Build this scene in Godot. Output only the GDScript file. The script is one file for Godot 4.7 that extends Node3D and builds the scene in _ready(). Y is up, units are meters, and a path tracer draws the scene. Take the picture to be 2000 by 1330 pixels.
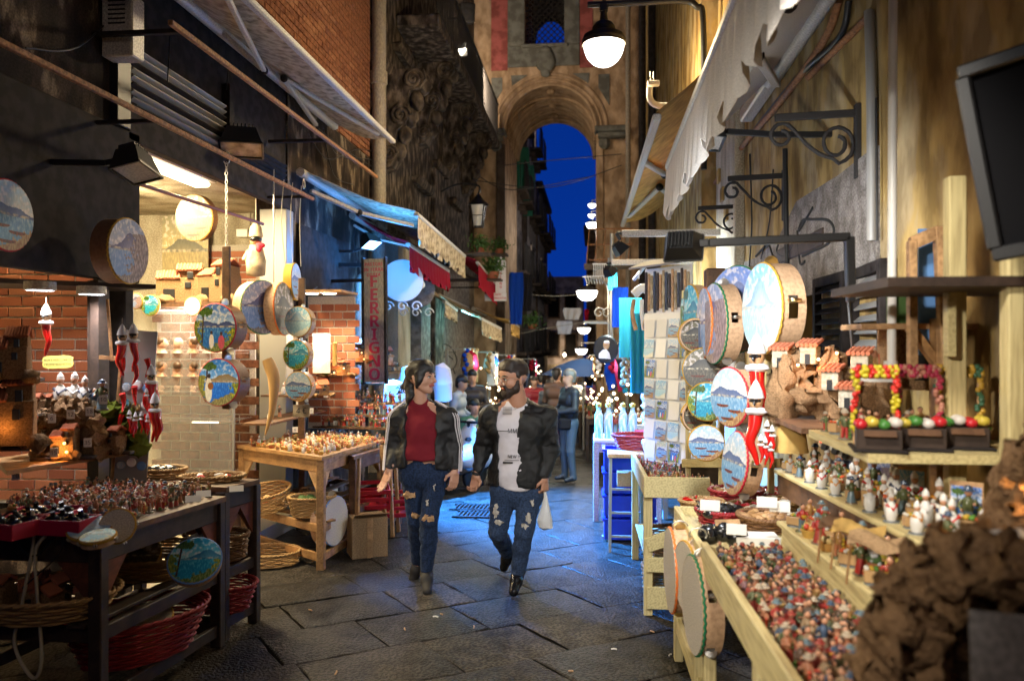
extends Node3D

const F := 1555.0
const EYE := 1.62
const SL := 0.0437
const XL := -3.3
const XR := 1.5
var cam_b := Basis()
var slope_b := Basis()
var taken := {}
var T := {}
var M := {}
var rng := RandomNumberGenerator.new()
var nz := FastNoiseLite.new()


# ---------- where things stand: a point from a direction of view and a real distance ----------
func ray(px: float, py: float) -> Vector3:
	return cam_b * V((px - 1000.0) / F, (665.0 - py) / F, -1.0)

func az(px: float, py: float, d: float) -> Vector3:
	var r := ray(px, py)
	return V(0, EYE, 0) + r * (-d / r.z)

func ax(px: float, py: float, x: float) -> Vector3:
	var r := ray(px, py)
	return V(0, EYE, 0) + r * (x / r.x)

func ag(px: float, py: float, h := 0.0) -> Vector3:
	var r := ray(px, py)
	return V(0, EYE, 0) + r * ((h - EYE) / (r.y - SL * r.z))

func g(x: float, d: float, h := 0.0) -> Vector3:
	return V(x, h - SL * d, -d)

func L(r: float, gg: float, b: float) -> Color:
	return Color(r, gg, b).linear_to_srgb()


# ---------- mesh building ----------
class MB:
	var v := PackedVector3Array()
	var n := PackedVector3Array()
	var uv := PackedVector2Array()
	var c := PackedColorArray()
	var ix := PackedInt32Array()
	var col := Color.WHITE
	var tint := false

	func tinted(k: Color) -> MB:
		col = k
		tint = true
		return self

	func vert(p: Vector3, nn: Vector3, u := Vector2.ZERO) -> int:
		v.append(p)
		n.append(nn)
		uv.append(u)
		c.append(col)
		return v.size() - 1

	func quad(a: Vector3, b: Vector3, cc: Vector3, d: Vector3, u0 := Vector2(0, 1), u1 := Vector2(1, 0)) -> MB:
		var nn := (b - a).cross(cc - a)
		if nn.length_squared() < 1e-16:
			nn = (cc - a).cross(d - a)
		nn = nn.normalized()
		var s := v.size()
		vert(a, nn, Vector2(u0.x, u0.y))
		vert(b, nn, Vector2(u1.x, u0.y))
		vert(cc, nn, Vector2(u1.x, u1.y))
		vert(d, nn, Vector2(u0.x, u1.y))
		ix.append_array([s, s + 2, s + 1, s, s + 3, s + 2])
		return self

	func tri(a: Vector3, b: Vector3, cc: Vector3) -> MB:
		var nn := (b - a).cross(cc - a).normalized()
		var s := v.size()
		vert(a, nn)
		vert(b, nn)
		vert(cc, nn)
		ix.append_array([s, s + 2, s + 1])
		return self

	func box(o: Vector3, sz: Vector3, bs := Basis(), bev := 0.0) -> MB:
		var h := sz * 0.5
		bev = minf(bev, minf(h.x, minf(h.y, h.z)) * 0.9)
		var ax := [Vector3(1, 0, 0), Vector3(0, 1, 0), Vector3(0, 0, 1)]
		for k in 3:
			var u: Vector3 = ax[(k + 1) % 3]
			var w: Vector3 = ax[(k + 2) % 3]
			var a: Vector3 = ax[k]
			for sg in [1.0, -1.0]:
				var ce: Vector3 = a * (h.dot(a) * sg)
				var uu: Vector3 = u * (h.dot(u) - bev) * sg
				var ww: Vector3 = w * (h.dot(w) - bev)
				quad(o + bs * (ce - uu - ww), o + bs * (ce + uu - ww), o + bs * (ce + uu + ww), o + bs * (ce - uu + ww))
		if bev > 0.0:
			for k in 3:
				var a: Vector3 = ax[k]
				var u: Vector3 = ax[(k + 1) % 3]
				var w: Vector3 = ax[(k + 2) % 3]
				var la := a * (h.dot(a) - bev)
				for su in [1.0, -1.0]:
					for sw in [1.0, -1.0]:
						var p1: Vector3 = u * h.dot(u) * su + w * (h.dot(w) - bev) * sw
						var p2: Vector3 = u * (h.dot(u) - bev) * su + w * h.dot(w) * sw
						if su * sw > 0.0:
							quad(o + bs * (p1 - la), o + bs * (p2 - la), o + bs * (p2 + la), o + bs * (p1 + la))
						else:
							quad(o + bs * (p2 - la), o + bs * (p1 - la), o + bs * (p1 + la), o + bs * (p2 + la))
			for sx in [1.0, -1.0]:
				for sy in [1.0, -1.0]:
					for sk in [1.0, -1.0]:
						var p := Vector3(h.x * sx, (h.y - bev) * sy, (h.z - bev) * sk)
						var q := Vector3((h.x - bev) * sx, h.y * sy, (h.z - bev) * sk)
						var r := Vector3((h.x - bev) * sx, (h.y - bev) * sy, h.z * sk)
						if sx * sy * sk > 0.0:
							tri(o + bs * p, o + bs * q, o + bs * r)
						else:
							tri(o + bs * p, o + bs * r, o + bs * q)
		return self

	# a bar of rectangular section from a to b
	func bar(a: Vector3, b: Vector3, w: float, t: float, up := Vector3.UP, bev := 0.0) -> MB:
		var z := (b - a).normalized()
		if absf(z.dot(up)) > 0.98:
			up = Vector3.RIGHT if absf(z.x) < 0.9 else Vector3.BACK
		var x := up.cross(z).normalized()
		var y := z.cross(x)
		return box((a + b) * 0.5, Vector3(w, t, a.distance_to(b)), Basis(x, y, z), bev)

	func tube(pts: Array, r, sides := 8, caps := true, closed := false) -> MB:
		var m := pts.size()
		var t0: Vector3 = (pts[1] - pts[0]).normalized()
		var up := Vector3.UP if absf(t0.y) < 0.9 else Vector3.RIGHT
		var x := up.cross(t0).normalized()
		var first := v.size()
		for i in m:
			var a: Vector3 = pts[(i - 1 + m) % m] if closed else pts[maxi(i - 1, 0)]
			var b: Vector3 = pts[(i + 1) % m] if closed else pts[mini(i + 1, m - 1)]
			var t := (b - a).normalized()
			x = (x - t * x.dot(t)).normalized()
			var y := t.cross(x)
			var rr: float = r[i] if r is Array else r
			for k in sides:
				var an := TAU * k / sides
				var nn := x * cos(an) + y * sin(an)
				vert(pts[i] + nn * rr, nn, Vector2(float(k) / sides, float(i) / m))
		var rings := m if closed else m - 1
		for i in rings:
			for k in sides:
				var a := first + i * sides + k
				var b := first + i * sides + (k + 1) % sides
				var cc := first + ((i + 1) % m) * sides + (k + 1) % sides
				var d := first + ((i + 1) % m) * sides + k
				ix.append_array([a, cc, b, a, d, cc])
		if caps and not closed:
			for e in 2:
				var i := 0 if e == 0 else m - 1
				var t: Vector3 = ((pts[0] - pts[1]) if e == 0 else (pts[m - 1] - pts[m - 2])).normalized()
				var s := vert(pts[i], t)
				for k in sides:
					vert(v[first + i * sides + k], t)
				for k in sides:
					var p := s + 1 + k
					var q := s + 1 + (k + 1) % sides
					ix.append_array([s, p, q] if e == 0 else [s, q, p])
		return self

	# turn a profile of (radius, height) round the y axis of a frame
	func lathe(pr: Array, seg := 16, xf := Transform3D(), smooth := false, squash := 1.0) -> MB:
		var m := pr.size()
		var nrm := []
		for i in m - 1:
			var e: Vector2 = pr[i + 1] - pr[i]
			nrm.append(Vector2(e.y, -e.x).normalized())
		for i in m - 1:
			var n0: Vector2 = nrm[i]
			var n1: Vector2 = nrm[i]
			if smooth:
				n0 = (nrm[maxi(i - 1, 0)] + nrm[i]).normalized()
				n1 = (nrm[mini(i + 1, m - 2)] + nrm[i]).normalized()
			var s := v.size()
			for k in seg + 1:
				var an := TAU * k / seg
				var d := Vector3(cos(an), 0, sin(an) * squash)
				vert(xf * (d * pr[i].x + Vector3(0, pr[i].y, 0)), (xf.basis * (d * n0.x + Vector3(0, n0.y, 0))).normalized(), Vector2(float(k) / seg, float(i) / m))
				vert(xf * (d * pr[i + 1].x + Vector3(0, pr[i + 1].y, 0)), (xf.basis * (d * n1.x + Vector3(0, n1.y, 0))).normalized(), Vector2(float(k) / seg, float(i + 1) / m))
			for k in seg:
				var a := s + k * 2
				ix.append_array([a, a + 2, a + 3, a, a + 3, a + 1])
		return self

	func ball(o: Vector3, r: Vector3, seg := 8, rings := 6) -> MB:
		var s := v.size()
		for i in rings + 1:
			var la := PI * i / rings - PI / 2
			for k in seg + 1:
				var an := TAU * k / seg
				var d := Vector3(cos(la) * cos(an), sin(la), cos(la) * sin(an))
				vert(o + d * r, (d / r).normalized(), Vector2(float(k) / seg, float(i) / rings))
		for i in rings:
			for k in seg:
				var a := s + i * (seg + 1) + k
				ix.append_array([a, a + 1, a + seg + 2, a, a + seg + 2, a + seg + 1])
		return self

	# a sheet through a grid of points, row by row
	func sheet(pts: PackedVector3Array, w: int, thick := 0.0) -> MB:
		var h := pts.size() / w
		var nn := PackedVector3Array()
		nn.resize(pts.size())
		for j in h:
			for i in w:
				var du := pts[j * w + mini(i + 1, w - 1)] - pts[j * w + maxi(i - 1, 0)]
				var dv := pts[mini(j + 1, h - 1) * w + i] - pts[maxi(j - 1, 0) * w + i]
				nn[j * w + i] = du.cross(dv).normalized()
		for side in (2 if thick > 0.0 else 1):
			var s := v.size()
			var sg := 1.0 if side == 0 else -1.0
			for j in h:
				for i in w:
					vert(pts[j * w + i] + nn[j * w + i] * (sg * thick * 0.5), nn[j * w + i] * sg, Vector2(float(i) / (w - 1), 1.0 - float(j) / (h - 1)))
			for j in h - 1:
				for i in w - 1:
					var a := s + j * w + i
					if side == 0:
						ix.append_array([a, a + w + 1, a + 1, a, a + w, a + w + 1])
					else:
						ix.append_array([a, a + 1, a + w + 1, a, a + w + 1, a + w])
		if thick > 0.0:
			var s := v.size() - 2 * pts.size()
			var o := pts.size()
			var rim := []
			for i in w - 1: rim.append([i, i + 1])
			for j in h - 1: rim.append([j * w + w - 1, (j + 1) * w + w - 1])
			for i in w - 1: rim.append([(h - 1) * w + w - 1 - i, (h - 1) * w + w - 2 - i])
			for j in h - 1: rim.append([(h - 1 - j) * w, (h - 2 - j) * w])
			for e in rim:
				quad(v[s + e[0]], v[s + o + e[0]], v[s + o + e[1]], v[s + e[1]])
		return self

	# an outline pushed along the z axis of a frame
	func prism(poly: PackedVector2Array, depth: float, xf := Transform3D()) -> MB:
		if Geometry2D.is_polygon_clockwise(poly):
			poly = poly.duplicate()
			poly.reverse()
		var t := Geometry2D.triangulate_polygon(poly)
		for e in 2:
			var s := v.size()
			var nn := (xf.basis * Vector3(0, 0, 1 if e == 0 else -1)).normalized()
			for p in poly:
				vert(xf * Vector3(p.x, p.y, depth * (0.5 if e == 0 else -0.5)), nn, p)
			for k in range(0, t.size(), 3):
				var a := t[k]
				var b := t[k + 1]
				var cc := t[k + 2]
				var ccw := (poly[b] - poly[a]).cross(poly[cc] - poly[a]) > 0.0
				if ccw == (e == 0):
					ix.append_array([s + a, s + cc, s + b])
				else:
					ix.append_array([s + a, s + b, s + cc])
		for k in poly.size():
			var p := poly[k]
			var q := poly[(k + 1) % poly.size()]
			quad(xf * Vector3(p.x, p.y, -depth / 2), xf * Vector3(q.x, q.y, -depth / 2), xf * Vector3(q.x, q.y, depth / 2), xf * Vector3(p.x, p.y, depth / 2))
		return self

	func add(o: MB, xf: Transform3D) -> MB:
		var s := v.size()
		for k in o.v.size():
			v.append(xf * o.v[k])
			n.append((xf.basis * o.n[k]).normalized())
		uv.append_array(o.uv)
		c.append_array(o.c)
		tint = tint or o.tint
		for k in o.ix:
			ix.append(s + k)
		return self

	# push every point along its own normal by noise, for rock, plaster, bark
	func rough(noise: FastNoiseLite, amount: float, freq := 1.0) -> MB:
		for k in v.size():
			var p := v[k] * freq
			v[k] += Vector3(noise.get_noise_3d(p.x, p.y, p.z), noise.get_noise_3d(p.x + 91.0, p.y, p.z), noise.get_noise_3d(p.x, p.y + 57.0, p.z)) * amount
		return renorm()

	func renorm() -> MB:
		var a := PackedVector3Array()
		a.resize(v.size())
		for k in range(0, ix.size(), 3):
			var f := (v[ix[k + 2]] - v[ix[k]]).cross(v[ix[k + 1]] - v[ix[k]])
			a[ix[k]] += f
			a[ix[k + 1]] += f
			a[ix[k + 2]] += f
		for k in v.size():
			if a[k].length_squared() > 1e-20:
				var q := a[k].normalized()
				n[k] = q if q.dot(n[k]) > -0.2 else -q
		return self

	func mesh(renormal := false) -> ArrayMesh:
		var a := []
		a.resize(Mesh.ARRAY_MAX)
		a[Mesh.ARRAY_VERTEX] = v
		a[Mesh.ARRAY_NORMAL] = n
		a[Mesh.ARRAY_TEX_UV] = uv
		if tint:
			a[Mesh.ARRAY_COLOR] = c
		a[Mesh.ARRAY_INDEX] = ix
		var m := ArrayMesh.new()
		m.add_surface_from_arrays(Mesh.PRIMITIVE_TRIANGLES, a)
		if renormal:
			var st := SurfaceTool.new()
			st.create_from(m, 0)
			st.generate_normals()
			m = st.commit()
		return m


func V(x: float, y: float, z: float) -> Vector3:
	return Vector3(x, y, z)

func U(x: float, y: float) -> Vector2:
	return Vector2(x, y)

# ---------- nodes ----------
func numbered(s: String) -> String:
	taken[s] = taken.get(s, -1) + 1
	return s if taken[s] == 0 else "%s_%03d" % [s, taken[s]]

func tag(o: Node3D, label: String, category: String, grp := "", kind := "") -> Node3D:
	if label: o.set_meta("label", label)
	if category: o.set_meta("category", category)
	if grp: o.set_meta("group", grp)
	if kind: o.set_meta("kind", kind)
	return o

func thing(called: String, label: String, category: String, at := Vector3.ZERO, grp := "", bs := Basis()) -> Node3D:
	var o := Node3D.new()
	o.name = numbered(called)
	add_child(o)
	o.transform = Transform3D(bs, at)
	return tag(o, label, category, grp)

func put(parent: Node3D, called: String, shape, m, at := Vector3.ZERO, bs := Basis()) -> MeshInstance3D:
	var o := MeshInstance3D.new()
	o.mesh = shape.mesh() if shape is MB else shape
	if m is String: m = M[m]
	o.material_override = m
	o.name = called
	parent.add_child(o, true)
	o.transform = Transform3D(bs, at)
	return o

func solo(called: String, label: String, category: String, shape, m, at := Vector3.ZERO, grp := "", bs := Basis()) -> MeshInstance3D:
	var o := put(self, numbered(called), shape, m, at, bs)
	tag(o, label, category, grp)
	return o

func struct(called: String, shape, m, at := Vector3.ZERO, bs := Basis()) -> MeshInstance3D:
	var o := put(self, numbered(called), shape, m, at, bs)
	o.set_meta("kind", "structure")
	return o

func copy(o: Node3D, at: Vector3, label: String, bs := Basis()) -> Node3D:
	var base := String(o.name)
	if base.length() > 4 and base[-4] == "_" and base.right(3).is_valid_int():
		base = base.left(-4)
	var c: Node3D = o.duplicate()
	c.name = numbered(base)
	add_child(c)
	c.transform = Transform3D(bs, at)
	if label: c.set_meta("label", label)
	return c

func rot(x: float, y: float, z := 0.0) -> Basis:
	return Basis.from_euler(V(deg_to_rad(x), deg_to_rad(y), deg_to_rad(z)))

func arc(c: Vector3, u: Vector3, w: Vector3, a0: float, a1: float, n: int) -> Array:
	var o := []
	for k in n + 1:
		var a := lerpf(a0, a1, float(k) / n)
		o.append(c + u * cos(a) + w * sin(a))
	return o

# a hand-made curve through points
func curve(pts: Array, each := 6) -> Array:
	var o := []
	for k in pts.size() - 1:
		var p0: Vector3 = pts[maxi(k - 1, 0)]
		var p1: Vector3 = pts[k]
		var p2: Vector3 = pts[k + 1]
		var p3: Vector3 = pts[mini(k + 2, pts.size() - 1)]
		for j in each:
			o.append(p1.cubic_interpolate(p2, p0, p3, float(j) / each))
	o.append(pts[-1])
	return o

func letters(parent: Node3D, called: String, s: String, size: float, m, at: Vector3, bs := Basis(), weight := 700, deep := 0.004, serif := false) -> MeshInstance3D:
	var t := TextMesh.new()
	var f := SystemFont.new()
	f.font_names = PackedStringArray(["Droid Serif" if serif else "Droid Sans"])
	f.font_weight = weight
	t.font = f
	t.text = s
	t.font_size = 32
	t.pixel_size = size / 32.0
	t.depth = deep
	t.curve_step = 4.0
	return put(parent, called, t, m, at, bs)


# ---------- textures and materials ----------
func noise_tex(seed_: int, freq: float, stops: Array, cols: Array, type := FastNoiseLite.TYPE_SIMPLEX_SMOOTH, oct := 4, size := 512, warp := 0.0) -> NoiseTexture2D:
	var t := NoiseTexture2D.new()
	var f := FastNoiseLite.new()
	f.seed = seed_
	f.frequency = freq
	f.noise_type = type
	f.fractal_octaves = oct
	if type == FastNoiseLite.TYPE_CELLULAR:
		f.cellular_return_type = FastNoiseLite.RETURN_DISTANCE2_SUB
	if warp > 0.0:
		f.domain_warp_enabled = true
		f.domain_warp_amplitude = warp
		f.domain_warp_frequency = freq
	t.noise = f
	t.width = size
	t.height = size
	t.seamless = true
	t.generate_mipmaps = false
	if cols:
		var r := Gradient.new()
		r.offsets = PackedFloat32Array(stops)
		r.colors = PackedColorArray(cols)
		t.color_ramp = r
	return t

func mat(called: String, col: Color, rough := 0.8, o := {}) -> StandardMaterial3D:
	var m := StandardMaterial3D.new()
	m.resource_name = called
	m.albedo_color = col
	m.roughness = rough
	m.metallic = o.get("metal", 0.0)
	m.metallic_specular = o.get("spec", 0.5 if rough < 0.85 else 0.25)
	if o.has("tex"):
		m.albedo_texture = o.tex
	if o.has("bump"):
		m.heightmap_enabled = true
		m.heightmap_texture = o.bump
		m.heightmap_scale = o.get("deep", 0.3)
	if o.has("detail"):
		m.detail_enabled = true
		m.detail_albedo = o.detail
		m.detail_blend_mode = BaseMaterial3D.BLEND_MODE_MUL
		m.detail_uv_layer = BaseMaterial3D.DETAIL_UV_2
		m.uv2_triplanar = true
		m.uv2_world_triplanar = o.get("world", true)
		m.uv2_scale = o.get("dscale", Vector3.ONE * 2.0)
	if o.has("rtex"):
		m.roughness_texture = o.rtex
	if o.has("tri"):
		m.uv1_triplanar = true
		m.uv1_world_triplanar = o.get("world", true)
		m.uv1_scale = o.tri if o.tri is Vector3 else Vector3.ONE * o.tri
	if o.get("vc", false): m.vertex_color_use_as_albedo = true
	if o.has("emit"):
		m.emission_enabled = true
		m.emission = o.emit
		m.emission_energy_multiplier = o.get("power", 1.0)
	if o.has("coat"):
		m.clearcoat_enabled = true
		m.clearcoat = o.coat
		m.clearcoat_roughness = o.get("coat_rough", 0.15)
	if o.has("rim"):
		m.rim_enabled = true
		m.rim = o.rim
		m.rim_tint = 0.6
	if o.has("back"):
		m.backlight_enabled = true
		m.backlight = o.back
	if o.has("alpha"):
		m.transparency = BaseMaterial3D.TRANSPARENCY_ALPHA
		m.albedo_color.a = o.alpha
	if o.get("two", false): m.cull_mode = BaseMaterial3D.CULL_DISABLED
	M[called] = m
	return m

func glow(called: String, col: Color, power: float) -> StandardMaterial3D:
	return mat(called, L(0.8, 0.8, 0.8), 0.4, {"emit": col, "power": power})

func spot(parent: Node3D, at: Vector3, to: Vector3, energy: float, col: Color, angle := 60.0, size := 0.12, blend := 0.6) -> void:
	var s := SpotLight3D.new()
	s.name = "spot_beam"
	parent.add_child(s, true)
	var here := parent.global_transform.affine_inverse()
	var p := here * at
	var q := here * to
	s.transform = Transform3D(Basis.looking_at(q - p, Vector3.UP if absf((q - p).normalized().y) < 0.97 else Vector3.RIGHT), p)
	s.light_energy = energy
	s.light_color = col
	s.spot_angle = angle
	s.spot_range = 40.0
	s.spot_attenuation = 2.0
	s.spot_angle_attenuation = blend
	s.light_size = size
	s.shadow_enabled = true

func omni(parent: Node3D, at: Vector3, energy: float, col: Color, size := 0.05) -> void:
	var s := OmniLight3D.new()
	s.name = "glow_point"
	parent.add_child(s, true)
	s.position = parent.global_transform.affine_inverse() * at
	s.light_energy = energy
	s.light_color = col
	s.light_size = size
	s.omni_range = 30.0
	s.omni_attenuation = 2.0
	s.shadow_enabled = true


func camera_and_sky() -> void:
	var yaw := atan2(160.0, F)
	cam_b = Basis(Vector3.UP, yaw) * Basis(Vector3.RIGHT, 0.0032)
	slope_b = Basis(Vector3.RIGHT, -atan(SL))
	var cam := Camera3D.new()
	cam.name = "camera"
	add_child(cam)
	cam.transform = Transform3D(cam_b, V(0, EYE, 0))
	cam.fov = rad_to_deg(2.0 * atan(665.0 / F))
	cam.near = 0.05
	cam.far = 400.0
	cam.current = true
	var at := CameraAttributesPhysical.new()
	at.frustum_focal_length = 28.0
	at.frustum_focus_distance = 6.0
	at.frustum_near = 0.05
	at.frustum_far = 400.0
	at.exposure_aperture = 1.9
	cam.attributes = at
	var we := WorldEnvironment.new()
	we.name = "world_environment"
	add_child(we)
	var e := Environment.new()
	e.background_mode = Environment.BG_SKY
	var sky := Sky.new()
	var sm := ProceduralSkyMaterial.new()
	sm.sky_top_color = L(0.0006, 0.014, 0.13)
	sm.sky_horizon_color = L(0.0016, 0.036, 0.33)
	sm.sky_curve = 0.3
	sm.ground_bottom_color = L(0.002, 0.004, 0.02)
	sm.ground_horizon_color = L(0.002, 0.01, 0.06)
	sky.sky_material = sm
	e.sky = sky
	e.tonemap_mode = Environment.TONE_MAPPER_LINEAR
	e.tonemap_exposure = 1.0
	e.sdfgi_enabled = true
	e.ssao_enabled = true
	e.ssil_enabled = true
	we.environment = e


func materials() -> void:
	nz.seed = 7
	nz.frequency = 1.0
	nz.fractal_octaves = 3
	rng.seed = 4242
	var S := FastNoiseLite.TYPE_SIMPLEX_SMOOTH
	var grey := [L(0.30, 0.30, 0.30), L(1, 1, 1)]
	T.fine = noise_tex(1, 0.05, [0.25, 0.75], [L(0.55, 0.55, 0.55), L(1, 1, 1)], S, 5)
	T.blot = noise_tex(2, 0.012, [0.3, 0.5, 0.7], [L(0.6, 0.58, 0.56), L(0.85, 0.84, 0.83), L(1, 1, 1)], S, 6, 512, 20.0)
	T.grime = noise_tex(3, 0.02, [0.2, 0.42, 0.6, 0.8], [L(0.38, 0.35, 0.32), L(0.66, 0.63, 0.60), L(0.88, 0.86, 0.84), L(1, 1, 1)], S, 6, 512, 30.0)
	T.relief = noise_tex(4, 0.04, [0.2, 0.8], grey, S, 5)
	T.chisel = noise_tex(5, 0.035, [0.30, 0.46, 0.54, 0.70], [L(0.25, 0.25, 0.25), L(0.5, 0.5, 0.5), L(0.72, 0.72, 0.72), L(1, 1, 1)], S, 3, 512, 14.0)
	T.grain = noise_tex(6, 0.03, [0.2, 0.45, 0.55, 0.8], [L(0.70, 0.66, 0.62), L(0.87, 0.85, 0.83), L(0.94, 0.93, 0.92), L(1, 1, 1)], S, 5, 256)
	T.cloth = noise_tex(8, 0.2, [0.3, 0.7], [L(0.75, 0.75, 0.75), L(1, 1, 1)], S, 3, 256)
	var ochre := noise_tex(11, 0.010, [0.15, 0.36, 0.52, 0.66, 0.85], [L(0.24, 0.15, 0.06), L(0.37, 0.25, 0.095), L(0.45, 0.31, 0.115), L(0.43, 0.32, 0.17), L(0.47, 0.37, 0.21)], S, 6, 512, 40.0)
	var cream := noise_tex(12, 0.012, [0.2, 0.5, 0.8], [L(0.33, 0.28, 0.2), L(0.5, 0.44, 0.33), L(0.6, 0.54, 0.42)], S, 6, 512, 20.0)
	var soot := noise_tex(13, 0.011, [0.30, 0.5, 0.60, 0.68, 0.80], [L(0.020, 0.015, 0.013), L(0.042, 0.030, 0.025), L(0.065, 0.047, 0.036), L(0.17, 0.13, 0.095), L(0.25, 0.20, 0.15)], S, 6, 512, 45.0)
	var stonec := noise_tex(14, 0.02, [0.25, 0.5, 0.75], [L(0.035, 0.028, 0.024), L(0.08, 0.063, 0.052), L(0.19, 0.155, 0.125)], S, 6, 512, 25.0)
	var tufa := noise_tex(15, 0.03, [0.2, 0.5, 0.8], [L(0.35, 0.235, 0.14), L(0.46, 0.32, 0.20), L(0.53, 0.38, 0.25)], S, 6, 512, 8.0)
	var drip := V(0.42, 0.15, 0.42)
	mat("plaster_ochre", Color.WHITE, 0.9, {"tex": ochre, "tri": drip, "detail": T.blot, "dscale": V(0.55, 0.3, 0.55)})
	mat("plaster_cream", Color.WHITE, 0.9, {"tex": cream, "tri": drip, "detail": T.fine})
	mat("plaster_grey", L(0.36, 0.33, 0.31), 0.92, {"tex": T.blot, "tri": 0.8, "detail": T.fine})
	mat("plaster_soot", Color.WHITE, 0.92, {"tex": soot, "tri": V(0.5, 0.22, 0.5), "detail": T.fine})
	mat("stone_carved", Color.WHITE, 0.9, {"tex": stonec, "tri": V(0.5, 0.25, 0.5), "detail": T.grime, "dscale": V(0.6, 0.25, 0.6)})
	mat("stone_tower", Color.WHITE, 0.92, {"tex": tufa, "tri": V(0.2, 0.12, 0.2), "detail": T.blot, "dscale": V(0.35, 0.2, 0.35)})
	mat("stone_dim", L(0.17, 0.17, 0.15), 0.92, {"tex": T.blot, "tri": 0.4})
	mat("stucco_pink", L(0.35, 0.10, 0.09), 0.92, {"tex": T.blot, "tri": 0.4})
	mat("far_wall", L(0.34, 0.31, 0.33), 0.92, {"tex": T.blot, "tri": 0.25})
	mat("far_dark", L(0.10, 0.075, 0.06), 0.92, {"tex": T.blot, "tri": 0.3})
	mat("far_brown", L(0.22, 0.15, 0.10), 0.92, {"tex": T.grime, "tri": 0.3})
	for k in 4:
		mat("slab_%d" % k, [L(0.066, 0.056, 0.046), L(0.054, 0.047, 0.040), L(0.082, 0.069, 0.055), L(0.046, 0.041, 0.036)][k], [0.56, 0.5, 0.6, 0.48][k], {"tex": T.chisel, "tri": 1.9, "detail": T.grime, "dscale": Vector3.ONE * 0.5, "bump": T.chisel, "deep": 0.9, "spec": 0.27})
	mat("joint_dirt", L(0.035, 0.03, 0.026), 0.95, {"tex": T.fine, "tri": 3.0})
	for k in 3:
		mat("brick_%d" % k, [L(0.29, 0.12, 0.062), L(0.24, 0.095, 0.052), L(0.35, 0.16, 0.085)][k], 0.92, {"tex": T.fine, "tri": 4.0, "detail": T.blot})
		mat("panel_brick_%d" % k, [L(0.44, 0.13, 0.055), L(0.34, 0.095, 0.045), L(0.5, 0.18, 0.085)][k], 0.75, {"tex": T.fine, "tri": 6.0})
	mat("mortar", L(0.17, 0.135, 0.105), 0.95, {"tex": T.fine, "tri": 3.0})
	mat("mortar_pale", L(0.66, 0.60, 0.52), 0.9, {"tex": T.fine, "tri": 3.0})
	mat("metal_dark", L(0.032, 0.027, 0.026), 0.75, {"tex": T.blot, "tri": 1.1, "spec": 0.2})
	mat("metal_black", L(0.012, 0.012, 0.013), 0.42, {"tex": T.fine, "tri": 4.0})
	mat("metal_grey", L(0.30, 0.29, 0.27), 0.5, {"metal": 0.3})
	mat("metal_white", L(0.56, 0.52, 0.46), 0.45, {"tex": T.fine, "tri": 2.0})
	mat("metal_rust", L(0.34, 0.15, 0.055), 0.75, {"tex": T.grime, "tri": 3.0})
	mat("metal_redrod", L(0.24, 0.05, 0.035), 0.5, {"tex": T.fine, "tri": 3.0})
	mat("steel", L(0.62, 0.6, 0.56), 0.3, {"metal": 0.9})
	mat("brass", L(0.75, 0.55, 0.24), 0.28, {"metal": 1.0})
	mat("iron_scroll", L(0.022, 0.018, 0.016), 0.75, {"bump": T.relief, "deep": 0.4, "tri": 8.0})
	mat("plastic_pipe", L(0.33, 0.28, 0.215), 0.55, {"tex": T.fine, "tri": V(2, 0.5, 2)})
	mat("plastic_white", L(0.72, 0.71, 0.68), 0.4)
	mat("plastic_red", L(0.42, 0.015, 0.03), 0.4)
	mat("plastic_blue", L(0.01, 0.03, 0.42), 0.4)
	mat("rubber_black", L(0.013, 0.013, 0.014), 0.5)
	mat("cord_pale", L(0.42, 0.37, 0.27), 0.6)
	mat("paper", L(0.72, 0.69, 0.63), 0.85)
	mat("paper_yellow", L(0.62, 0.55, 0.12), 0.8)
	mat("ink", L(0.02, 0.02, 0.02), 0.8)
	mat("ink_red", L(0.45, 0.02, 0.02), 0.8)
	var wg := {"tex": T.grain, "tri": V(5, 5, 1.0), "detail": T.blot, "dscale": Vector3.ONE * 1.1}
	mat("wood_brown", L(0.16, 0.078, 0.036), 0.62, wg)
	mat("wood_dark", L(0.048, 0.027, 0.017), 0.62, wg)
	mat("wood_red", L(0.20, 0.055, 0.02), 0.65, wg)
	mat("wood_oak", L(0.46, 0.25, 0.095), 0.6, wg)
	mat("wood_pine", L(0.60, 0.36, 0.17), 0.6, wg)
	mat("wood_cream", L(0.62, 0.52, 0.25), 0.6, {"tex": T.grain, "tri": V(7, 7, 0.5)})
	mat("wood_cream_post", L(0.58, 0.48, 0.23), 0.65, {"tex": T.grain, "tri": V(7, 0.5, 7)})
	mat("cork", L(0.38, 0.23, 0.12), 0.95, {"tex": T.grime, "tri": 9.0, "bump": T.relief, "deep": 1.2})
	mat("bark", L(0.26, 0.155, 0.08), 0.95, {"tex": T.grime, "tri": 4.0, "bump": T.relief, "deep": 1.5})
	mat("moss", L(0.14, 0.17, 0.015), 0.95, {"tex": T.fine, "tri": 12.0, "bump": T.relief, "deep": 1.5})
	mat("roof_tile", L(0.48, 0.16, 0.085), 0.85, {"tex": T.fine, "tri": 10.0})
	mat("wicker", L(0.46, 0.27, 0.10), 0.7, {"tex": T.fine, "tri": 20.0})
	mat("wicker_dark", L(0.24, 0.115, 0.045), 0.7, {"tex": T.fine, "tri": 20.0})
	mat("wicker_red", L(0.36, 0.012, 0.02), 0.55, {"tex": T.fine, "tri": 20.0})
	mat("canvas", L(0.60, 0.50, 0.34), 0.9, {"tex": T.grime, "tri": 0.9, "back": L(0.25, 0.2, 0.13), "two": true})
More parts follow.
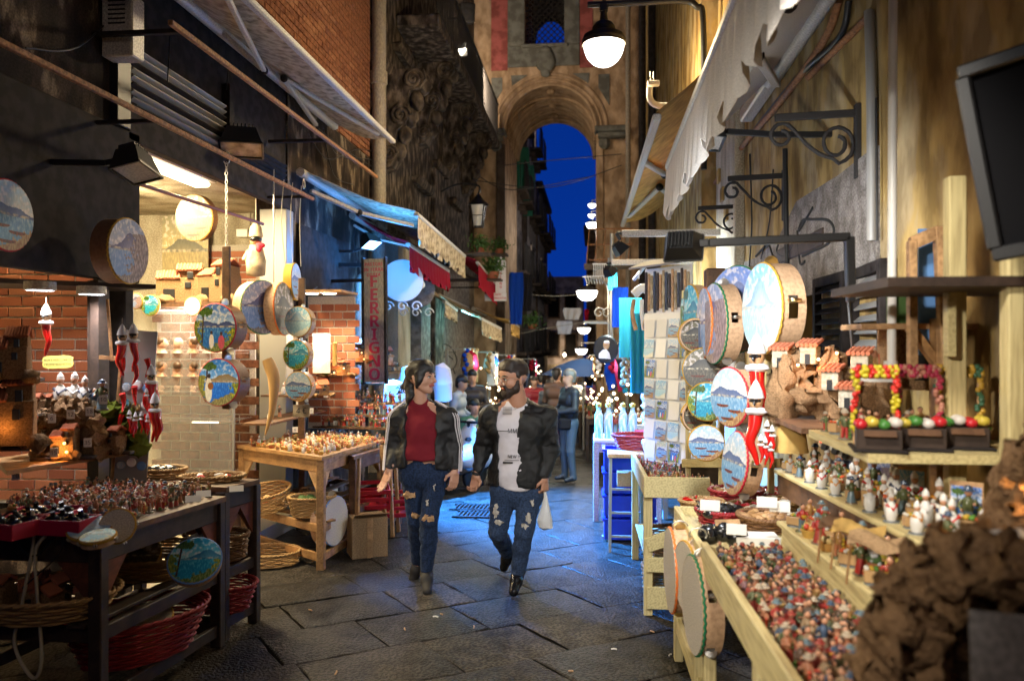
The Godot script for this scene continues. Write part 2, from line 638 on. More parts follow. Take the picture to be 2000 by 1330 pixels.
	mat("canvas_white", L(0.74, 0.70, 0.66), 0.85, {"tex": T.cloth, "tri": 2.0, "back": L(0.3, 0.28, 0.26), "two": true})
	mat("canvas_yellow", L(0.66, 0.43, 0.14), 0.85, {"tex": T.blot, "tri": 0.8, "back": L(0.35, 0.22, 0.07), "two": true})
	mat("canvas_red", L(0.42, 0.012, 0.035), 0.85, {"tex": T.cloth, "tri": 2.0, "back": L(0.2, 0.0, 0.01), "two": true})
	mat("cloth_blue", L(0.006, 0.05, 0.36), 0.85, {"tex": T.cloth, "tri": 4.0, "two": true})
	mat("cloth_dark", L(0.015, 0.014, 0.018), 0.85, {"two": true})
	mat("cloth_white", L(0.66, 0.64, 0.66), 0.85, {"two": true})
	mat("cloth_teal", L(0.02, 0.22, 0.26), 0.85, {"two": true})
	mat("cloth_green", L(0.04, 0.20, 0.12), 0.85, {"two": true})
	mat("awning_blue", L(0.01, 0.06, 0.22), 0.8, {"two": true})
	mat("cardboard", L(0.42, 0.27, 0.145), 0.85, {"tex": T.fine, "tri": 3.0})
	mat("box_red", L(0.36, 0.006, 0.045), 0.5)
	mat("drum_skin", L(0.66, 0.59, 0.48), 0.6, {"tex": T.fine, "tri": 5.0, "world": false})
	mat("drum_wood", L(0.60, 0.38, 0.22), 0.5, {"tex": T.grain, "tri": 5.0, "world": false})
	mat("drum_wood_dark", L(0.20, 0.10, 0.05), 0.5, {"tex": T.grain, "tri": 5.0, "world": false})
	mat("trim_gold", L(0.58, 0.33, 0.03), 0.7, {"bump": T.relief, "deep": 0.5, "tri": 20.0})
	mat("trim_green", L(0.0, 0.16, 0.06), 0.7)
	mat("trim_red", L(0.5, 0.01, 0.03), 0.7)
	mat("trim_blue", L(0.12, 0.28, 0.6), 0.7)
	mat("trim_orange", L(0.75, 0.17, 0.02), 0.7)
	mat("horn_red", L(0.50, 0.008, 0.006), 0.22, {"coat": 0.6})
	mat("mask_black", L(0.008, 0.008, 0.009), 0.25)
	mat("painted", Color.WHITE, 0.5, {"vc": true})
	mat("painted_gloss", Color.WHITE, 0.25, {"vc": true})
	mat("leaf", L(0.045, 0.10, 0.02), 0.7, {"two": true, "back": L(0.05, 0.1, 0.01)})
	mat("tile_cream", L(0.62, 0.54, 0.40), 0.3)
	mat("glass", L(0.8, 0.85, 0.85), 0.05, {"alpha": 0.10})
	mat("screen_dark", L(0.008, 0.008, 0.009), 0.6, {"spec": 0.05})
	glow("tube_light", L(1.0, 0.86, 0.58), 5.0)
	glow("lamp_globe_light", L(1.0, 0.93, 0.84), 6.0)
	glow("led_white_light", L(0.92, 0.95, 1.0), 7.0)
	glow("led_blue_light", L(0.30, 0.58, 1.0), 9.0)
	glow("led_warm_light", L(1.0, 0.84, 0.62), 5.0)
	glow("bulb_light", L(1.0, 0.42, 0.10), 5.0)
	glow("fairy_light", L(1.0, 0.75, 0.42), 6.0)
	glow("indicator_light", L(1.0, 0.05, 0.02), 3.0)
	glow("window_light", L(1.0, 0.75, 0.42), 1.2)
	glow("teal_tube_light", L(0.30, 0.95, 1.0), 3.0)


# a block between two lateral planes, two distances and two heights
func block(parent: Node3D, called: String, x0: float, x1: float, d0: float, d1: float, y0: float, y1: float, m, bev := 0.0) -> MeshInstance3D:
	return put(parent, called, MB.new().box(Vector3.ZERO, V(absf(x1 - x0), y1 - y0, absf(d1 - d0)), Basis(), bev), m, V((x0 + x1) / 2, (y0 + y1) / 2, -(d0 + d1) / 2))


func pavement() -> void:
	var gr := MB.new()
	gr.quad(V(-60, 0, 20), V(60, 0, 20), V(60, 0, -160), V(-60, 0, -160))
	var ground := struct("ground", gr, "joint_dirt", V(0, -0.03, 0), slope_b)
	var base := Node3D.new()
	base.name = "street_pavement"
	add_child(base)
	base.set_meta("kind", "structure")
	base.transform = Transform3D(slope_b, Vector3.ZERO)
	var shapes := []
	var r := RandomNumberGenerator.new()
	r.seed = 99
	for k in 7:
		var w: float = [0.50, 0.64, 0.78, 0.92, 1.06, 0.70, 0.86][k]
		var mb := MB.new()
		var nu := 7
		var pts := PackedVector3Array()
		# an uneven, worn top with dropped edges
		for j in nu:
			for i in nu:
				var u := float(i) / (nu - 1)
				var t := float(j) / (nu - 1)
				var e := minf(minf(u, 1 - u) * w, minf(t, 1 - t) * 0.6)
				var wob := V(nz.get_noise_2d(u * 3 + k * 9, t * 3), 0, nz.get_noise_2d(u * 3, t * 3 + k * 9)) * 0.012
				pts.append(V((u - 0.5) * (w - 0.014), -0.012 if e <= 0.0001 else 0.010 * nz.get_noise_2d(u * 2.5 + k * 5, t * 2.5) - (0.006 if e < 0.12 else 0.0), -(t - 0.5) * 0.592) + wob)
		# pull the second ring out to the rim so the edge is a narrow worn arris
		for j in nu:
			for i in nu:
				var u := clampf(float(i) / (nu - 1), 0, 1)
				var t := clampf(float(j) / (nu - 1), 0, 1)
				var q := pts[j * nu + i]
				if i == 1: q.x = -(w - 0.014) / 2 + 0.009
				if i == nu - 2: q.x = (w - 0.014) / 2 - 0.009
				if j == 1: q.z = 0.296 - 0.009
				if j == nu - 2: q.z = -0.296 + 0.009
				pts[j * nu + i] = q
		mb.sheet(pts, nu)
		shapes.append([w, mb.mesh()])
	var u := V(0.80, 0, -0.60)
	var wv := V(-0.60, 0, -0.80)
	var bs := Basis(u, Vector3.UP, -wv)
	var n := 0
	for row in range(-30, 50):
		var x := -22.0 + r.randf() * 0.8
		while x < 24.0:
			var s: Array = shapes[r.randi() % 7]
			var c: Vector3 = u * (x + s[0] / 2) + wv * (row * 0.6)
			x += s[0]
			if c.x < -3.8 or c.x > 1.75 or -c.z < 0.4 or -c.z > 24.0:
				continue
			n += 1
			var m: String = "slab_%d" % [0, 0, 1, 2, 3, 1][r.randi() % 6]
			put(base, "paving_slab", s[1], m, c + V(0, r.randf_range(-0.006, 0.004), 0), bs * rot(r.randf_range(-0.5, 0.5), 0, r.randf_range(-0.5, 0.5)))
	print("slabs ", n)
	var far := MB.new().quad(V(-4, 0, -23.8), V(3, 0, -23.8), V(3, 0, -60), V(-4, 0, -60))
	struct("far_road", far, "slab_1", V(0, -0.008, 0), slope_b)
	# an iron drain cover of two gratings, set in the slabs
	var dr := thing("drain_cover", "pair of iron drain gratings set in the blue-lit paving", "drain", ag(935, 1000), "", slope_b)
	for k in 2:
		var mb := MB.new()
		for i in 9:
			mb.box(V(-0.2 + i * 0.05, 0.012, 0.0), V(0.022, 0.014, 0.36), Basis(), 0.003)
		mb.box(V(0, 0.012, 0.2), V(0.5, 0.016, 0.04)).box(V(0, 0.012, -0.2), V(0.5, 0.016, 0.04))
		put(dr, "grating", mb, "metal_dark", V(-0.12 + k * 0.12, 0, -0.26 + k * 0.5))
	# litter on the slabs
	var lit := [[850, 1208], [790, 1232], [925, 1228], [1200, 1272], [1275, 1237], [655, 1318], [1178, 1049], [862, 1203], [1115, 1315], [1310, 1283], [605, 1195]]
	for k in lit.size():
		var mb := MB.new()
		var s := 0.012 + 0.01 * r.randf()
		mb.tube([V(-s, 0.006, 0), V(0, 0.008, 0.003), V(s, 0.006, 0)], 0.005, 6)
		solo("litter", "small scrap of litter lying in a joint of the paving", "litter", mb, "paper" if k % 3 == 0 else "wood_pine", ag(lit[k][0], lit[k][1]) + V(0, 0.002, 0), "litter scraps on the paving", rot(0, r.randf() * 360, 0))


# rows of single bricks on a face; each one a part, those past the limit joined
func bricks(parent: Node3D, o: Vector3, u: Vector3, up: Vector3, out: Vector3, w: float, h: float, bw: float, bh: float, gap: float, mats: Array, most := 300, proud := 0.012) -> void:
	var shapes := []
	for k in 4:
		var mb := MB.new().box(Vector3.ZERO, V(bw - gap, bh - gap, 0.05), Basis(), 0.004)
		if k > 0:
			mb.rough(nz, 0.004, 20.0 + k * 7)
		shapes.append(mb)
	var half := MB.new().box(Vector3.ZERO, V(bw / 2 - gap, bh - gap, 0.05), Basis(), 0.004)
	var meshes := [shapes[0].mesh(), shapes[1].mesh(), shapes[2].mesh(), shapes[3].mesh()]
	var hm := half.mesh()
	var rest := MB.new()
	var r := RandomNumberGenerator.new()
	r.seed = int(w * 1000 + h * 77)
	var bs := Basis(u, up, out)
	var n := 0
	for j in int(h / bh):
		var x := 0.0
		var odd := j % 2 == 1
		while x < w - 0.01:
			var cut := bw
			if odd and x == 0.0 or x + bw > w + 0.01:
				cut = bw / 2
			var p := o + u * (x + cut / 2) + up * ((j + 0.5) * bh) + out * (proud - 0.025 + r.randf_range(-0.004, 0.003))
			x += cut
			n += 1
			var k := r.randi() % 4
			if n <= most:
				put(parent, "brick", meshes[k] if cut == bw else hm, mats[r.randi() % mats.size()], p, bs)
			else:
				rest.add(shapes[k] if cut == bw else half, Transform3D(bs, p))
	if rest.v.size():
		var o2 := put(parent, "brick_field", rest, mats[0])
		o2.set_meta("kind", "stuff")


func left_building() -> void:
	# the near house on the shop side: dark plaster, metal panels, the shop opening, brick above
	var b := thing("shop_house", "soot-dark house with a lit shop opening and brick upper wall", "building")
	block(b, "wall", XL - 0.35, XL, -12.0, 4.0, -1.0, 20.0, "plaster_soot")
	block(b, "wall", XL - 0.35, XL, 4.0, 5.45, 3.05, 20.0, "plaster_soot")
	block(b, "wall", XL - 0.35, XL, 5.45, 8.3, 4.352, 20.0, "plaster_soot")
	block(b, "wall", XL - 0.35, XL, 8.3, 11.4, -1.0, 4.35, "plaster_soot")
	block(b, "wall", XL - 0.35, XL, 8.3, 11.4, 4.35, 20.0, "mortar")
	block(b, "lintel", XL - 0.05, XL + 0.03, 5.3, 8.45, 3.06, 3.28, "metal_dark", 0.006)
	block(b, "fascia_board", XL - 0.07, XL - 0.02, 5.45, 8.3, 3.28, 4.35, "metal_dark")
	# shutter panel over the niche
	block(b, "metal_panel", XL - 0.05, XL + 0.03, 3.0, 5.44, 2.05, 3.12, "metal_dark", 0.006)
	block(b, "post", XL - 0.06, XL + 0.06, 5.12, 5.28, 3.12, 4.9, "metal_black", 0.005)
	# louvres in the fascia: one slat after the other
	for k in 9:
		var y := 3.31 + k * 0.052
		put(b, "slat", MB.new().box(Vector3.ZERO, V(0.06, 0.012, 1.45), rot(0, 0, 34), 0.002), "metal_grey" if k % 3 else "metal_dark", V(XL + 0.005, y, -6.08))
	block(b, "louvre_frame", XL - 0.02, XL + 0.05, 6.82, 6.90, 3.28, 3.95, "metal_dark", 0.004)
	for k in 5:
		put(b, "slat", MB.new().box(Vector3.ZERO, V(0.05, 0.012, 1.3), rot(0, 0, 34), 0.002), "metal_dark", V(XL + 0.005, 3.31 + k * 0.05, -7.58))
	# jambs and the dark board beside the opening
	block(b, "jamb", XL - 0.28, XL + 0.02, 8.22, 8.42, -0.6, 3.06, "metal_grey", 0.006)
	block(b, "jamb", XL - 0.28, XL - 0.03, 5.36, 5.46, -0.4, 3.06, "metal_dark", 0.006)
	block(b, "dark_board", XL, XL + 0.05, 8.55, 10.3, 1.75, 2.95, "metal_dark", 0.006)
	# brick upper wall
	bricks(b, V(XL, 4.35, -7.4), V(0, 0, -1), Vector3.UP, Vector3.RIGHT, 4.0, 4.2, 0.26, 0.078, 0.013, ["brick_0", "brick_1", "brick_2", "brick_0"], 300, 0.02)
	# rusty rods on brackets that carry the hanging wares
	var rd := thing("wall_rod", "upper rusty rod on brackets above the shop opening", "rod", Vector3.ZERO, "rusty rods on the shop front")
	var ra := ax(330, 42, XL + 0.62)
	var rb := ax(735, 345, XL + 0.62)
	put(rd, "rod", MB.new().bar(ra, rb, 0.035, 0.035, Vector3.UP, 0.004), "metal_rust")
	for p in [ra.lerp(rb, 0.03), ra.lerp(rb, 0.62)]:
		put(rd, "bracket", MB.new().bar(V(XL, p.y, p.z), p, 0.04, 0.03, Vector3.UP, 0.004), "metal_dark")
	var r2 := thing("wall_rod", "lower rusty rod crossing the louvres above the shop opening", "rod", Vector3.ZERO, "rusty rods on the shop front")
	var rc := ax(-60, 52, XL + 0.45)
	var rdd := ax(610, 388, XL + 0.45)
	put(r2, "rod", MB.new().bar(rc, rdd, 0.032, 0.032, Vector3.UP, 0.004), "metal_rust")
	for f in [0.35, 0.97]:
		var p := rc.lerp(rdd, f)
		put(r2, "bracket", MB.new().bar(V(XL, p.y, p.z), p, 0.035, 0.025, Vector3.UP, 0.004), "metal_dark")
	# the electric box under the first bracket
	var bx := thing("meter_box", "small white ventilated box on the dark wall above the louvres", "electric box", ax(238, 55, XL + 0.13))
	put(bx, "casing", MB.new().box(Vector3.ZERO, V(0.22, 0.42, 0.15), Basis(), 0.01), "metal_white")
	for k in 6:
		put(bx, "vent_slot", MB.new().box(V(0, 0.16 - k * 0.03, 0.077), V(0.12, 0.01, 0.006)), "metal_black")
	# cables hanging and running over the front
	var cab := [
		[[245, 0], [150, 90], [47, 92]], [[330, 68], [325, 160]], [[446, 120], [440, 175]], [[640, 240], [655, 300], [720, 310], [745, 320]], [[620, 250], [670, 290], [735, 330]],
		[[600, 260], [640, 310], [700, 290], [740, 300]], [[630, 250], [650, 340], [690, 360]], [[700, 420], [690, 470], [705, 520]]]
	for k in cab.size():
		var pts := []
		for q in cab[k]:
			pts.append(ax(q[0], q[1], XL + 0.035))
		var lab: String = ["thin dark cable looping over the sooty wall", "short wire hanging from the upper rusty rod", "bent wire hanging over the lit lintel", "tangled cable on the stained wall below the awning tip", "straight tangled wire on the stained wall below the awning", "sagging wire loop on the stained wall below the awning", "wire drop beside the awning roller on stained wall", "wire hanging beside the vertical shop sign"][k]
		solo("cable", lab, "cable", MB.new().tube(curve(pts), 0.006, 5), "rubber_black", Vector3.ZERO, "cables on the walls")


func palazzo() -> void:
	# the old stone house after the drain pipe: carved consoles under a long balcony
	var b := thing("stone_palazzo", "blackened stone palazzo with carved consoles under its balcony", "building")
	block(b, "wall", XL - 0.5, XL, 11.4, 21.8, 3.35, 20.0, "stone_carved")
	block(b, "wall", XL - 0.5, XL, 13.2, 14.1, -1.6, 3.35, "plaster_cream")
	block(b, "wall", XL - 0.5, XL, 15.0, 21.8, -1.8, 3.35, "plaster_grey")
	block(b, "recess_wall", XL - 0.9, XL - 0.5, 11.4, 13.2, -1.6, 3.35, "plaster_cream")
	block(b, "dark_doorway", XL - 1.2, XL - 0.6, 14.1, 15.0, -1.6, 3.35, "metal_black")
	block(b, "pilaster", XL, XL + 0.12, 11.45, 12.0, 3.4, 12.0, "stone_carved", 0.02)
	block(b, "pilaster", XL, XL + 0.10, 15.9, 16.8, -1.6, 5.2, "stone_carved", 0.02)
	block(b, "cornice", XL, XL + 0.16, 11.4, 21.7, 3.35, 3.5, "stone_carved", 0.02)
	# balcony: slab and railing seen from below
	block(b, "balcony_slab", XL, XL + 0.75, 13.0, 21.5, 6.9, 7.12, "stone_carved", 0.03)
	var rail := MB.new()
	for k in 54:
		var z := -13.05 - k * 0.158
		rail.bar(V(XL + 0.7, 7.12, z), V(XL + 0.7, 8.1, z), 0.02, 0.02)
	rail.bar(V(XL + 0.7, 8.12, -13.0), V(XL + 0.7, 8.12, -21.5), 0.05, 0.04)
	rail.bar(V(XL + 0.7, 7.2, -13.0), V(XL + 0.7, 7.2, -21.5), 0.03, 0.03)
	put(b, "railing", rail, "iron_scroll")
	# scrolled consoles
	for k in 4:
		var d := 12.35 + k * 2.55
		var pr := PackedVector2Array()
		var outl := [[0, 0], [0.66, 0.0], [0.70, -0.16], [0.60, -0.30], [0.44, -0.34], [0.40, -0.48], [0.46, -0.66], [0.36, -0.86], [0.24, -0.94], [0.20, -1.12], [0.24, -1.32], [0.14, -1.50], [0.0, -1.55]]
		for q in outl:
			pr.append(U(q[0], q[1]))
		var yy := 6.9 if k > 0 else 5.9
		var cmb := MB.new().prism(pr, 0.42)
		var cn := put(b, "console", cmb, "stone_carved", V(XL, yy, -d))
		var sc := MB.new()
		for e in [[0.50, -0.17, 0.15], [0.30, -0.72, 0.17], [0.12, -1.32, 0.13]]:
			var sp := []
			for t in 22:
				var a := t * 0.62
				var rr: float = e[2] * (1.0 - t / 24.0)
				sp.append(V(e[0] + cos(a) * rr, e[1] + sin(a) * rr, 0.22))
			sc.tube(sp, 0.035, 6)
		put(cn, "scroll", sc, "stone_carved")
		var leaf := MB.new()
		for t in 5:
			leaf.ball(V(0.62 - t * 0.10, -0.20 - t * 0.26, 0.0), V(0.12, 0.16, 0.17), 9, 6)
		leaf.rough(nz, 0.05, 7.0)
		put(cn, "acanthus_leaf", leaf, "stone_carved")
	# eroded mouldings between the consoles
	for k in 5:
		var mb := MB.new().box(Vector3.ZERO, V(0.22, 0.16, 1.3), Basis(), 0.05)
		mb.rough(nz, 0.04, 5.0)
		put(b, "moulding", mb, "stone_carved", V(XL + 0.08, [5.9, 6.5, 4.6, 5.3, 4.9][k], -[12.4, 13.4, 14.8, 16.6, 18.6][k]))
	# floodlit strip high on the house at the tower
	var fl := thing("wall_floodlight", "small bright floodlight high on the far palazzo corner", "floodlight", ax(914, 95, XL + 0.5))
	put(fl, "housing", MB.new().box(Vector3.ZERO, V(0.24, 0.30, 0.16), rot(20, 30, 0), 0.02), "metal_black")
	put(fl, "lens_light", MB.new().box(V(-0.1, -0.10, 0.11), V(0.2, 0.16, 0.02), rot(20, -20, 0)), "led_warm_light")
	put(fl, "bracket", MB.new().bar(V(-0.5, 0.05, 0), V(0, 0.05, 0), 0.04, 0.04), "metal_black")
	spot(fl, ax(914, 95, XL + 0.5) + V(-0.1, -0.05, 0.2), ax(903, 60, XL), 2.2, L(1, 0.9, 0.68), 75.0, 0.08)
	for k in 3:
		var q := ax([911, 917, 918][k], [25, 135, 175][k], XL + 0.42)
		var bo := thing("projector_box", ["uppermost dark projector bracketed to the floodlit palazzo corner", "dark projector just below the small floodlight on the palazzo corner", "lowest dark projector bracketed to the floodlit palazzo corner"][k], "projector", q, "projectors on the palazzo corner")
		put(bo, "casing", MB.new().box(Vector3.ZERO, V(0.34, 0.42, 0.3), rot(10, 20, 0), 0.02), "metal_dark")
		put(bo, "bracket", MB.new().bar(V(-0.42, -0.1, 0), V(0, -0.1, 0), 0.04, 0.04), "metal_black")
		put(bo, "lens_light", MB.new().box(V(0.04, 0, -0.17), V(0.26, 0.3, 0.02), rot(0, -20, 0)), "led_warm_light")
		spot(bo, q + V(0.08, 0, -0.24), V(-0.9, [10.5, 8.6, 7.0][k], -21.8), 3.6, L(1, 0.80, 0.58), 80.0, 0.1)
	# drain pipes
	var dp := thing("drain_pipe", "stout grey drain pipe where the brick wall meets the stone palazzo", "pipe")
	var px := XL + 0.13
	put(dp, "pipe", MB.new().tube([V(px, 0.5, -11.5), V(px, 12.0, -11.5)], 0.105, 14), "plastic_pipe")
	for y in [3.4, 5.55, 7.5]:
		put(dp, "collar", MB.new().lathe([U(0.105, -0.1), U(0.128, -0.09), U(0.128, 0.09), U(0.105, 0.1)], 14, Transform3D(Basis(), V(px, y, -11.5))), "plastic_pipe")
	var dp2 := thing("drain_pipe", "short grey pipe with elbow beside the vertical FERRIGNO sign", "pipe")
	var e0 := az(712, 535, 10.0)
	var e1 := az(698, 565, 10.0)
	var e2 := az(697, 760, 10.0)
	put(dp2, "pipe", MB.new().tube(curve([e0, e0.lerp(e1, 0.5) + V(-0.03, 0.02, 0), e1, e2], 5), 0.05, 12), "plastic_pipe")
	put(dp2, "clamp", MB.new().box(e2.lerp(e1, 0.7) + V(-0.2, 0, 0), V(0.4, 0.04, 0.04)), "metal_dark")


func window_on(b: Node3D, x: float, out: float, d: float, y: float, w: float, h: float, lit := false) -> void:
	# a window let into a facade that runs along the street
	var f := put(b, "window", MB.new().box(V(0, h / 2 + 0.05, 0), V(0.12, 0.1, w + 0.2), Basis(), 0.01).box(V(0, -h / 2 - 0.05, 0), V(0.16, 0.1, w + 0.24), Basis(), 0.01).box(V(0, 0, w / 2 + 0.05), V(0.12, h, 0.1)).box(V(0, 0, -w / 2 - 0.05), V(0.12, h, 0.1)), "far_wall", V(x + out * 0.03, y, -d))
	for k in 2:
		put(f, "pane", MB.new().box(V(-out * 0.03, 0, (k - 0.5) * w / 2), V(0.02, h, w / 2 - 0.03)), "window_light" if lit and k == 0 else "screen_dark")
	put(f, "mullion", MB.new().box(V(-out * 0.01, 0, 0), V(0.05, h, 0.05)), "metal_white")

func balcony_on(b: Node3D, x: float, out: float, d: float, y: float, w: float) -> void:
	var s := put(b, "balcony", MB.new().box(V(out * 0.28, 0, 0), V(0.56, 0.12, w), Basis(), 0.02), "far_dark", V(x, y, -d))
	var rail := MB.new()
	var n := int(w / 0.14)
	for k in n + 1:
		rail.bar(V(out * 0.52, 0.06, -w / 2 + k * w / n), V(out * 0.52, 0.95, -w / 2 + k * w / n), 0.018, 0.018)
	for e in [-w / 2, w / 2]:
		for k in 4:
			rail.bar(V(out * (0.1 + k * 0.13), 0.06, e), V(out * (0.1 + k * 0.13), 0.95, e), 0.018, 0.018)
	rail.bar(V(out * 0.52, 0.96, -w / 2), V(out * 0.52, 0.96, w / 2), 0.035, 0.03)
	put(s, "railing", rail, "iron_scroll")
	put(s, "corbel", MB.new().box(V(out * 0.15, -0.16, w * 0.3), V(0.3, 0.2, 0.12), Basis(), 0.03).box(V(out * 0.15, -0.16, -w * 0.3), V(0.3, 0.2, 0.12), Basis(), 0.03), "far_dark")


func bell_tower() -> void:
	var D := 21.8
	var b := thing("bell_tower", "ochre bell tower bridging the street on a tall round arch", "tower")
	var cx := -1.19
	var R := 1.26
	var sp := 7.44
	var poly := PackedVector2Array([U(-3.32, -2), U(cx - R, -2)])
	for k in 33:
		var a := PI - PI * k / 32
		poly.append(U(cx + cos(a) * R, sp + sin(a) * R))
	poly.append_array(PackedVector2Array([U(cx + R, -2), U(1.4, -2), U(1.4, 9.8), U(-3.32, 9.8)]))
	put(b, "arch_wall", MB.new().prism(poly, 3.5), "stone_tower", V(0, 0, -D - 1.75))
	# storey above with the window
	block(b, "upper_wall", -3.32, -1.89, D, D + 3.5, 9.8, 22.0, "stone_tower")
	block(b, "upper_wall", -0.80, 1.4, D, D + 3.5, 9.8, 22.0, "stone_tower")
	block(b, "upper_wall", -1.89, -0.80, D, D + 0.5, 13.4, 22.0, "stone_tower")
	var back := PackedVector2Array([U(-1.89, 9.8), U(-1.83, 9.8), U(-1.83, 11.2)])
	for k in 13:
		var a := PI - PI * k / 12
		back.append(U(-1.36 + cos(a) * 0.46, 11.25 + sin(a) * 0.6))
	back.append_array(PackedVector2Array([U(-0.90, 9.8), U(-0.79, 9.8), U(-0.79, 14), U(-1.89, 14)]))
	put(b, "rear_wall", MB.new().prism(back, 0.3), "stone_dim", V(0, 0, -D - 3.3))
	var lat := MB.new()
	for k in 30:
		var t := -1.2 + k * 0.17
		for sgn in [-1.0, 1.0]:
			var a := V(-1.87, 9.85 + t if sgn > 0 else 9.85 + t + 1.07, -D - 0.3)
			var c := V(-0.82, 9.85 + t + 1.05 if sgn > 0 else 9.85 + t, -D - 0.3)
			if minf(a.y, c.y) > 9.8 and maxf(a.y, c.y) < 13.4:
				lat.bar(a, c, 0.022, 0.022, Vector3.BACK)
			elif maxf(a.y, c.y) < 13.4 and maxf(a.y, c.y) > 9.85:
				var f := (9.82 - minf(a.y, c.y)) / absf(a.y - c.y)
				if a.y < c.y: a = a.lerp(c, f)
				else: c = c.lerp(a, f)
				lat.bar(a, c, 0.022, 0.022, Vector3.BACK)
	put(b, "window_lattice", lat, "metal_dark")
	# grey window surround, pink panels, spandrels, cartouche
	for q in [[-2.36, -1.89, 9.8, 15.0], [-0.80, -0.38, 9.8, 15.0]]:
		block(b, "window_surround", q[0], q[1], D - 0.06, D, q[2], q[3], "stone_dim", 0.015)
	block(b, "window_surround", -2.36, -0.38, D - 0.06, D, 9.22, 9.795, "stone_dim", 0.015)
	block(b, "window_sill", -2.0, -0.7, D - 0.14, D - 0.062, 9.72, 9.82, "stone_dim", 0.02)
	for q in [[-2.82, -2.365], [-0.375, -0.02]]:
		block(b, "pink_panel", q[0], q[1], D - 0.03, D, 9.15, 15.0, "stucco_pink")
	var car := MB.new().ball(Vector3.ZERO, V(0.26, 0.34, 0.12), 14, 10).ball(V(0, 0.28, 0), V(0.16, 0.12, 0.12), 10, 6).ball(V(0, -0.32, 0), V(0.15, 0.14, 0.1), 10, 6)
	car.rough(nz, 0.04, 9.0)
	put(b, "cartouche", car, "stone_dim", V(cx - 0.12, 9.35, -D + 0.1))
	for s in [-1.0, 1.0]:
		put(b, "spandrel_panel", MB.new().prism(PackedVector2Array([U(s * 1.62, 8.95), U(s * 1.32, 8.95), U(s * 1.32, 8.6), U(s * 1.62, 8.1)]), 0.03), "stone_dim", V(cx, 0, -D + 0.016))
		put(b, "spandrel_panel", MB.new().prism(PackedVector2Array([U(s * 1.08, 9.0), U(s * 0.62, 9.0), U(s * 1.05, 8.72)]), 0.03), "stone_dim", V(cx, 0, -D + 0.016))
	# archivolt rings
	for q in [[R + 0.02, 0.05, 0.06], [R + 0.16, 0.035, 0.05], [R + 0.30, 0.05, 0.07]]:
		put(b, "archivolt", MB.new().tube(arc(V(cx, sp, -D), V(q[0], 0, 0), V(0, q[0], 0), 0, PI, 36), q[1], 8), "stone_tower")
	# capitals and imposts
	for s in [-1.0, 1.0]:
		var c := put(b, "capital", MB.new().box(V(0, 0, 0), V(0.92, 0.16, 0.5), Basis(), 0.03).box(V(0, -0.16, 0), V(0.76, 0.16, 0.4), Basis(), 0.04).box(V(-s * 0.2, -0.36, 0), V(0.3, 0.3, 0.3), Basis(), 0.08), "stone_dim", V(cx + s * (R + 0.42), 7.42, -D + 0.02))
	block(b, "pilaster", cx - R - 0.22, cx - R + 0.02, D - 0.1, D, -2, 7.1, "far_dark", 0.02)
	block(b, "pilaster", cx + R + 0.0, cx + R + 0.2, D - 0.06, D, -2, 7.1, "stone_tower", 0.02)
	# vault ribs, crossing
	for k in 7:
		var z0 := -D - 0.3 - 0.45 * k
		for s in [-1.0, 1.0]:
			var pts := []
			for t in 25:
				var a := PI * t / 24
				pts.append(V(cx + cos(a) * (R - 0.03) * s, sp + sin(a) * (R - 0.03), z0 - sin(a * 0.5) * [1.3, 0.9, 0.5, 0.0, -0.4, -0.8, -1.2][k] * 0.8))
			put(b, "vault_rib", MB.new().tube(pts, [0.05, 0.035, 0.05, 0.03, 0.05, 0.035, 0.05][k], 7), "stone_tower")
	for k in 2:
		put(b, "arch_rim", MB.new().tube(arc(V(cx, sp, -D - 3.45 + k * 0.3), V(R - 0.04, 0, 0), V(0, R - 0.04, 0), 0, PI, 32), 0.06, 7), "stone_tower")
	for k in 3:
		put(b, "boss", MB.new().ball(Vector3.ZERO, V(0.13, 0.09, 0.13), 10, 7), "stone_tower", V(cx, sp + R - 0.05, -D - 0.4 - k * 1.2))


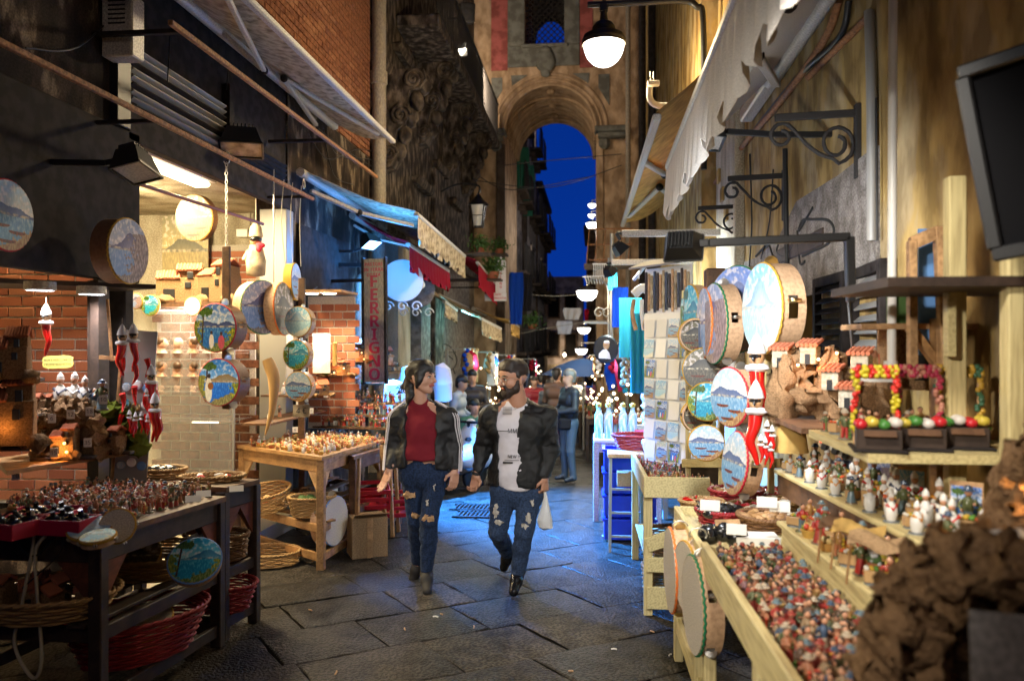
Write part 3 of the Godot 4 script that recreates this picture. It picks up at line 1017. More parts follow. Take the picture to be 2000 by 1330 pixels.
func beyond_arch() -> void:
	var spec := [[-2.75, 25.5, 31.0, 13.5, "far_brown", "narrow brown house with green-draped balconies just beyond the arch"], [-2.62, 31.0, 36.0, 12.5, "far_dark", "tall dark house rising behind the draped balconies"], [-2.55, 36.0, 44.0, 9.0, "far_brown", "lower dark house near the far end of the street"]]
	for q in spec:
		var b := thing("far_house", q[5], "building", Vector3.ZERO, "houses beyond the arch")
		block(b, "wall", q[0] - 3.0, q[0], q[1], q[2], -3.0, q[3], q[4])
		block(b, "cornice", q[0] - 0.2, q[0] + 0.25, q[1], q[2], q[3] - 0.25, q[3], "far_dark", 0.03)
		for s in 4:
			var y: float = 2.2 + s * 2.7
			for k in int((q[2] - q[1]) / 2.3):
				var d: float = q[1] + 1.2 + k * 2.3
				if y + 1.0 > q[3]: continue
				window_on(b, q[0], 1.0, d, y, 0.8, 1.5, (s * 3 + k) % 7 == 3)
				balcony_on(b, q[0], 1.0, d, y - 0.95, 1.5)
		for k in 5:
			block(b, "drain_pipe", q[0], q[0] + 0.08, q[1] + 0.3 + k * 0.9, q[1] + 0.38 + k * 0.9, -1, q[3] - 1, "far_wall")
	var rb := thing("far_house", "dark house edge beyond the arch on the lamp side of street", "building", Vector3.ZERO, "houses beyond the arch")
	block(rb, "wall", 0.12, 3.0, 26.0, 40.0, -3.0, 9.0, "far_dark")
	block(rb, "wall", -0.30, 3.0, 40.0, 46.0, -3.0, 7.4, "far_brown")
	block(rb, "cornice", -0.5, 0.2, 39.8, 46.0, 7.2, 7.5, "far_dark")
	for k in 3:
		window_on(rb, -0.30, -1.0, 43.0, 0.8 + k * 2.4, 0.9, 1.5, k == 0)
	# pale block that closes the street
	var e := thing("end_house", "pale lilac-lit house closing the far end of the street", "building")
	block(e, "wall", -3.6, -0.62, 47.0, 52.0, -4.0, 5.55, "far_wall")
	block(e, "lower_wall", -2.9, -0.64, 46.7, 47.0, -4.0, 0.35, "plaster_cream")
	for k in 2:
		for s in 2:
			var w := put(e, "window", MB.new().box(Vector3.ZERO, V(0.75, 1.5, 0.08), Basis(), 0.01), "far_dark", V(-2.35 + k * 1.0, 1.5 + s * 2.3, -46.97))
			put(w, "pane", MB.new().box(V(0, 0, 0.045), V(0.6, 1.3, 0.01)), "screen_dark")
	var dr := put(e, "door", MB.new().box(Vector3.ZERO, V(0.5, 2.2, 0.06), Basis(), 0.01), "far_dark", V(-2.3, -1.0, -46.66))
	var lp := thing("wall_lamp", "small up-and-down lamp on the pale wall at the street end", "lamp", az(1103, 693, 46.6))
	put(lp, "casing", MB.new().box(V(0, 0, 0), V(0.12, 0.3, 0.12), Basis(), 0.01), "metal_grey")
	put(lp, "bulb_light", MB.new().ball(V(0, 0, 0.1), V(0.1, 0.08, 0.05), 10, 7), "led_warm_light")
	omni(lp, az(1103, 693, 46.6) + V(0, 0, 0.25), 2.2, L(1, 0.72, 0.4), 0.1)
	# cloths hanging from the balconies and over the street
	var clo := [[1005, 290, 28.0, 0.55, 1.9, "cloth_green", "green net cloth hanging from the uppermost far balcony"], [1012, 330, 27.0, 0.7, 1.5, "cloth_green", "green net cloth hung at the middle of the far balconies"], [1025, 372, 31.0, 0.7, 2.0, "cloth_green", "lowest green net cloth on the far balconies"], [1008, 583, 19.0, 0.32, 1.25, "cloth_blue", "long bright blue cloth hanging over the street stalls"], [1028, 572, 19.5, 0.28, 0.9, "cloth_dark", "black cloth hanging beside the long blue one"],
		[1118, 613, 24.0, 0.5, 0.35, "cloth_white", "upper white flag strung across the narrow street"], [1103, 640, 26.0, 0.48, 0.42, "cloth_white", "lower white flag strung across the narrow street"], [1146, 617, 22.0, 0.1, 0.36, "canvas_red", "small red pennant strung beside the street lamp"]]
	for q in clo:
		var pts := PackedVector3Array()
		for j in 9:
			for i in 9:
				var u := i / 8.0 - 0.5
				var t := j / 8.0
				pts.append(V(u * q[3] * (1.0 + 0.1 * sin(t * 5)), -t * q[4] + 0.04 * u * u, 0.06 * sin(u * 16 + t * 2) * (0.4 + t)))
		solo("hanging_cloth", q[6], "cloth", MB.new().sheet(pts, 9, 0.004), q[5], az(q[0], q[1] - q[4] * F / q[2] * 0.5, q[2]), "cloths hung over the street", rot(0, 12, 0))
	# wires across
	var wires := [[[930, 352], [1075, 365], [1215, 322], "wire spanning the sky just inside the arch"], [[930, 340], [1000, 370], [1150, 345], "slack wire between the tower piers"], [[985, 322], [1080, 312], [1215, 300], "thin upper wire across the sky under the arch"], [[1030, 575], [1090, 578], [1160, 572], "taut line crossing the end of the street"], [[1000, 655], [1075, 640], [1150, 628], "line with flags crossing the street end"]]
	for k in wires.size():
		var d := 21.0 if k < 3 else 25.0
		var pts := [az(wires[k][0][0], wires[k][0][1], d), az(wires[k][1][0], wires[k][1][1], d), az(wires[k][2][0], wires[k][2][1], d)]
		solo("overhead_wire", wires[k][3], "wire", MB.new().tube(curve(pts, 10), 0.012 if k < 3 else 0.01, 5), "rubber_black" if k < 3 else "cord_pale", Vector3.ZERO, "wires over the street")


func right_building() -> void:
	var b := thing("ochre_house", "stained ochre house wall behind the tambourine stalls", "building")
	block(b, "wall", XR, XR + 0.5, -12.0, 5.45, -1.0, 20.0, "plaster_ochre")
	block(b, "wall", XR, XR + 0.5, 5.45, 6.3, -1.0, 1.35, "plaster_ochre")
	block(b, "wall", XR, XR + 0.5, 5.45, 6.3, 2.25, 20.0, "plaster_ochre")
	block(b, "wall", XR, XR + 0.5, 6.3, 9.8, -1.0, 20.0, "plaster_ochre")
	block(b, "wall", XR - 0.2, XR + 0.5, 9.8, 21.8, -2.0, 20.0, "plaster_ochre")
	block(b, "window_recess", XR + 0.35, XR + 0.5, 5.4, 6.35, 1.3, 2.3, "plaster_cream")
	block(b, "lintel", XR - 0.03, XR + 0.1, 5.3, 6.6, 2.25, 2.37, "wood_dark", 0.01)
	block(b, "pale_pilaster", XR - 0.10, XR, 8.1, 9.3, -1.0, 4.6, "plaster_cream", 0.01)
	for k in 3:
		block(b, "putlog_hole", XR - 0.13, XR - 0.101, 8.45 + k * 0.25, 8.6 + k * 0.25, 2.9 + k * 0.25, 3.05 + k * 0.25, "plaster_ochre", 0.005)
	# raised patch of grey render with sprayed lines
	var y0 := 1.95
	var pp := PackedVector2Array([U(4.35, y0), U(4.35, 2.66), U(5.0, 2.64), U(6.0, 2.66), U(6.6, 2.46), U(7.4, 2.4), U(8.05, 2.42), U(8.05, y0)])
	var bs := Basis(V(0, 0, -1), Vector3.UP, V(-1, 0, 0)) * Basis(Vector3.UP, 0)
	var patch := put(b, "render_patch", MB.new().prism(pp, 0.024, Transform3D(Basis(V(0, 0, -1), Vector3.UP, V(1, 0, 0)), Vector3.ZERO)), "plaster_grey", V(XR - 0.008, 0, 0))
	var gra := [[[1590, 405], [1575, 430], [1563, 450], [1570, 430], [1590, 428], [1620, 430], [1632, 450], [1620, 475], [1590, 490], [1570, 500]], [[1560, 450], [1563, 490], [1566, 515], [1575, 510]], [[1478, 500], [1495, 482], [1505, 480], [1512, 500], [1520, 505]], [[1525, 470], [1520, 490], [1535, 500], [1552, 480], [1540, 470]]]
	for q in gra:
		var pts := []
		for p in q:
			pts.append(ax(p[0], p[1], XR - 0.0215))
		put(b, "sprayed_line", MB.new().tube(curve(pts, 5), 0.011, 6), "ink")
	# pipes and cables on the wall
	var pl := [[[1700, 20], [1705, 200], [1706, 470], 0.028, "tall slim pipe running down the ochre wall"], [[1640, 0], [1610, 80], [1522, 203], [1440, 300], [1336, 443], 0.026, "long conduit sloping along the ochre wall under the awning"], [[1660, 0], [1640, 75], [1560, 150], [1470, 260], 0.02, "black cable bundle sagging under the white awning"], [[1700, 30], [1660, 70], [1580, 150], 0.022, "upper conduit meeting the tall slim pipe"], [[1466, 300], [1470, 430], [1465, 520], 0.008, "thin cable dropping beside the big tambourines"], [[1512, 330], [1505, 430], [1488, 505], 0.006, "loose wire dropping behind the big tambourines"], [[1535, 290], [1537, 420], [1540, 545], 0.02, "vertical conduit between the scroll brackets"], [[1714, 190], [1716, 470], 0.007, "thin line running down beside the tall slim pipe"]]
	for q in pl:
		var pts := []
		for k in q.size() - 2:
			pts.append(ax(q[k][0], q[k][1], XR - 0.035))
		solo("wall_pipe", q[-1], "pipe", MB.new().tube(curve(pts, 5), q[-2], 8), "metal_rust" if q[-2] > 0.021 and q[-2] < 0.027 else "metal_grey" if q[-2] > 0.021 else "rubber_black", Vector3.ZERO, "pipes and cables on the ochre wall")
	var vp := thing("drain_pipe", "dark drain pipe on the ochre wall behind the street lamp", "pipe")
	put(vp, "pipe", MB.new().tube([V(XR - 0.32, -0.5, -19.5), V(XR - 0.32, 12, -19.5)], 0.09, 10), "metal_dark")
	var vp2 := thing("drain_pipe", "pale drain pipe beside the tower on the lamp side", "pipe")
	put(vp2, "pipe", MB.new().tube([V(0.92, -0.5, -21.5), V(0.92, 12.5, -21.5)], 0.07, 10), "plastic_pipe")
	var vp3 := thing("drain_pipe", "brown downpipe on the lit ochre wall past the lamp", "pipe")
	put(vp3, "pipe", MB.new().tube([V(XR - 0.3, -0.5, -16.6), V(XR - 0.3, 12, -16.6)], 0.08, 10), "metal_dark")


# a fold-out awning: roller on the wall, cloth, front bar, scalloped valance, jointed arms
func awning(label: String, wa: Vector3, wb: Vector3, fa: Vector3, fb: Vector3, m: String, drop: float, scallops: int, vm := "", sag := 0.05) -> Node3D:
	var t := thing("awning", label, "awning", Vector3.ZERO, "shop awnings")
	put(t, "roller", MB.new().tube([wa, wb], 0.05, 10), "metal_white")
	put(t, "front_bar", MB.new().bar(fa, fb, 0.07, 0.055, Vector3.UP, 0.012), "metal_white")
	var pts := PackedVector3Array()
	var n := 22
	for j in 9:
		for i in n + 1:
			var p := wa.lerp(wb, float(i) / n).lerp(fa.lerp(fb, float(i) / n), j / 8.0)
			pts.append(p + V(0, 0.035 - sag * sin(PI * j / 8.0) * (1 + 0.5 * sin(i * 0.9)) + 0.008 * sin(i * 2.3 + j), 0))
	put(t, "canvas", MB.new().sheet(pts, n + 1, 0.003), m)
	if drop > 0:
		var vp := PackedVector3Array()
		var k := scallops * 8
		var out := (fa - wa).normalized()
		for j in 7:
			for i in k + 1:
				var f := float(i) / k
				var dd := drop * (0.72 + 0.28 * absf(sin(PI * f * scallops))) * j / 6.0
				vp.append(fa.lerp(fb, f) + V(0, -dd - 0.02, 0) + out * (0.03 + 0.035 * sin(f * scallops * 9.0 + 1.3 * sin(f * 17)) * j / 6.0))
		put(t, "valance", MB.new().sheet(vp, k + 1, 0.003), vm if vm else m)
	return t

func awning_arm(t: Node3D, a: Vector3, e: Vector3, h: Vector3, w := 0.05) -> void:
	var o := put(t, "arm", MB.new().bar(a, e, w, w * 0.75, Vector3.UP, 0.008), "metal_white")
	put(t, "arm", MB.new().bar(e, h, w * 0.9, w * 0.7, Vector3.UP, 0.008), "metal_white")
	put(o, "joint", MB.new().ball(e, Vector3.ONE * w * 0.75, 10, 7), "metal_dark")


func awnings() -> void:
	var y := 4.31
	var a := awning("large cream awning folded out high above the shop opening", V(XL + 0.1, y, -3.6), V(XL + 0.1, y, -9.57), V(-2.46, 4.06, -3.6), V(-2.46, 4.10, -9.57), "canvas", 0.0, 1)
	awning_arm(a, ax(616, 243, XL + 0.12), ax(553, 152, -3.0), ax(738, 262, -2.5))
	awning_arm(a, ax(430, 60, XL + 0.12), ax(514, 137, -2.95), ax(440, -10, -2.5))
	put(a, "cassette", MB.new().bar(V(XL + 0.08, y + 0.08, -3.6), V(XL + 0.08, y + 0.08, -9.4), 0.14, 0.10, Vector3.UP, 0.01), "metal_dark")
	a = awning("cream awning with a deep ragged valance over the middle stall", ax(585, 335, XL + 0.1), V(XL + 0.1, 3.42, -13.3), V(-2.2, 3.22, -9.7), V(-2.2, 3.1, -13.4), "canvas", 0.36, 9)
	awning_arm(a, ax(605, 372, XL + 0.12), ax(700, 415, -2.75), ax(806, 440, -2.22), 0.06)
	put(a, "pull_ring", MB.new().tube(arc(ax(592, 358, XL + 0.3), V(0, 0.05, 0), V(0, 0, 0.03), 0, TAU, 12), 0.006, 5), "steel")
	a = awning("red awning with scalloped valance beside the blue floodlight", V(XL + 0.1, 3.32, -10.3), V(XL + 0.1, 3.28, -13.6), V(-2.52, 2.96, -10.6), V(-2.5, 2.86, -13.5), "canvas_red", 0.34, 10)
	awning_arm(a, V(XL + 0.1, 3.2, -10.35), V(-2.9, 3.02, -10.5), V(-2.55, 2.95, -10.65), 0.04)
	a = awning("dark red awning with pink-lit valance under the wall lantern", V(XL + 0.1, 3.7, -15.3), V(XL + 0.1, 3.6, -18.6), V(-2.3, 3.22, -15.6), V(-2.3, 2.98, -18.6), "canvas_red", 0.45, 7)
	a = awning("small cream awning above the graffiti pillar", V(XL + 0.1, 2.75, -13.9), V(XL + 0.1, 2.7, -15.4), V(-2.65, 2.36, -13.9), V(-2.65, 2.26, -15.2), "canvas", 0.24, 5)
	a = awning("cream awning edged in teal light among the far stalls", V(XL + 0.1, 2.6, -16.2), V(XL + 0.1, 2.5, -20.0), V(-2.2, 2.1, -15.4), V(-2.15, 1.95, -18.3), "canvas", 0.3, 6)
	put(a, "tube_light", MB.new().tube([V(-2.6, 2.26, -15.6), V(-2.55, 2.2, -17.4)], 0.02, 7), "teal_tube_light")
	omni(a, V(-2.5, 2.12, -16.4), 1.2, L(0.25, 0.9, 1.0), 0.1)
	a = awning("yellowed short awning behind the teal-lit one", V(-2.9, 2.45, -19.0), V(-2.9, 2.4, -21.2), V(-2.0, 2.15, -19.0), V(-2.0, 2.05, -21.2), "canvas_yellow", 0.3, 5)
	# lamp side
	a = awning("white awning with ruffled valance running over the tambourine stall", V(1.38, 3.66, -2.2), V(1.38, 3.66, -6.4), V(0.6, 3.05, -2.2), V(0.6, 3.02, -6.4), "canvas_white", 0.42, 15, "", 0.03)
	awning_arm(a, V(1.36, 3.55, -6.1), V(0.98, 3.35, -4.9), V(0.66, 3.05, -6.2), 0.06)
	awning_arm(a, V(1.36, 3.55, -3.0), V(1.0, 3.36, -4.2), V(0.66, 3.07, -3.2), 0.06)
	put(a, "blue_panel", MB.new().box(V(1.06, 3.46, -4.1), V(0.2, 0.012, 1.5), rot(0, 0, 38)), "awning_blue")
	put(a, "cassette", MB.new().bar(V(1.42, 3.78, -2.2), V(1.42, 3.74, -7.6), 0.12, 0.12, Vector3.UP, 0.015), "metal_white")
	a = awning("yellow awning tilted steeply beyond the white one", V(1.34, 4.35, -6.7), V(1.28, 4.0, -13.6), V(0.52, 3.48, -6.6), V(0.50, 3.66, -13.9), "canvas_yellow", 0.0, 1, "", 0.06)
	awning_arm(a, V(1.28, 3.9, -12.8), V(0.9, 3.75, -11.0), V(0.55, 3.6, -12.6), 0.07)
	awning_arm(a, V(1.3, 3.95, -9.0), V(0.9, 3.75, -10.2), V(0.55, 3.55, -8.6), 0.07)


# a black floodlight with fins, hood and lens; "to" is what it points at
func floodlight(label: String, at: Vector3, to: Vector3, s: float, lens: String, energy: float, col: Color, arm: Array, angle := 75.0) -> Node3D:
	var t := thing("floodlight", label, "floodlight", at, "floodlights on the stalls")
	var dir := (to - at).normalized()
	var bs := Basis.looking_at(dir, Vector3.UP if absf(dir.y) < 0.95 else Vector3.RIGHT)
	var mb := MB.new().box(V(0, 0, 0.30 * s), V(0.62 * s, 0.5 * s, 0.22 * s), bs, 0.02 * s)
	mb = MB.new()
	# tapered hood
	var q := [V(-0.5, -0.36, -0.2), V(0.5, -0.36, -0.2), V(0.5, 0.36, -0.2), V(-0.5, 0.36, -0.2), V(-0.34, -0.24, 0.32), V(0.34, -0.24, 0.32), V(0.34, 0.24, 0.32), V(-0.34, 0.24, 0.32)]
	var p := []
	for e in q: p.append(bs * (e * s))
	mb.quad(p[5], p[4], p[7], p[6]).quad(p[0], p[4], p[5], p[1]).quad(p[1], p[5], p[6], p[2]).quad(p[2], p[6], p[7], p[3]).quad(p[3], p[7], p[4], p[0])
	mb.quad(p[4], p[5], p[6], p[7])
	put(t, "hood", mb, "metal_black")
	var fins := MB.new()
	for k in 7:
		fins.box(bs * V((-0.27 + k * 0.09) * s, 0, 0.36 * s), V(0.025, 0.40, 0.14) * s, bs)
	put(t, "cooling_fins", fins, "metal_black")
	var rim := MB.new()
	for k in 4: rim.bar(p[k], p[(k + 1) % 4], 0.05 * s, 0.05 * s, dir)
	put(t, "rim", rim, "metal_black")
	put(t, "lens_light" if energy > 0 else "lens", MB.new().box(bs * V(0, 0, -0.17 * s), V(0.94, 0.66, 0.02) * s, bs), lens)
	if arm:
		var here := []
		for e in arm: here.append(e - at)
		var am := MB.new()
		for k in here.size() - 1:
			am.bar(here[k], here[k + 1], 0.035, 0.035, Vector3.UP, 0.004)
		put(t, "arm", am, "metal_black")
	if energy > 0:
		spot(t, at + dir * 0.24 * s, to, energy, col, angle, 0.10)
	return t


func scroll_bracket(label: String, d: float, y: float, s: float) -> void:
	var t := thing("scroll_bracket", label, "bracket", V(XR, y, -d), "iron scroll brackets on the ochre wall")
	put(t, "plate", MB.new().box(V(-0.015, -0.16 * s, 0), V(0.03, 0.42 * s, 0.05), Basis(), 0.004), "iron_scroll")
	put(t, "arm", MB.new().bar(V(-0.02, 0, 0), V(-0.47 * s, -0.015, 0), 0.03, 0.04, Vector3.UP, 0.004), "iron_scroll")
	var pts := []
	for k in 26:
		var a := -PI * 0.45 + k * 0.36
		var r := (0.115 * (1.0 - k / 40.0)) * s
		pts.append(V(-0.13 * s + cos(a) * r * 0.9, -0.17 * s + sin(a) * r, 0))
	pts.reverse()
	var low := pts[-1] as Vector3
	for k in 7:
		pts.append(low.lerp(V(-0.40 * s, -0.06 * s, 0), (k + 1) / 8.0) + V(0, -0.03 * s * sin(PI * k / 6.0), 0))
	for k in 20:
		var a := PI * 0.35 + k * 0.36
		var r := (0.075 * (1.0 - k / 30.0)) * s
		pts.append(V(-0.43 * s + cos(a) * r, -0.12 * s + sin(a) * r, 0))
	put(t, "scroll", MB.new().tube(pts, 0.011, 6).rough(nz, 0.006, 60.0), "iron_scroll")


func street_lamps() -> void:
	# the big globe lamp on its swan-neck pole
	var d := 9.5
	var t := thing("street_lamp", "large glowing globe street lamp on a black swan-neck arm", "street lamp", az(1180, 95, d))
	var s := 0.489 / 2
	var gl := []
	for k in 13:
		var a := PI * 0.5 * k / 12.0
		gl.append(U(sin(a) * s * 0.98, -0.27 * cos(a) + 0.06))
	put(t, "globe_light", MB.new().lathe(gl, 28, Transform3D(), true), "lamp_globe_light")
	put(t, "cap", MB.new().lathe([U(s * 1.05, 0.05), U(s * 1.07, 0.10), U(s * 0.98, 0.16), U(s * 0.6, 0.20), U(s * 0.56, 0.26), U(s * 0.42, 0.31), U(s * 0.2, 0.34), U(0.04, 0.44), U(0, 0.46)], 28), "metal_black")
	put(t, "neck", MB.new().tube([V(0, 0.4, 0), V(0, 0.58, 0)], 0.03, 8).box(V(0, 0.50, 0), V(0.1, 0.1, 0.07), Basis(), 0.01), "metal_black")
	var o := az(1180, 95, d)
	var p0 := az(1148, 8, d) - o
	var p1 := az(1335, 0, d) - o
	var p2 := az(1375, 45, d) - o
	var p3 := az(1376, 330, d) - o
	put(t, "arm", MB.new().tube(curve([p0, p0.lerp(p1, 0.5), p1, az(1362, 12, d) - o, p2, p3], 5), 0.036, 10), "metal_black")
	put(t, "wall_clamp", MB.new().bar(p3 + V(0, 0.25, 0), p3 + V(0.25, 0.25, 0), 0.05, 0.05), "metal_black")
	omni(t, o + V(0, -0.05, 0), 14.0, L(1.0, 0.78, 0.46), 0.2)
	# its fellow behind the camera
	var t3 := copy(t, V(-0.25, 5.3, 2.6), "twin globe street lamp standing behind the viewpoint")
	for c in t3.get_children():
		if c is OmniLight3D: c.light_energy = 2.0
	# bowl lamps on the scrolled post down the street
	var bowl := [[1147, 572, 13.5, 42, "glowing bowl lamp on a scrolled post past the lit stall"], [1141, 643, 17.5, 26, "small flat glowing lamp below the scrolled post lamp"], [1136, 684, 19.5, 24, "lowest glowing lamp over the far crowd"], [1157, 400, 26.0, 16, "uppermost of three small lamps against the sky edge"], [1156, 420, 27.0, 14, "middle of three small lamps against the sky edge"], [1158, 438, 24.0, 26, "star-bright lowest of three lamps against the sky edge"]]
	for k in bowl.size():
		var q: Array = bowl[k]
		var o2 := az(q[0], q[1], q[2])
		var r: float = minf(q[3] * q[2] / F / 2, 0.24)
		var lt := thing("bowl_lamp", q[4], "street lamp", o2, "small lamps down the street")
		put(lt, "bowl_light", MB.new().lathe([U(0, -r * 0.75), U(r * 0.5, -r * 0.68), U(r * 0.85, -r * 0.35), U(r, r * 0.1), U(r * 0.98, r * 0.2)], 18, Transform3D(), true), "lamp_globe_light")
		put(lt, "cap", MB.new().lathe([U(r * 1.03, r * 0.2), U(r * 0.7, r * 0.5), U(0.02, r * 0.7)], 18), "metal_dark")
		var wx := (0.62 if k == 0 else 0.9) if k < 3 else 0.10
		var ar := []
		if k == 0:
			ar = curve([V(0, r * 0.7, 0), V(0.12, r * 1.4, 0), V(0.34, 0.12, 0), V(0.42, -0.4, 0)], 5)
		else:
			ar = [V(0, r * 0.6, 0), V(0, r * 1.2, 0), V(maxf(wx - o2.x, 0.1), r * 1.2, 0)]
		put(lt, "arm", MB.new().tube(ar, 0.02, 6), "metal_grey")
		omni(lt, o2 + V(0, -0.02, 0), [2.2, 1.2, 1.2, 0.7, 0.5, 4.0][k], L(1, 0.82, 0.55) if k < 5 else L(0.9, 0.93, 1.0), 0.08)
		if k == 0:
			put(lt, "post", MB.new().tube([V(0.42, 1.0, 0), V(0.42, -3.2, 0)], 0.035, 8), "metal_grey")
			for e in 2:
				var sp := []
				for i in 18:
					var a2 := i * 0.45
					sp.append(V(0.2 + e * 0.14 + cos(a2) * 0.1 * (1 - i / 22.0), -0.34 + sin(a2) * 0.1 * (1 - i / 22.0), 0))
				put(lt, "scroll", MB.new().tube(sp, 0.012, 6), "metal_grey")
			put(lt, "cross_arm", MB.new().bar(V(-0.05, -0.5, 0), V(0.55, -0.52, 0), 0.03, 0.03), "metal_grey")
	# wall lantern on the palazzo
	var wl := thing("wall_lantern", "old four-sided lantern on an iron bracket at the palazzo", "lantern", az(934, 420, 16.5))
	var fr := MB.new()
	for k in 4:
		var a := PI / 4 + k * PI / 2
		var b := a + PI / 2
		var t0 := V(cos(a) * 0.20, 0.22, sin(a) * 0.20)
		var b0 := V(cos(a) * 0.13, -0.24, sin(a) * 0.13)
		fr.bar(t0, b0, 0.02, 0.02)
		fr.bar(t0, V(cos(b) * 0.20, 0.22, sin(b) * 0.20), 0.02, 0.02)
		fr.bar(b0, V(cos(b) * 0.13, -0.24, sin(b) * 0.13), 0.02, 0.02)
		fr.bar(b0.lerp(t0, 0.5), V(cos(b) * 0.165, -0.01, sin(b) * 0.165), 0.015, 0.015)
	put(wl, "frame", fr, "metal_black")
	put(wl, "glass_panes", MB.new().lathe([U(0.12, -0.23), U(0.185, 0.21)], 4, Transform3D(rot(0, 45, 0), Vector3.ZERO)), "plastic_white")
	put(wl, "cap", MB.new().lathe([U(0.22, 0.22), U(0.10, 0.34), U(0.05, 0.42), U(0, 0.46)], 8), "metal_black")
	put(wl, "bracket", MB.new().tube(curve([V(0, 0.44, 0), V(0.0, 0.62, 0), V(-0.45, 0.66, 0), V(-1.0, 0.4, 0)]), 0.022, 6).bar(V(-1.0, -1.1, 0), V(-1.0, 0.8, 0), 0.04, 0.04).bar(V(-1.0, -0.9, 0), V(0.35, -0.8, 0), 0.025, 0.025), "metal_black")


func fittings() -> void:
	awnings()
	street_lamps()
	var W := L(0.9, 0.95, 1.0)
	var o := Vector3.ZERO
	# shop side, two of them switched off
	o = az(262, 322, 4.5)
	floodlight("unlit black floodlight on a slotted arm before the dark panel", o, o + V(0.2, -0.8, 0.15), 0.26, "metal_white", 0.0, W, [o + V(0, 0.05, 0), az(205, 318, 4.5), az(70, 315, 4.5), az(-40, 345, 4.5)])
	o = az(470, 278, 6.8)
	floodlight("unlit dark floodlight hung above the shop lintel", o, o + V(0.1, -0.8, 0.25), 0.36, "canvas", 0.0, W, [o + V(0, 0.1, 0), V(XL, o.y + 0.12, o.z)])
	o = az(722, 472, 9.9)
	var bf := floodlight("blue-white floodlight blazing under the red awning", o, o + V(1.25, -2.2, 0.55), 0.26, "led_blue_light", 640.0, L(0.03, 0.27, 1.0), [o + V(-0.02, -0.05, -0.02), az(690, 490, 9.9), az(628, 492, 9.9), az(600, 492, 9.9)], 41.0)
	omni(bf, o + V(0.28, -0.2, 0.1), 2.2, L(0.05, 0.32, 1.0), 0.1)
	put(bf, "arm", MB.new().bar(az(720, 518, 9.9) - o, az(628, 516, 9.9) - o, 0.05, 0.05), "metal_black")
	# lamp side
	o = az(1334, 478, 3.5)
	floodlight("bright white floodlight on a long bar beside the big tambourines", o, V(1.0, 1.35, -5.4), 0.165, "led_white_light", 4.0, W, [o, az(1385, 474, 3.5), az(1662, 462, 3.5), az(1664, 590, 3.5)], 80.0)
	o = az(1385, 262, 5.2)
	floodlight("unlit black floodlight under the white awning", o, o + V(-0.1, -0.8, 0.1), 0.26, "metal_white", 0.0, W, [o, az(1420, 256, 5.2), az(1515, 262, 5.2), V(XR, o.y - 0.02, o.z)])
	o = az(1212, 486, 9.0)
	floodlight("lit floodlight on the upper white beam past the yellow awning", o, o + V(0.8, -0.9, -0.2), 0.2, "led_white_light", 8.0, L(0.9, 0.97, 1.0), [o + V(0, 0.1, 0), az(1205, 455, 9.0), az(1220, 455, 9.0)], 80.0)
	o = az(1192, 530, 10.6)
	floodlight("lit floodlight on the lower white beam past the yellow awning", o, o + V(0.7, -0.9, -0.5), 0.18, "led_white_light", 7.0, L(0.7, 0.95, 1.0), [o + V(0, 0.1, 0), az(1185, 515, 10.6), az(1200, 513, 10.6)], 80.0)
	for q in [[1215, 1345, 456, 9.0, "upper white beam reaching out over the lit stalls"], [1195, 1300, 512, 10.6, "lower white beam reaching out over the lit stalls"]]:
		var p := az(q[0], q[2], q[3])
		solo("wall_beam", q[4], "beam", MB.new().bar(p, V(XR - 0.05, p.y, p.z), 0.06, 0.075, Vector3.UP, 0.006), "metal_white", Vector3.ZERO, "white beams over the stalls")
	# the lamp over the near stall, above the picture's edge
	o = V(0.30, 2.85, -1.7)
	floodlight("white floodlight over the near figurine stall", o, V(0.95, 1.0, -3.4), 0.24, "led_white_light", 4.0, L(1.0, 0.93, 0.82), [o, o + V(0.35, 0.12, 0), o + V(1.15, 0.12, 0)], 36.0)
	o = V(-1.6, 2.55, 0.8)
	floodlight("white floodlight of the stall behind the viewpoint", o, o + V(2.2, -2.0, -6.0), 0.24, "led_white_light", 17.0, L(1.0, 0.92, 0.80), [o, o + V(-0.5, 0.1, 0), o + V(-1.68, 0.1, 0)], 26.0)
	o = az(1397, 548, 7.0)
	var bl := thing("box_lamp", "brown box lamp shining down on the wall behind the drums", "lamp", o)
	put(bl, "casing", MB.new().box(Vector3.ZERO, V(0.16, 0.2, 0.2), Basis(), 0.01), "wood_brown")
	put(bl, "lens_light", MB.new().box(V(0, -0.105, 0), V(0.13, 0.012, 0.17)), "led_white_light")
	put(bl, "wall_arm", MB.new().bar(V(0.08, 0, 0), V(XR - o.x, 0, 0), 0.04, 0.04), "metal_black")
	spot(bl, o + V(0, -0.13, 0), o + V(-0.45, -1, 0.15), 4.5, W, 82.0, 0.08)
	scroll_bracket("largest iron scroll bracket, beside the tall slim pipe", 4.66, 2.92, 1.0)
	scroll_bracket("middle iron scroll bracket with a hook under its arm", 6.4, 2.93, 0.95)
	scroll_bracket("smallest iron scroll bracket above the bright floodlight", 8.2, 3.0, 0.95)
	# conduit with a little antenna box
	var an := thing("antenna_conduit", "white elbow conduit carrying a small antenna box", "antenna", Vector3.ZERO)
	var pts := [az(1270, 170, 9.2), az(1270, 190, 9.2), az(1280, 203, 9.2), az(1300, 206, 9.2), az(1345, 203, 9.2), az(1410, 200, 9.2)]
	put(an, "conduit", MB.new().tube(curve(pts, 4), 0.036, 10), "plastic_white")
	put(an, "antenna_box", MB.new().box(az(1277, 162, 9.2), V(0.14, 0.05, 0.1), Basis(), 0.01), "plastic_white")
	for k in 2: put(an, "antenna", MB.new().tube([az(1272 + k * 6, 160, 9.2), az(1271 + k * 6, 138, 9.2)], 0.006, 5), "steel")
	# tv antenna on the far post
	var tv := thing("roof_antenna", "pale comb antenna above the bowl lamp post", "antenna", az(1172, 538, 13.6))
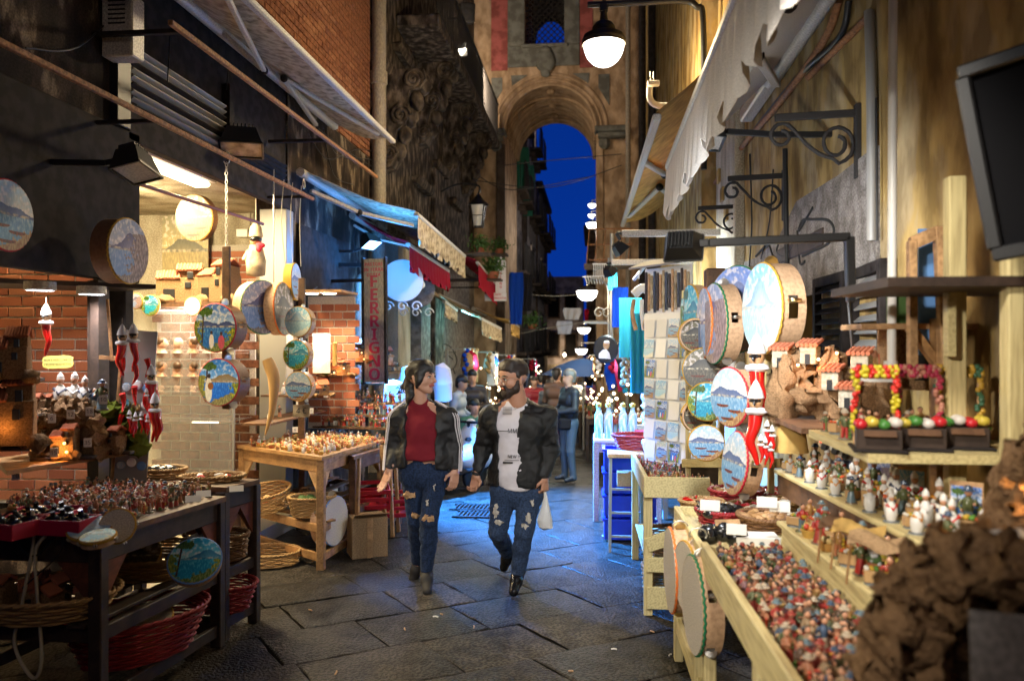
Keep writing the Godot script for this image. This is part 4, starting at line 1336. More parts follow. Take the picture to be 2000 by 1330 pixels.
	var mb := MB.new()
	for k in 9:
		mb.bar(V(-0.25 + k * 0.045, 0.0, 0), V(-0.22 + k * 0.045, -0.14, 0.05), 0.014, 0.014)
		mb.bar(V(-0.1 + k * 0.035, 0.2, 0), V(-0.1 + k * 0.035, 0.0, 0), 0.012, 0.012)
	mb.bar(V(-0.3, -0.02, 0), V(0.25, 0.0, 0), 0.02, 0.02).bar(V(-0.12, 0.2, 0), V(0.2, 0.2, 0), 0.016, 0.016)
	put(tv, "elements", mb, "plastic_white")
	put(tv, "mast", MB.new().tube([V(0.15, 0.3, 0), V(0.15, -1.2, 0)], 0.02, 6), "metal_grey")
	# cage balcony up on the ochre wall
	var cg := thing("iron_cage_balcony", "rusty caged balcony jutting above the far lit stalls", "balcony", az(1192, 492, 15.5))
	var cm := MB.new()
	for k in 6:
		cm.bar(V(-0.4 + k * 0.16, 0.45, 0), V(-0.45 + k * 0.16, -0.2, 0), 0.02, 0.02)
	for k in 3:
		cm.bar(V(-0.4, 0.45 - k * 0.3, 0), V(0.45, 0.45 - k * 0.3, 0), 0.03, 0.03)
	put(cg, "bars", cm, "metal_rust")
	put(cg, "floor", MB.new().box(V(0.3, -0.25, -0.3), V(1.6, 0.06, 0.7)), "far_dark")


# ---------- painted scenes for drumheads and canvases: real paint on the thing; the pale one also holds glare ----------
# sky high, sky low, hill, sea, land, options
func painting(k: int, n := 128) -> ImageTexture:
	var P: Array = [
		[Color(0.30, 0.48, 0.80), Color(0.80, 0.86, 0.92), Color(0.20, 0.27, 0.50), Color(0.10, 0.42, 0.76), Color(0.36, 0.42, 0.14), "pine dancers"],
		[Color(0.62, 0.60, 0.50), Color(0.82, 0.74, 0.52), Color(0.42, 0.42, 0.38), Color(0.66, 0.60, 0.44), Color(0.60, 0.52, 0.30), ""],
		[Color(0.56, 0.62, 0.78), Color(0.80, 0.76, 0.78), Color(0.34, 0.32, 0.50), Color(0.46, 0.58, 0.78), Color(0.48, 0.40, 0.40), "cliff"],
		[Color(0.36, 0.52, 0.84), Color(0.72, 0.74, 0.88), Color(0.36, 0.44, 0.66), Color(0.12, 0.46, 0.80), Color(0.72, 0.66, 0.58), "town boats"],
		[Color(0.10, 0.62, 0.78), Color(0.70, 0.88, 0.86), Color(0.16, 0.48, 0.62), Color(0.04, 0.56, 0.70), Color(0.30, 0.42, 0.10), "pine"],
		[Color(0.66, 0.78, 0.88), Color(0.86, 0.84, 0.80), Color(0.30, 0.38, 0.56), Color(0.40, 0.60, 0.76), Color(0.60, 0.42, 0.30), "boats"],
		[Color(0.40, 0.38, 0.30), Color(0.60, 0.54, 0.44), Color(0.26, 0.26, 0.26), Color(0.34, 0.32, 0.28), Color(0.28, 0.26, 0.16), "boats"],
		[Color(0.30, 0.62, 0.84), Color(0.90, 0.90, 0.86), Color(0.42, 0.62, 0.80), Color(0.56, 0.78, 0.88), Color(0.92, 0.92, 0.88), "pale"],
		[Color(0.16, 0.50, 0.84), Color(0.62, 0.78, 0.92), Color(0.58, 0.46, 0.26), Color(0.06, 0.40, 0.78), Color(0.46, 0.42, 0.20), "pine singer"],
	][k]
	var f := FastNoiseLite.new()
	f.seed = 100 + k
	f.frequency = 0.06
	f.fractal_octaves = 3
	var im := Image.create(n, n, false, Image.FORMAT_RGB8)
	var opt: String = P[5]
	for j in n:
		var y := float(j) / n
		for i in n:
			var x := float(i) / n
			var w := f.get_noise_2d(i, j)
			var br := f.get_noise_2d(i * 3.0 + 200, j * 1.2)
			var c: Color = P[0].lerp(P[1], clampf(y * 2.1 + w * 0.5, 0, 1))
			if w + 0.25 * br > 0.18 and y < 0.42: c = c.lerp(Color(0.94, 0.90, 0.90), 0.6)
			var hill := 0.46 - (0.10 + 0.035 * (k % 4)) * exp(-pow((x - 0.30 - 0.09 * (k % 5)) * 4.6, 2)) - 0.09 * exp(-pow((x - 0.78 + 0.1 * (k % 4)) * 5.5, 2))
			if y > hill + w * 0.02: c = P[2].lerp(P[1], clampf((y - hill) * 2.2, 0, 0.5))
			if y > 0.46 and y < 0.50: c = Color(0.84, 0.78, 0.66).lerp(P[2], 0.5 + w)
			if y >= 0.50: c = P[3].lerp(P[1], clampf(0.15 + br * 0.7 + (0.56 - y), 0, 0.6))
			if y > 0.80 + 0.1 * sin(x * 5.0) + w * 0.1: c = P[4].lerp(Color(0.8, 0.74, 0.5), clampf(0.3 + br, 0, 0.5))
			if "pine" in opt:
				if absf(x - 0.20 - 0.06 * (0.6 - y)) < 0.018 and y > 0.18 and y < 0.85: c = Color(0.25, 0.15, 0.08)
				if pow((x - 0.24) / 0.22, 2) + pow((y - 0.15 + w * 0.06) / 0.09, 2) < 1.0: c = Color(0.16, 0.30, 0.08).lerp(Color(0.34, 0.46, 0.12), 0.5 + br)
				if x < 0.16 + w * 0.2 and y > 0.35: c = P[4].lerp(Color(0.66, 0.66, 0.2), clampf(0.4 + br, 0, 1))
				if x > 0.86 + w * 0.2 and y > 0.5: c = Color(0.40, 0.46, 0.12).lerp(Color(0.8, 0.74, 0.2), clampf(0.4 + br, 0, 1))
			if "dancers" in opt:
				if pow((x - 0.42) / 0.06, 2) + pow((y - 0.78) / 0.15, 2) < 1.0: c = Color(0.93, 0.90, 0.86)
				if pow((x - 0.66) / 0.08, 2) + pow((y - 0.80) / 0.15, 2) < 1.0: c = Color(0.82, 0.34, 0.42)
				if pow((x - 0.42) / 0.03, 2) + pow((y - 0.60) / 0.04, 2) < 1.0 or pow((x - 0.66) / 0.03, 2) + pow((y - 0.62) / 0.04, 2) < 1.0: c = Color(0.3, 0.18, 0.12)
			if "singer" in opt:
				if pow((x - 0.26) / 0.09, 2) + pow((y - 0.66) / 0.27, 2) < 1.0: c = Color(0.90, 0.86, 0.74)
				if pow((x - 0.27) / 0.04, 2) + pow((y - 0.36) / 0.05, 2) < 1.0: c = Color(0.18, 0.12, 0.1)
				if pow((x - 0.31) / 0.07, 2) + pow((y - 0.58) / 0.08, 2) < 1.0: c = Color(0.58, 0.34, 0.10)
			if "town" in opt:
				var top := 0.36 + 0.26 * x + 0.04 * float(int(x * 7) % 3)
				if x < 0.62 and y > top and y < 0.84 - 0.2 * (0.6 - x):
					c = Color(0.66, 0.56, 0.40).lerp(Color(0.46, 0.30, 0.20), fmod(float(int(x * 7)) * 0.37, 1.0))
					if fmod(x * 22, 1.0) < 0.35 and fmod(y * 16, 1.0) < 0.5: c = Color(0.22, 0.18, 0.16)
				if y > 0.84 and x < 0.7: c = Color(0.80, 0.72, 0.64).lerp(c, 0.3 + br)
			if "cliff" in opt and x > 0.55 + w * 0.3 + 0.2 * (0.5 - y) and y > 0.2: c = P[4].lerp(Color(0.72, 0.62, 0.62), clampf(0.4 + br, 0, 1))
			if "boats" in opt:
				for q in [[0.34, 0.64], [0.66, 0.72], [0.46, 0.86]]:
					if pow((x - q[0]) / 0.17, 2) + pow((y - q[1]) / 0.035, 2) < 1.0 and y > q[1] - 0.01: c = Color(0.56, 0.22, 0.14).lerp(Color(0.2, 0.12, 0.08), 0.4 + br)
			if "pale" in opt: c = c.lerp(Color(0.92, 0.94, 0.92), 0.25)
			c = c * (1.0 + 0.10 * br)
			im.set_pixel(i, j, c.clamp())
	return ImageTexture.create_from_image(im)

func make_paintings() -> void:
	for k in 9:
		var m := mat("drumhead_%d" % k, Color(0.93, 0.93, 0.93), 0.45, {"tex": painting(k)})
	M["skin"] = M["drum_skin"]


# a tambourine: painted skin, slotted hoop, braid, jingles in the slots. Its face looks along +z
func tambourine(label: String, at: Vector3, face: Vector3, r: float, deep: float, skin: String, hoop: String, trim: String, slots := 5, roll := 0.0) -> Node3D:
	var z := face.normalized()
	var x := Vector3.UP.cross(z).normalized()
	var t := thing("tambourine", label, "tambourine", at, "painted tambourines", Basis(x, z.cross(x), z) * rot(0, 0, roll))
	var sk := MB.new()
	var s := sk.vert(V(0, 0, 0.002), Vector3.BACK, U(0.5, 0.5))
	for k in 41:
		var a := TAU * k / 40
		sk.vert(V(cos(a) * r, sin(a) * r, 0), Vector3.BACK, U(0.5 + cos(a) * 0.5, 0.5 - sin(a) * 0.5))
	for k in 40: sk.ix.append_array([s, s + k + 2, s + k + 1])
	put(t, "drumhead", sk, skin)
	var hp := MB.new()
	var n := 50
	for k in n:
		var a := TAU * k / n
		var b := TAU * (k + 1) / n
		var cut := slots > 0 and k % (n / slots) < 2
		for side in 2:
			var rr := r + 0.001 if side == 0 else r - 0.007
			for band in [[-0.002, 0.30], [0.30, 0.70], [0.70, 1.0]]:
				if cut and band[0] == 0.30: continue
				var p := [V(cos(a) * rr, sin(a) * rr, -deep * band[0]), V(cos(b) * rr, sin(b) * rr, -deep * band[0]), V(cos(b) * rr, sin(b) * rr, -deep * band[1]), V(cos(a) * rr, sin(a) * rr, -deep * band[1])]
				if side == 0: hp.quad(p[3], p[2], p[1], p[0])
				else: hp.quad(p[0], p[1], p[2], p[3])
		hp.quad(V(cos(a), sin(a), 0) * (r - 0.007) + V(0, 0, -deep), V(cos(b), sin(b), 0) * (r - 0.007) + V(0, 0, -deep), V(cos(b), sin(b), 0) * (r + 0.001) + V(0, 0, -deep), V(cos(a), sin(a), 0) * (r + 0.001) + V(0, 0, -deep))
	put(t, "hoop", hp, hoop)
	var braid := []
	for k in 80:
		var a := TAU * k / 80
		braid.append(V(cos(a) * (r + 0.002), sin(a) * (r + 0.002), -0.006 - (0.006 if k % 2 else 0.0)))
	put(t, "braid", MB.new().tube(braid, 0.006, 5, false, true), trim)
	if slots > 0:
		for k in slots:
			var a := TAU * (k * (n / slots) + 1.0) / n
			var ax2 := V(cos(a), sin(a), 0)
			var jb := Basis(V(-sin(a), cos(a), 0), V(0, 0, 1), ax2)
			var j := MB.new()
			for e in 2:
				j.lathe([U(0, 0.003), U(deep * 0.16, 0.004), U(deep * 0.30, 0.0), U(deep * 0.30, -0.001), U(0, -0.002)], 10, Transform3D(Basis(jb.x, ax2.cross(jb.x), ax2) * rot(0, 0, 90) , ax2 * (r + 0.004) + V(0, 0, -deep * 0.5) + V(-sin(a), cos(a), 0) * (e - 0.5) * 0.01))
			put(t, "jingle", j, "steel" if slots != 4 else "brass")
	return t


# ---------- little clay people ----------
var FIG := []
var FIGN := []
func make_figures() -> void:
	var r := RandomNumberGenerator.new()
	r.seed = 5150
	var robe := [Color(0.28, 0.04, 0.03), Color(0.16, 0.07, 0.04), Color(0.34, 0.13, 0.06), Color(0.05, 0.08, 0.14), Color(0.26, 0.17, 0.09), Color(0.09, 0.10, 0.04), Color(0.42, 0.35, 0.26), Color(0.09, 0.05, 0.03), Color(0.34, 0.03, 0.02), Color(0.12, 0.18, 0.21), Color(0.20, 0.10, 0.11), Color(0.36, 0.19, 0.06)]
	var skin := Color(0.52, 0.26, 0.15)
	for k in 24:
		var m := MB.new()
		var i1 := r.randi() % robe.size()
		var i2 := r.randi() % robe.size()
		var c1: Color = robe[i1]
		var c2: Color = robe[i2]
		var nm := ["crimson", "brown", "rust", "navy", "tan", "olive", "cream", "umber", "red", "slate", "mauve", "ochre"]
		FIGN.append("%s %s-and-%s" % ["hatted" if k % 3 == 0 else "bareheaded", nm[i2], nm[i1]])
		var lean := r.randf_range(-0.06, 0.06)
		m.tinted(Color(0.10, 0.11, 0.06) if k % 3 else Color(0.16, 0.12, 0.08))
		m.lathe([U(0.23, 0.0), U(0.22, 0.05), U(0, 0.06)], 8)
		m.tinted(c1)
		if k % 2:
			m.lathe([U(0.17, 0.05), U(0.15, 0.2), U(0.10, 0.45)], 8, Transform3D(), true)
		else:
			for s in [-1.0, 1.0]:
				m.tube([V(s * 0.07, 0.05, 0.02 * s), V(s * 0.06, 0.25, 0), V(s * 0.04, 0.46, 0)], [0.045, 0.05, 0.07], 6)
		m.tinted(c2)
		m.lathe([U(0.11, 0.42), U(0.125, 0.55), U(0.13, 0.68), U(0.06, 0.77)], 8, Transform3D(Basis(), V(lean * 0.5, 0, 0)), true, 0.75)
		var reach := r.randf_range(-0.12, 0.2)
		for s in [-1.0, 1.0]:
			var h := V(s * r.randf_range(0.02, 0.2), 0.55 + reach * s * 0.6, r.randf_range(0.12, 0.22))
			m.tube([V(s * 0.12 + lean * 0.5, 0.70, 0), V(s * 0.19, 0.57, 0.04), h], [0.045, 0.042, 0.032], 5)
			m.tinted(skin)
			m.ball(h, Vector3.ONE * 0.036, 5, 4)
			m.tinted(c2)
		m.tinted(skin)
		m.ball(V(lean, 0.86, 0.01), V(0.085, 0.10, 0.09), 8, 6)
		m.ball(V(lean, 0.85, 0.10), V(0.015, 0.02, 0.02), 4, 3)
		m.tinted(robe[(k * 5) % robe.size()] if k % 3 == 0 else Color(0.035, 0.02, 0.012))
		if k % 3 == 0:
			m.lathe([U(0.16, 0.89), U(0.10, 0.92), U(0.085, 0.99), U(0, 1.02)], 8, Transform3D(Basis(), V(lean, 0, 0)))
		else:
			m.ball(V(lean, 0.895, -0.02), V(0.092, 0.085, 0.09), 8, 5)
		m.tinted([Color(0.5, 0.3, 0.1), Color(0.55, 0.05, 0.02), Color(0.6, 0.55, 0.45), Color(0.08, 0.2, 0.04), Color(0.6, 0.4, 0.04)][k % 5])
		if k % 4 == 0: m.lathe([U(0.05, 0), U(0.11, 0.1), U(0, 0.11)], 7, Transform3D(Basis(), V(0.02, 0.50, 0.2)))
		elif k % 4 == 1: m.box(V(0.12, 0.12, 0.16), V(0.14, 0.14, 0.12), rot(0, 30, 0))
		elif k % 4 == 2:
			for e in 5: m.ball(V(0.17, 0.10 + e * 0.12, 0.12), Vector3.ONE * 0.05, 6, 4)
		FIG.append(m.mesh())
	# white-clad musicians and dishes, for the upper shelves: 24..29
	for k in 6:
		var m := MB.new()
		m.tinted(Color(0.16, 0.17, 0.17)).lathe([U(0.26, 0.0), U(0.25, 0.05), U(0, 0.07)], 9)
		m.tinted(Color(0.66, 0.64, 0.6))
		if k < 4:
			m.lathe([U(0.15, 0.06), U(0.20, 0.25), U(0.19, 0.45), U(0.10, 0.62), U(0.06, 0.68)], 9, Transform3D(), true)
			m.tinted([Color(0.6, 0.58, 0.55), Color(0.5, 0.03, 0.02), Color(0.04, 0.05, 0.09), Color(0.55, 0.22, 0.02)][k]).tube([V(-0.16, 0.56, 0), V(0, 0.42, 0.18), V(0.16, 0.56, 0)], 0.05, 6)
			m.tinted(skin).ball(V(0, 0.77, 0.02), V(0.085, 0.1, 0.09), 8, 6)
			m.tinted(Color(0.7, 0.68, 0.64)).lathe([U(0.10, 0.80), U(0.085, 0.90), U(0.0, 1.02)], 8)
		else:
			m.tinted(Color(0.42, 0.26, 0.12)).box(V(0, 0.22, 0), V(0.5, 0.30, 0.34), Basis(), 0.02)
			for e in 8:
				m.tinted([Color(0.6, 0.1, 0.03), Color(0.66, 0.62, 0.55), Color(0.55, 0.36, 0.05), Color(0.1, 0.24, 0.04)][(e + k) % 4]).ball(V(-0.18 + (e % 4) * 0.12, 0.42, -0.08 + (e / 4) * 0.16), V(0.07, 0.05, 0.07), 6, 4)
		FIG.append(m.mesh())
	# gilded little baskets and fruit for the middle table: 30..33
	for k in 4:
		var m := MB.new()
		m.tinted([Color(0.50, 0.30, 0.07), Color(0.42, 0.22, 0.06), Color(0.55, 0.38, 0.16), Color(0.32, 0.10, 0.04)][k])
		m.lathe([U(0.22, 0), U(0.34, 0.26), U(0.31, 0.27), U(0.0, 0.22)], 8)
		for e in 7:
			m.tinted([Color(0.6, 0.42, 0.16), Color(0.5, 0.06, 0.03), Color(0.62, 0.5, 0.25), Color(0.2, 0.24, 0.04), Color(0.6, 0.24, 0.06)][(e * 2 + k) % 5])
			m.ball(V(cos(e * 0.9) * 0.17, 0.32 + 0.06 * (e % 2), sin(e * 0.9) * 0.17), Vector3.ONE * 0.11, 6, 4)
		FIG.append(m.mesh())
	# doll heads: 34..36
	for k in 3:
		var m := MB.new()
		var c: Color = [Color(0.62, 0.34, 0.24), Color(0.5, 0.24, 0.14), Color(0.66, 0.42, 0.32)][k]
		m.tinted(c).lathe([U(0.34, 0), U(0.2, 0.14), U(0.17, 0.3)], 8, Transform3D(), true)
		m.ball(V(0, 0.6, 0.02), V(0.3, 0.38, 0.32), 10, 8)
		m.ball(V(0, 0.56, 0.34), V(0.05, 0.08, 0.06), 5, 4)
		if k < 2: m.tinted(Color(0.08, 0.04, 0.02)).ball(V(0, 0.72, -0.06), V(0.33, 0.32, 0.32), 9, 6)
		FIG.append(m.mesh())

# scatter figures over a four-cornered board
func crowd(called: String, label: String, cat: String, grp: String, a: Vector3, b: Vector3, c: Vector3, d: Vector3, nu: int, nv: int, size: float, kinds: Array, seed_: int, face := 0.0, most := 300) -> void:
	var r := RandomNumberGenerator.new()
	r.seed = seed_
	var n := 0
	for j in nv:
		for i in nu:
			var u := (i + 0.5 + r.randf_range(-0.38, 0.38)) / nu
			var v := (j + 0.5 + r.randf_range(-0.38, 0.38)) / nv
			if r.randf() < 0.04: continue
			var p := a.lerp(b, u).lerp(d.lerp(c, u), v)
			n += 1
			if n > most: return
			var s := size * r.randf_range(0.78, 1.2)
			var kd: int = kinds[r.randi() % kinds.size()]
			solo(called, label.replace("tiny ", "").replace("figurine", FIGN[kd] + " figurine") if kd < 24 and "figurine" in label else label, cat, FIG[kd], "painted", p + V(0, 0.001, 0), grp, rot(0, face + r.randf_range(-65, 65), 0).scaled(Vector3.ONE * s))


# ---------- baskets ----------
func basket(label: String, at: Vector3, rx: float, rz: float, h: float, m: String, flare := 1.25, turn := 0.0, grp := "woven baskets on the stalls", tilt := Basis()) -> Node3D:
	var t := thing("basket", label, "basket", at, grp, tilt * rot(0, turn, 0))
	var w := MB.new()
	var rows := maxi(4, int(h / 0.016))
	var seg := 44
	for j in rows:
		var f := float(j) / rows
		var k := lerpf(1.0, flare, f)
		var pts := []
		for i in seg:
			var a := TAU * i / seg
			var o := 0.006 * (1.0 if (i / 2 + j) % 2 else -1.0)
			pts.append(V(cos(a) * (rx / flare * k + o), f * h + 0.008, sin(a) * (rz / flare * k + o)))
		w.tube(pts, 0.0075, 4, false, true)
	put(t, "weave", w, m)
	var rim := MB.new()
	for s in 2:
		var pts := []
		for i in seg * 2:
			var a := TAU * i / (seg * 2)
			pts.append(V(cos(a) * (rx + 0.008 * sin(a * 22 + s * PI)), h + 0.006 + 0.006 * cos(a * 22 + s * PI), sin(a) * (rz + 0.008 * sin(a * 22 + s * PI))))
		rim.tube(pts, 0.008, 5, false, true)
	put(t, "rim", rim, m)
	put(t, "bottom", MB.new().lathe([U(0, 0.004), U(1, 0.004), U(1, 0.012), U(0, 0.012)], 24, Transform3D(Basis().scaled(V(rx / flare, 1, rz / flare)), Vector3.ZERO)), m)
	return t


# ---------- Pulcinella charms: white cap, black mask, ruff, red horn ----------
func horn_charm(label: String, at: Vector3, s: float, turn := 0.0, flip := 1.0, legs := 1) -> Node3D:
	var t := thing("horn_charm", label, "charm", at, "red horn charms", rot(0, turn, 0).scaled(Vector3.ONE * s))
	for k in legs:
		var o := (k - (legs - 1) * 0.5) * 0.12
		var pts := curve([V(o, 0, 0), V(o + 0.02 * flip, -0.3, 0.03), V(o + 0.10 * flip, -0.6, 0.05), V(o + 0.02 * flip, -0.85, 0.02), V(o - 0.03 * flip, -1.05, 0)], 6)
		var rs := []
		for i in pts.size(): rs.append(0.15 * (1.0 - 0.8 * float(i) / pts.size()) if i > 0 else 0.13)
		put(t, "horn", MB.new().tube(pts, rs, 12), "horn_red")
	put(t, "ruff", MB.new().lathe([U(0.1, 0.04), U(0.19, 0.01), U(0.21, -0.05), U(0.17, -0.09), U(0.1, -0.04)], 16, Transform3D(), true).rough(nz, 0.02, 14.0), "cloth_white")
	var hd := put(t, "head", MB.new().ball(V(0, 0.16, 0), V(0.14, 0.16, 0.15), 12, 9), "wood_pine")
	put(hd, "mask", MB.new().ball(V(0, 0.17, 0.04), V(0.125, 0.07, 0.12), 12, 8).tube([V(0, 0.18, 0.14), V(0, 0.12, 0.2), V(0, 0.09, 0.17)], [0.035, 0.03, 0.015], 6), "mask_black")
	put(t, "cap", MB.new().lathe([U(0.16, 0.22), U(0.13, 0.34), U(0.06, 0.5), U(0.0, 0.58)], 14, Transform3D(), true), "cloth_white")
	put(t, "cord", MB.new().tube([V(0, 0.54, 0), V(0, 0.75, 0)], 0.008, 5), "cord_pale")
	return t


# ---------- model houses for nativity scenes ----------
func model_house(label: String, at: Vector3, w: float, h: float, dp: float, turn: float, kind: int, lit := 0) -> Node3D:
	var t := thing("model_house", label, "model house", at, "model houses for nativity scenes", rot(0, turn, 0))
	var wall := MB.new().box(V(0, h * 0.30, 0), V(w, h * 0.6, dp), Basis(), 0.004).box(V(w * 0.22, h * 0.62, -dp * 0.1), V(w * 0.5, h * 0.36, dp * 0.7), Basis(), 0.004)
	wall.rough(nz, 0.012, 26.0)
	put(t, "walls", wall, "cork")
	var rock := MB.new()
	for k in 5:
		rock.ball(V((k - 2) * w * 0.3, h * 0.05, dp * 0.5 * sin(k * 2.0)), V(w * 0.24, h * 0.12, dp * 0.4), 9, 6)
	rock.rough(nz, 0.03, 18.0)
	put(t, "rock_base", rock, "bark" if kind else "cork")
	for q in [[-w * 0.25, h * 0.66, w * 0.56, dp * 0.62, 1.0], [-w * 0.25, h * 0.66, w * 0.56, dp * 0.62, -1.0], [w * 0.22, h * 0.86, w * 0.6, dp * 0.5, 1.0], [w * 0.22, h * 0.86, w * 0.6, dp * 0.5, -1.0]]:
		var rf := put(t, "roof", MB.new().box(Vector3.ZERO, V(q[2], 0.010, q[3])), "roof_tile", V(q[0], q[1], q[4] * q[3] * 0.44), rot(30 * q[4], 0, 3))
		for i in 8:
			put(rf, "tile_row", MB.new().tube([V((i - 3.5) * q[2] / 8, 0.007, -q[3] * 0.5), V((i - 3.5) * q[2] / 8, 0.007, q[3] * 0.53)], q[2] * 0.05, 6), "roof_tile")
	for q in [[-w * 0.22, h * 0.16, w * 0.26, h * 0.32], [w * 0.2, h * 0.42, w * 0.14, h * 0.14], [w * 0.25, h * 0.66, w * 0.14, h * 0.16]]:
		put(t, "opening", MB.new().box(V(q[0], q[1], dp * 0.5 + 0.006), V(q[2], q[3], 0.012), Basis(), 0.003), "metal_black")
	if kind:
		put(t, "moss_clump", MB.new().ball(V(-w * 0.5, h * 0.14, dp * 0.3), V(w * 0.2, h * 0.1, dp * 0.25), 9, 6).rough(nz, 0.02, 40.0), "moss")
	for k in lit:
		put(t, "bulb_light", MB.new().ball(V([-w * 0.22, w * 0.2, w * 0.3][k % 3], h * [0.2, 0.42, 0.16][k % 3], dp * 0.5 + 0.02), Vector3.ONE * 0.009, 7, 5), "bulb_light")
	if lit: omni(t, at + rot(0, turn, 0) * V(0, h * 0.25, dp * 0.5 + 0.05), 0.012 * lit, L(1, 0.42, 0.1), 0.02)
	return t

# a rocky grotto
func grotto(label: String, at: Vector3, w: float, h: float, dp: float, turn: float, m: String, seed_: int) -> Node3D:
	var t := thing("rock_grotto", label, "nativity scene", at, "rocky nativity settings", rot(0, turn, 0))
	var r := RandomNumberGenerator.new()
	r.seed = seed_
	for k in 9:
		var a := PI * k / 8.0
		var p := V(cos(a) * w * 0.42, h * (0.12 + 0.7 * sin(a)), -dp * 0.15 + r.randf_range(-0.1, 0.1) * dp)
		var mb := MB.new().ball(Vector3.ZERO, V(w * r.randf_range(0.16, 0.24), h * r.randf_range(0.16, 0.26), dp * r.randf_range(0.3, 0.45)), 22, 16)
		mb.rough(nz, 0.05 * w / 0.35, 9.0 + k).rough(nz, 0.018, 40.0)
		put(t, "rock", mb.mesh(true), m, p)
	var back := MB.new().ball(V(0, h * 0.4, -dp * 0.42), V(w * 0.46, h * 0.46, dp * 0.16), 20, 14).rough(nz, 0.04, 10.0)
	put(t, "back_rock", back, m)
	put(t, "floor_slab", MB.new().box(V(0, 0.01, 0.1 * dp), V(w, 0.02, dp), Basis(), 0.004), "wood_dark")
	return t

func tagcard(label: String, at: Vector3, w: float, h: float, face: Vector3, txt := "", m := "paper") -> void:
	var z := face.normalized()
	var x := Vector3.UP.cross(z).normalized()
	var t := thing("price_card", label, "price tag", at, "price cards on the wares", Basis(x, z.cross(x), z))
	put(t, "card", MB.new().box(Vector3.ZERO, V(w, h, 0.003), Basis(), 0.001), m)
	if txt: letters(t, "writing", txt, h * 0.6, "ink", V(0, 0, 0.002), Basis(), 400, 0.001)


# a plain stall table on the sloping street: four legs, apron, corner gussets, rails
func table(label: String, c: Array, h: float, top: String, legm: String, gusset := "", shelf := 0.0, leg := 0.065) -> Node3D:
	# c: four corners as [x, d], going round; h above the paving
	var t := thing("stall_table", label, "table", Vector3.ZERO, "tables of the stalls")
	var poly := PackedVector3Array()
	for q in c: poly.append(g(q[0], q[1], h))
	var mb := MB.new()
	var dn := V(0, -0.03, 0)
	mb.quad(poly[0], poly[1], poly[2], poly[3])
	mb.quad(poly[3] + dn, poly[2] + dn, poly[1] + dn, poly[0] + dn)
	for k in 4: mb.quad(poly[k] + dn, poly[(k + 1) % 4] + dn, poly[(k + 1) % 4], poly[k])
	put(t, "table_top", mb, top)
	var mid := (poly[0] + poly[1] + poly[2] + poly[3]) * 0.25
	for k in 4:
		var a := poly[k].lerp(mid, 0.07)
		var b := poly[(k + 1) % 4].lerp(mid, 0.07)
		put(t, "apron", MB.new().bar(a + V(0, -0.085, 0), b + V(0, -0.085, 0), 0.028, 0.11, Vector3.UP, 0.004), legm)
		var f := V(a.x, -SL * -a.z + 0.0, a.z)
		put(t, "leg", MB.new().bar(f, a + V(0, -0.03, 0), leg, leg, Vector3.RIGHT, 0.005), legm)
		if gusset:
			for e in [b, poly[(k + 3) % 4].lerp(mid, 0.07)]:
				var u: Vector3 = (e - a).normalized()
				var p0 := a + V(0, -0.14, 0)
				var gm := MB.new()
				var nn := u.cross(Vector3.UP).normalized() * 0.008
				var q := [p0, p0 + u * 0.2, p0 + V(0, -0.24, 0)]
				gm.tri(q[0] + nn, q[1] + nn, q[2] + nn).tri(q[0] - nn, q[2] - nn, q[1] - nn)
				for i in 3: gm.quad(q[i] - nn, q[(i + 1) % 3] - nn, q[(i + 1) % 3] + nn, q[i] + nn)
				put(t, "gusset", gm, gusset)
		if shelf > 0:
			for hh in [shelf, 0.10]:
				put(t, "rail", MB.new().bar(V(a.x, -SL * -a.z + hh, a.z), V(b.x, -SL * -b.z + hh, b.z), 0.03, 0.07, Vector3.UP, 0.004), legm)
	if shelf > 0:
		for k in 4:
			var f := (k + 0.5) / 4.0
			var a := poly[0].lerp(poly[3], f)
			var b := poly[1].lerp(poly[2], f)
			put(t, "shelf_slat", MB.new().bar(V(a.x, SL * a.z + shelf + 0.045, a.z), V(b.x, SL * b.z + shelf + 0.045, b.z), 0.09, 0.018, Vector3.UP, 0.003), legm)
	return t


func shelf_board(label: String, a: Vector3, b: Vector3, deep: Vector3, thick: float, m: String) -> Node3D:
	var mb := MB.new()
	var dn := V(0, -thick, 0)
	var p := [a, b, b + deep, a + deep]
	if (b - a).cross(deep).y < 0: p = [a, a + deep, b + deep, b]
	mb.quad(p[0], p[1], p[2], p[3]).quad(p[3] + dn, p[2] + dn, p[1] + dn, p[0] + dn)
	for k in 4: mb.quad(p[k] + dn, p[(k + 1) % 4] + dn, p[(k + 1) % 4], p[k])
	return solo("shelf_board", label, "shelf", mb, m, Vector3.ZERO, "shelves of the stalls")


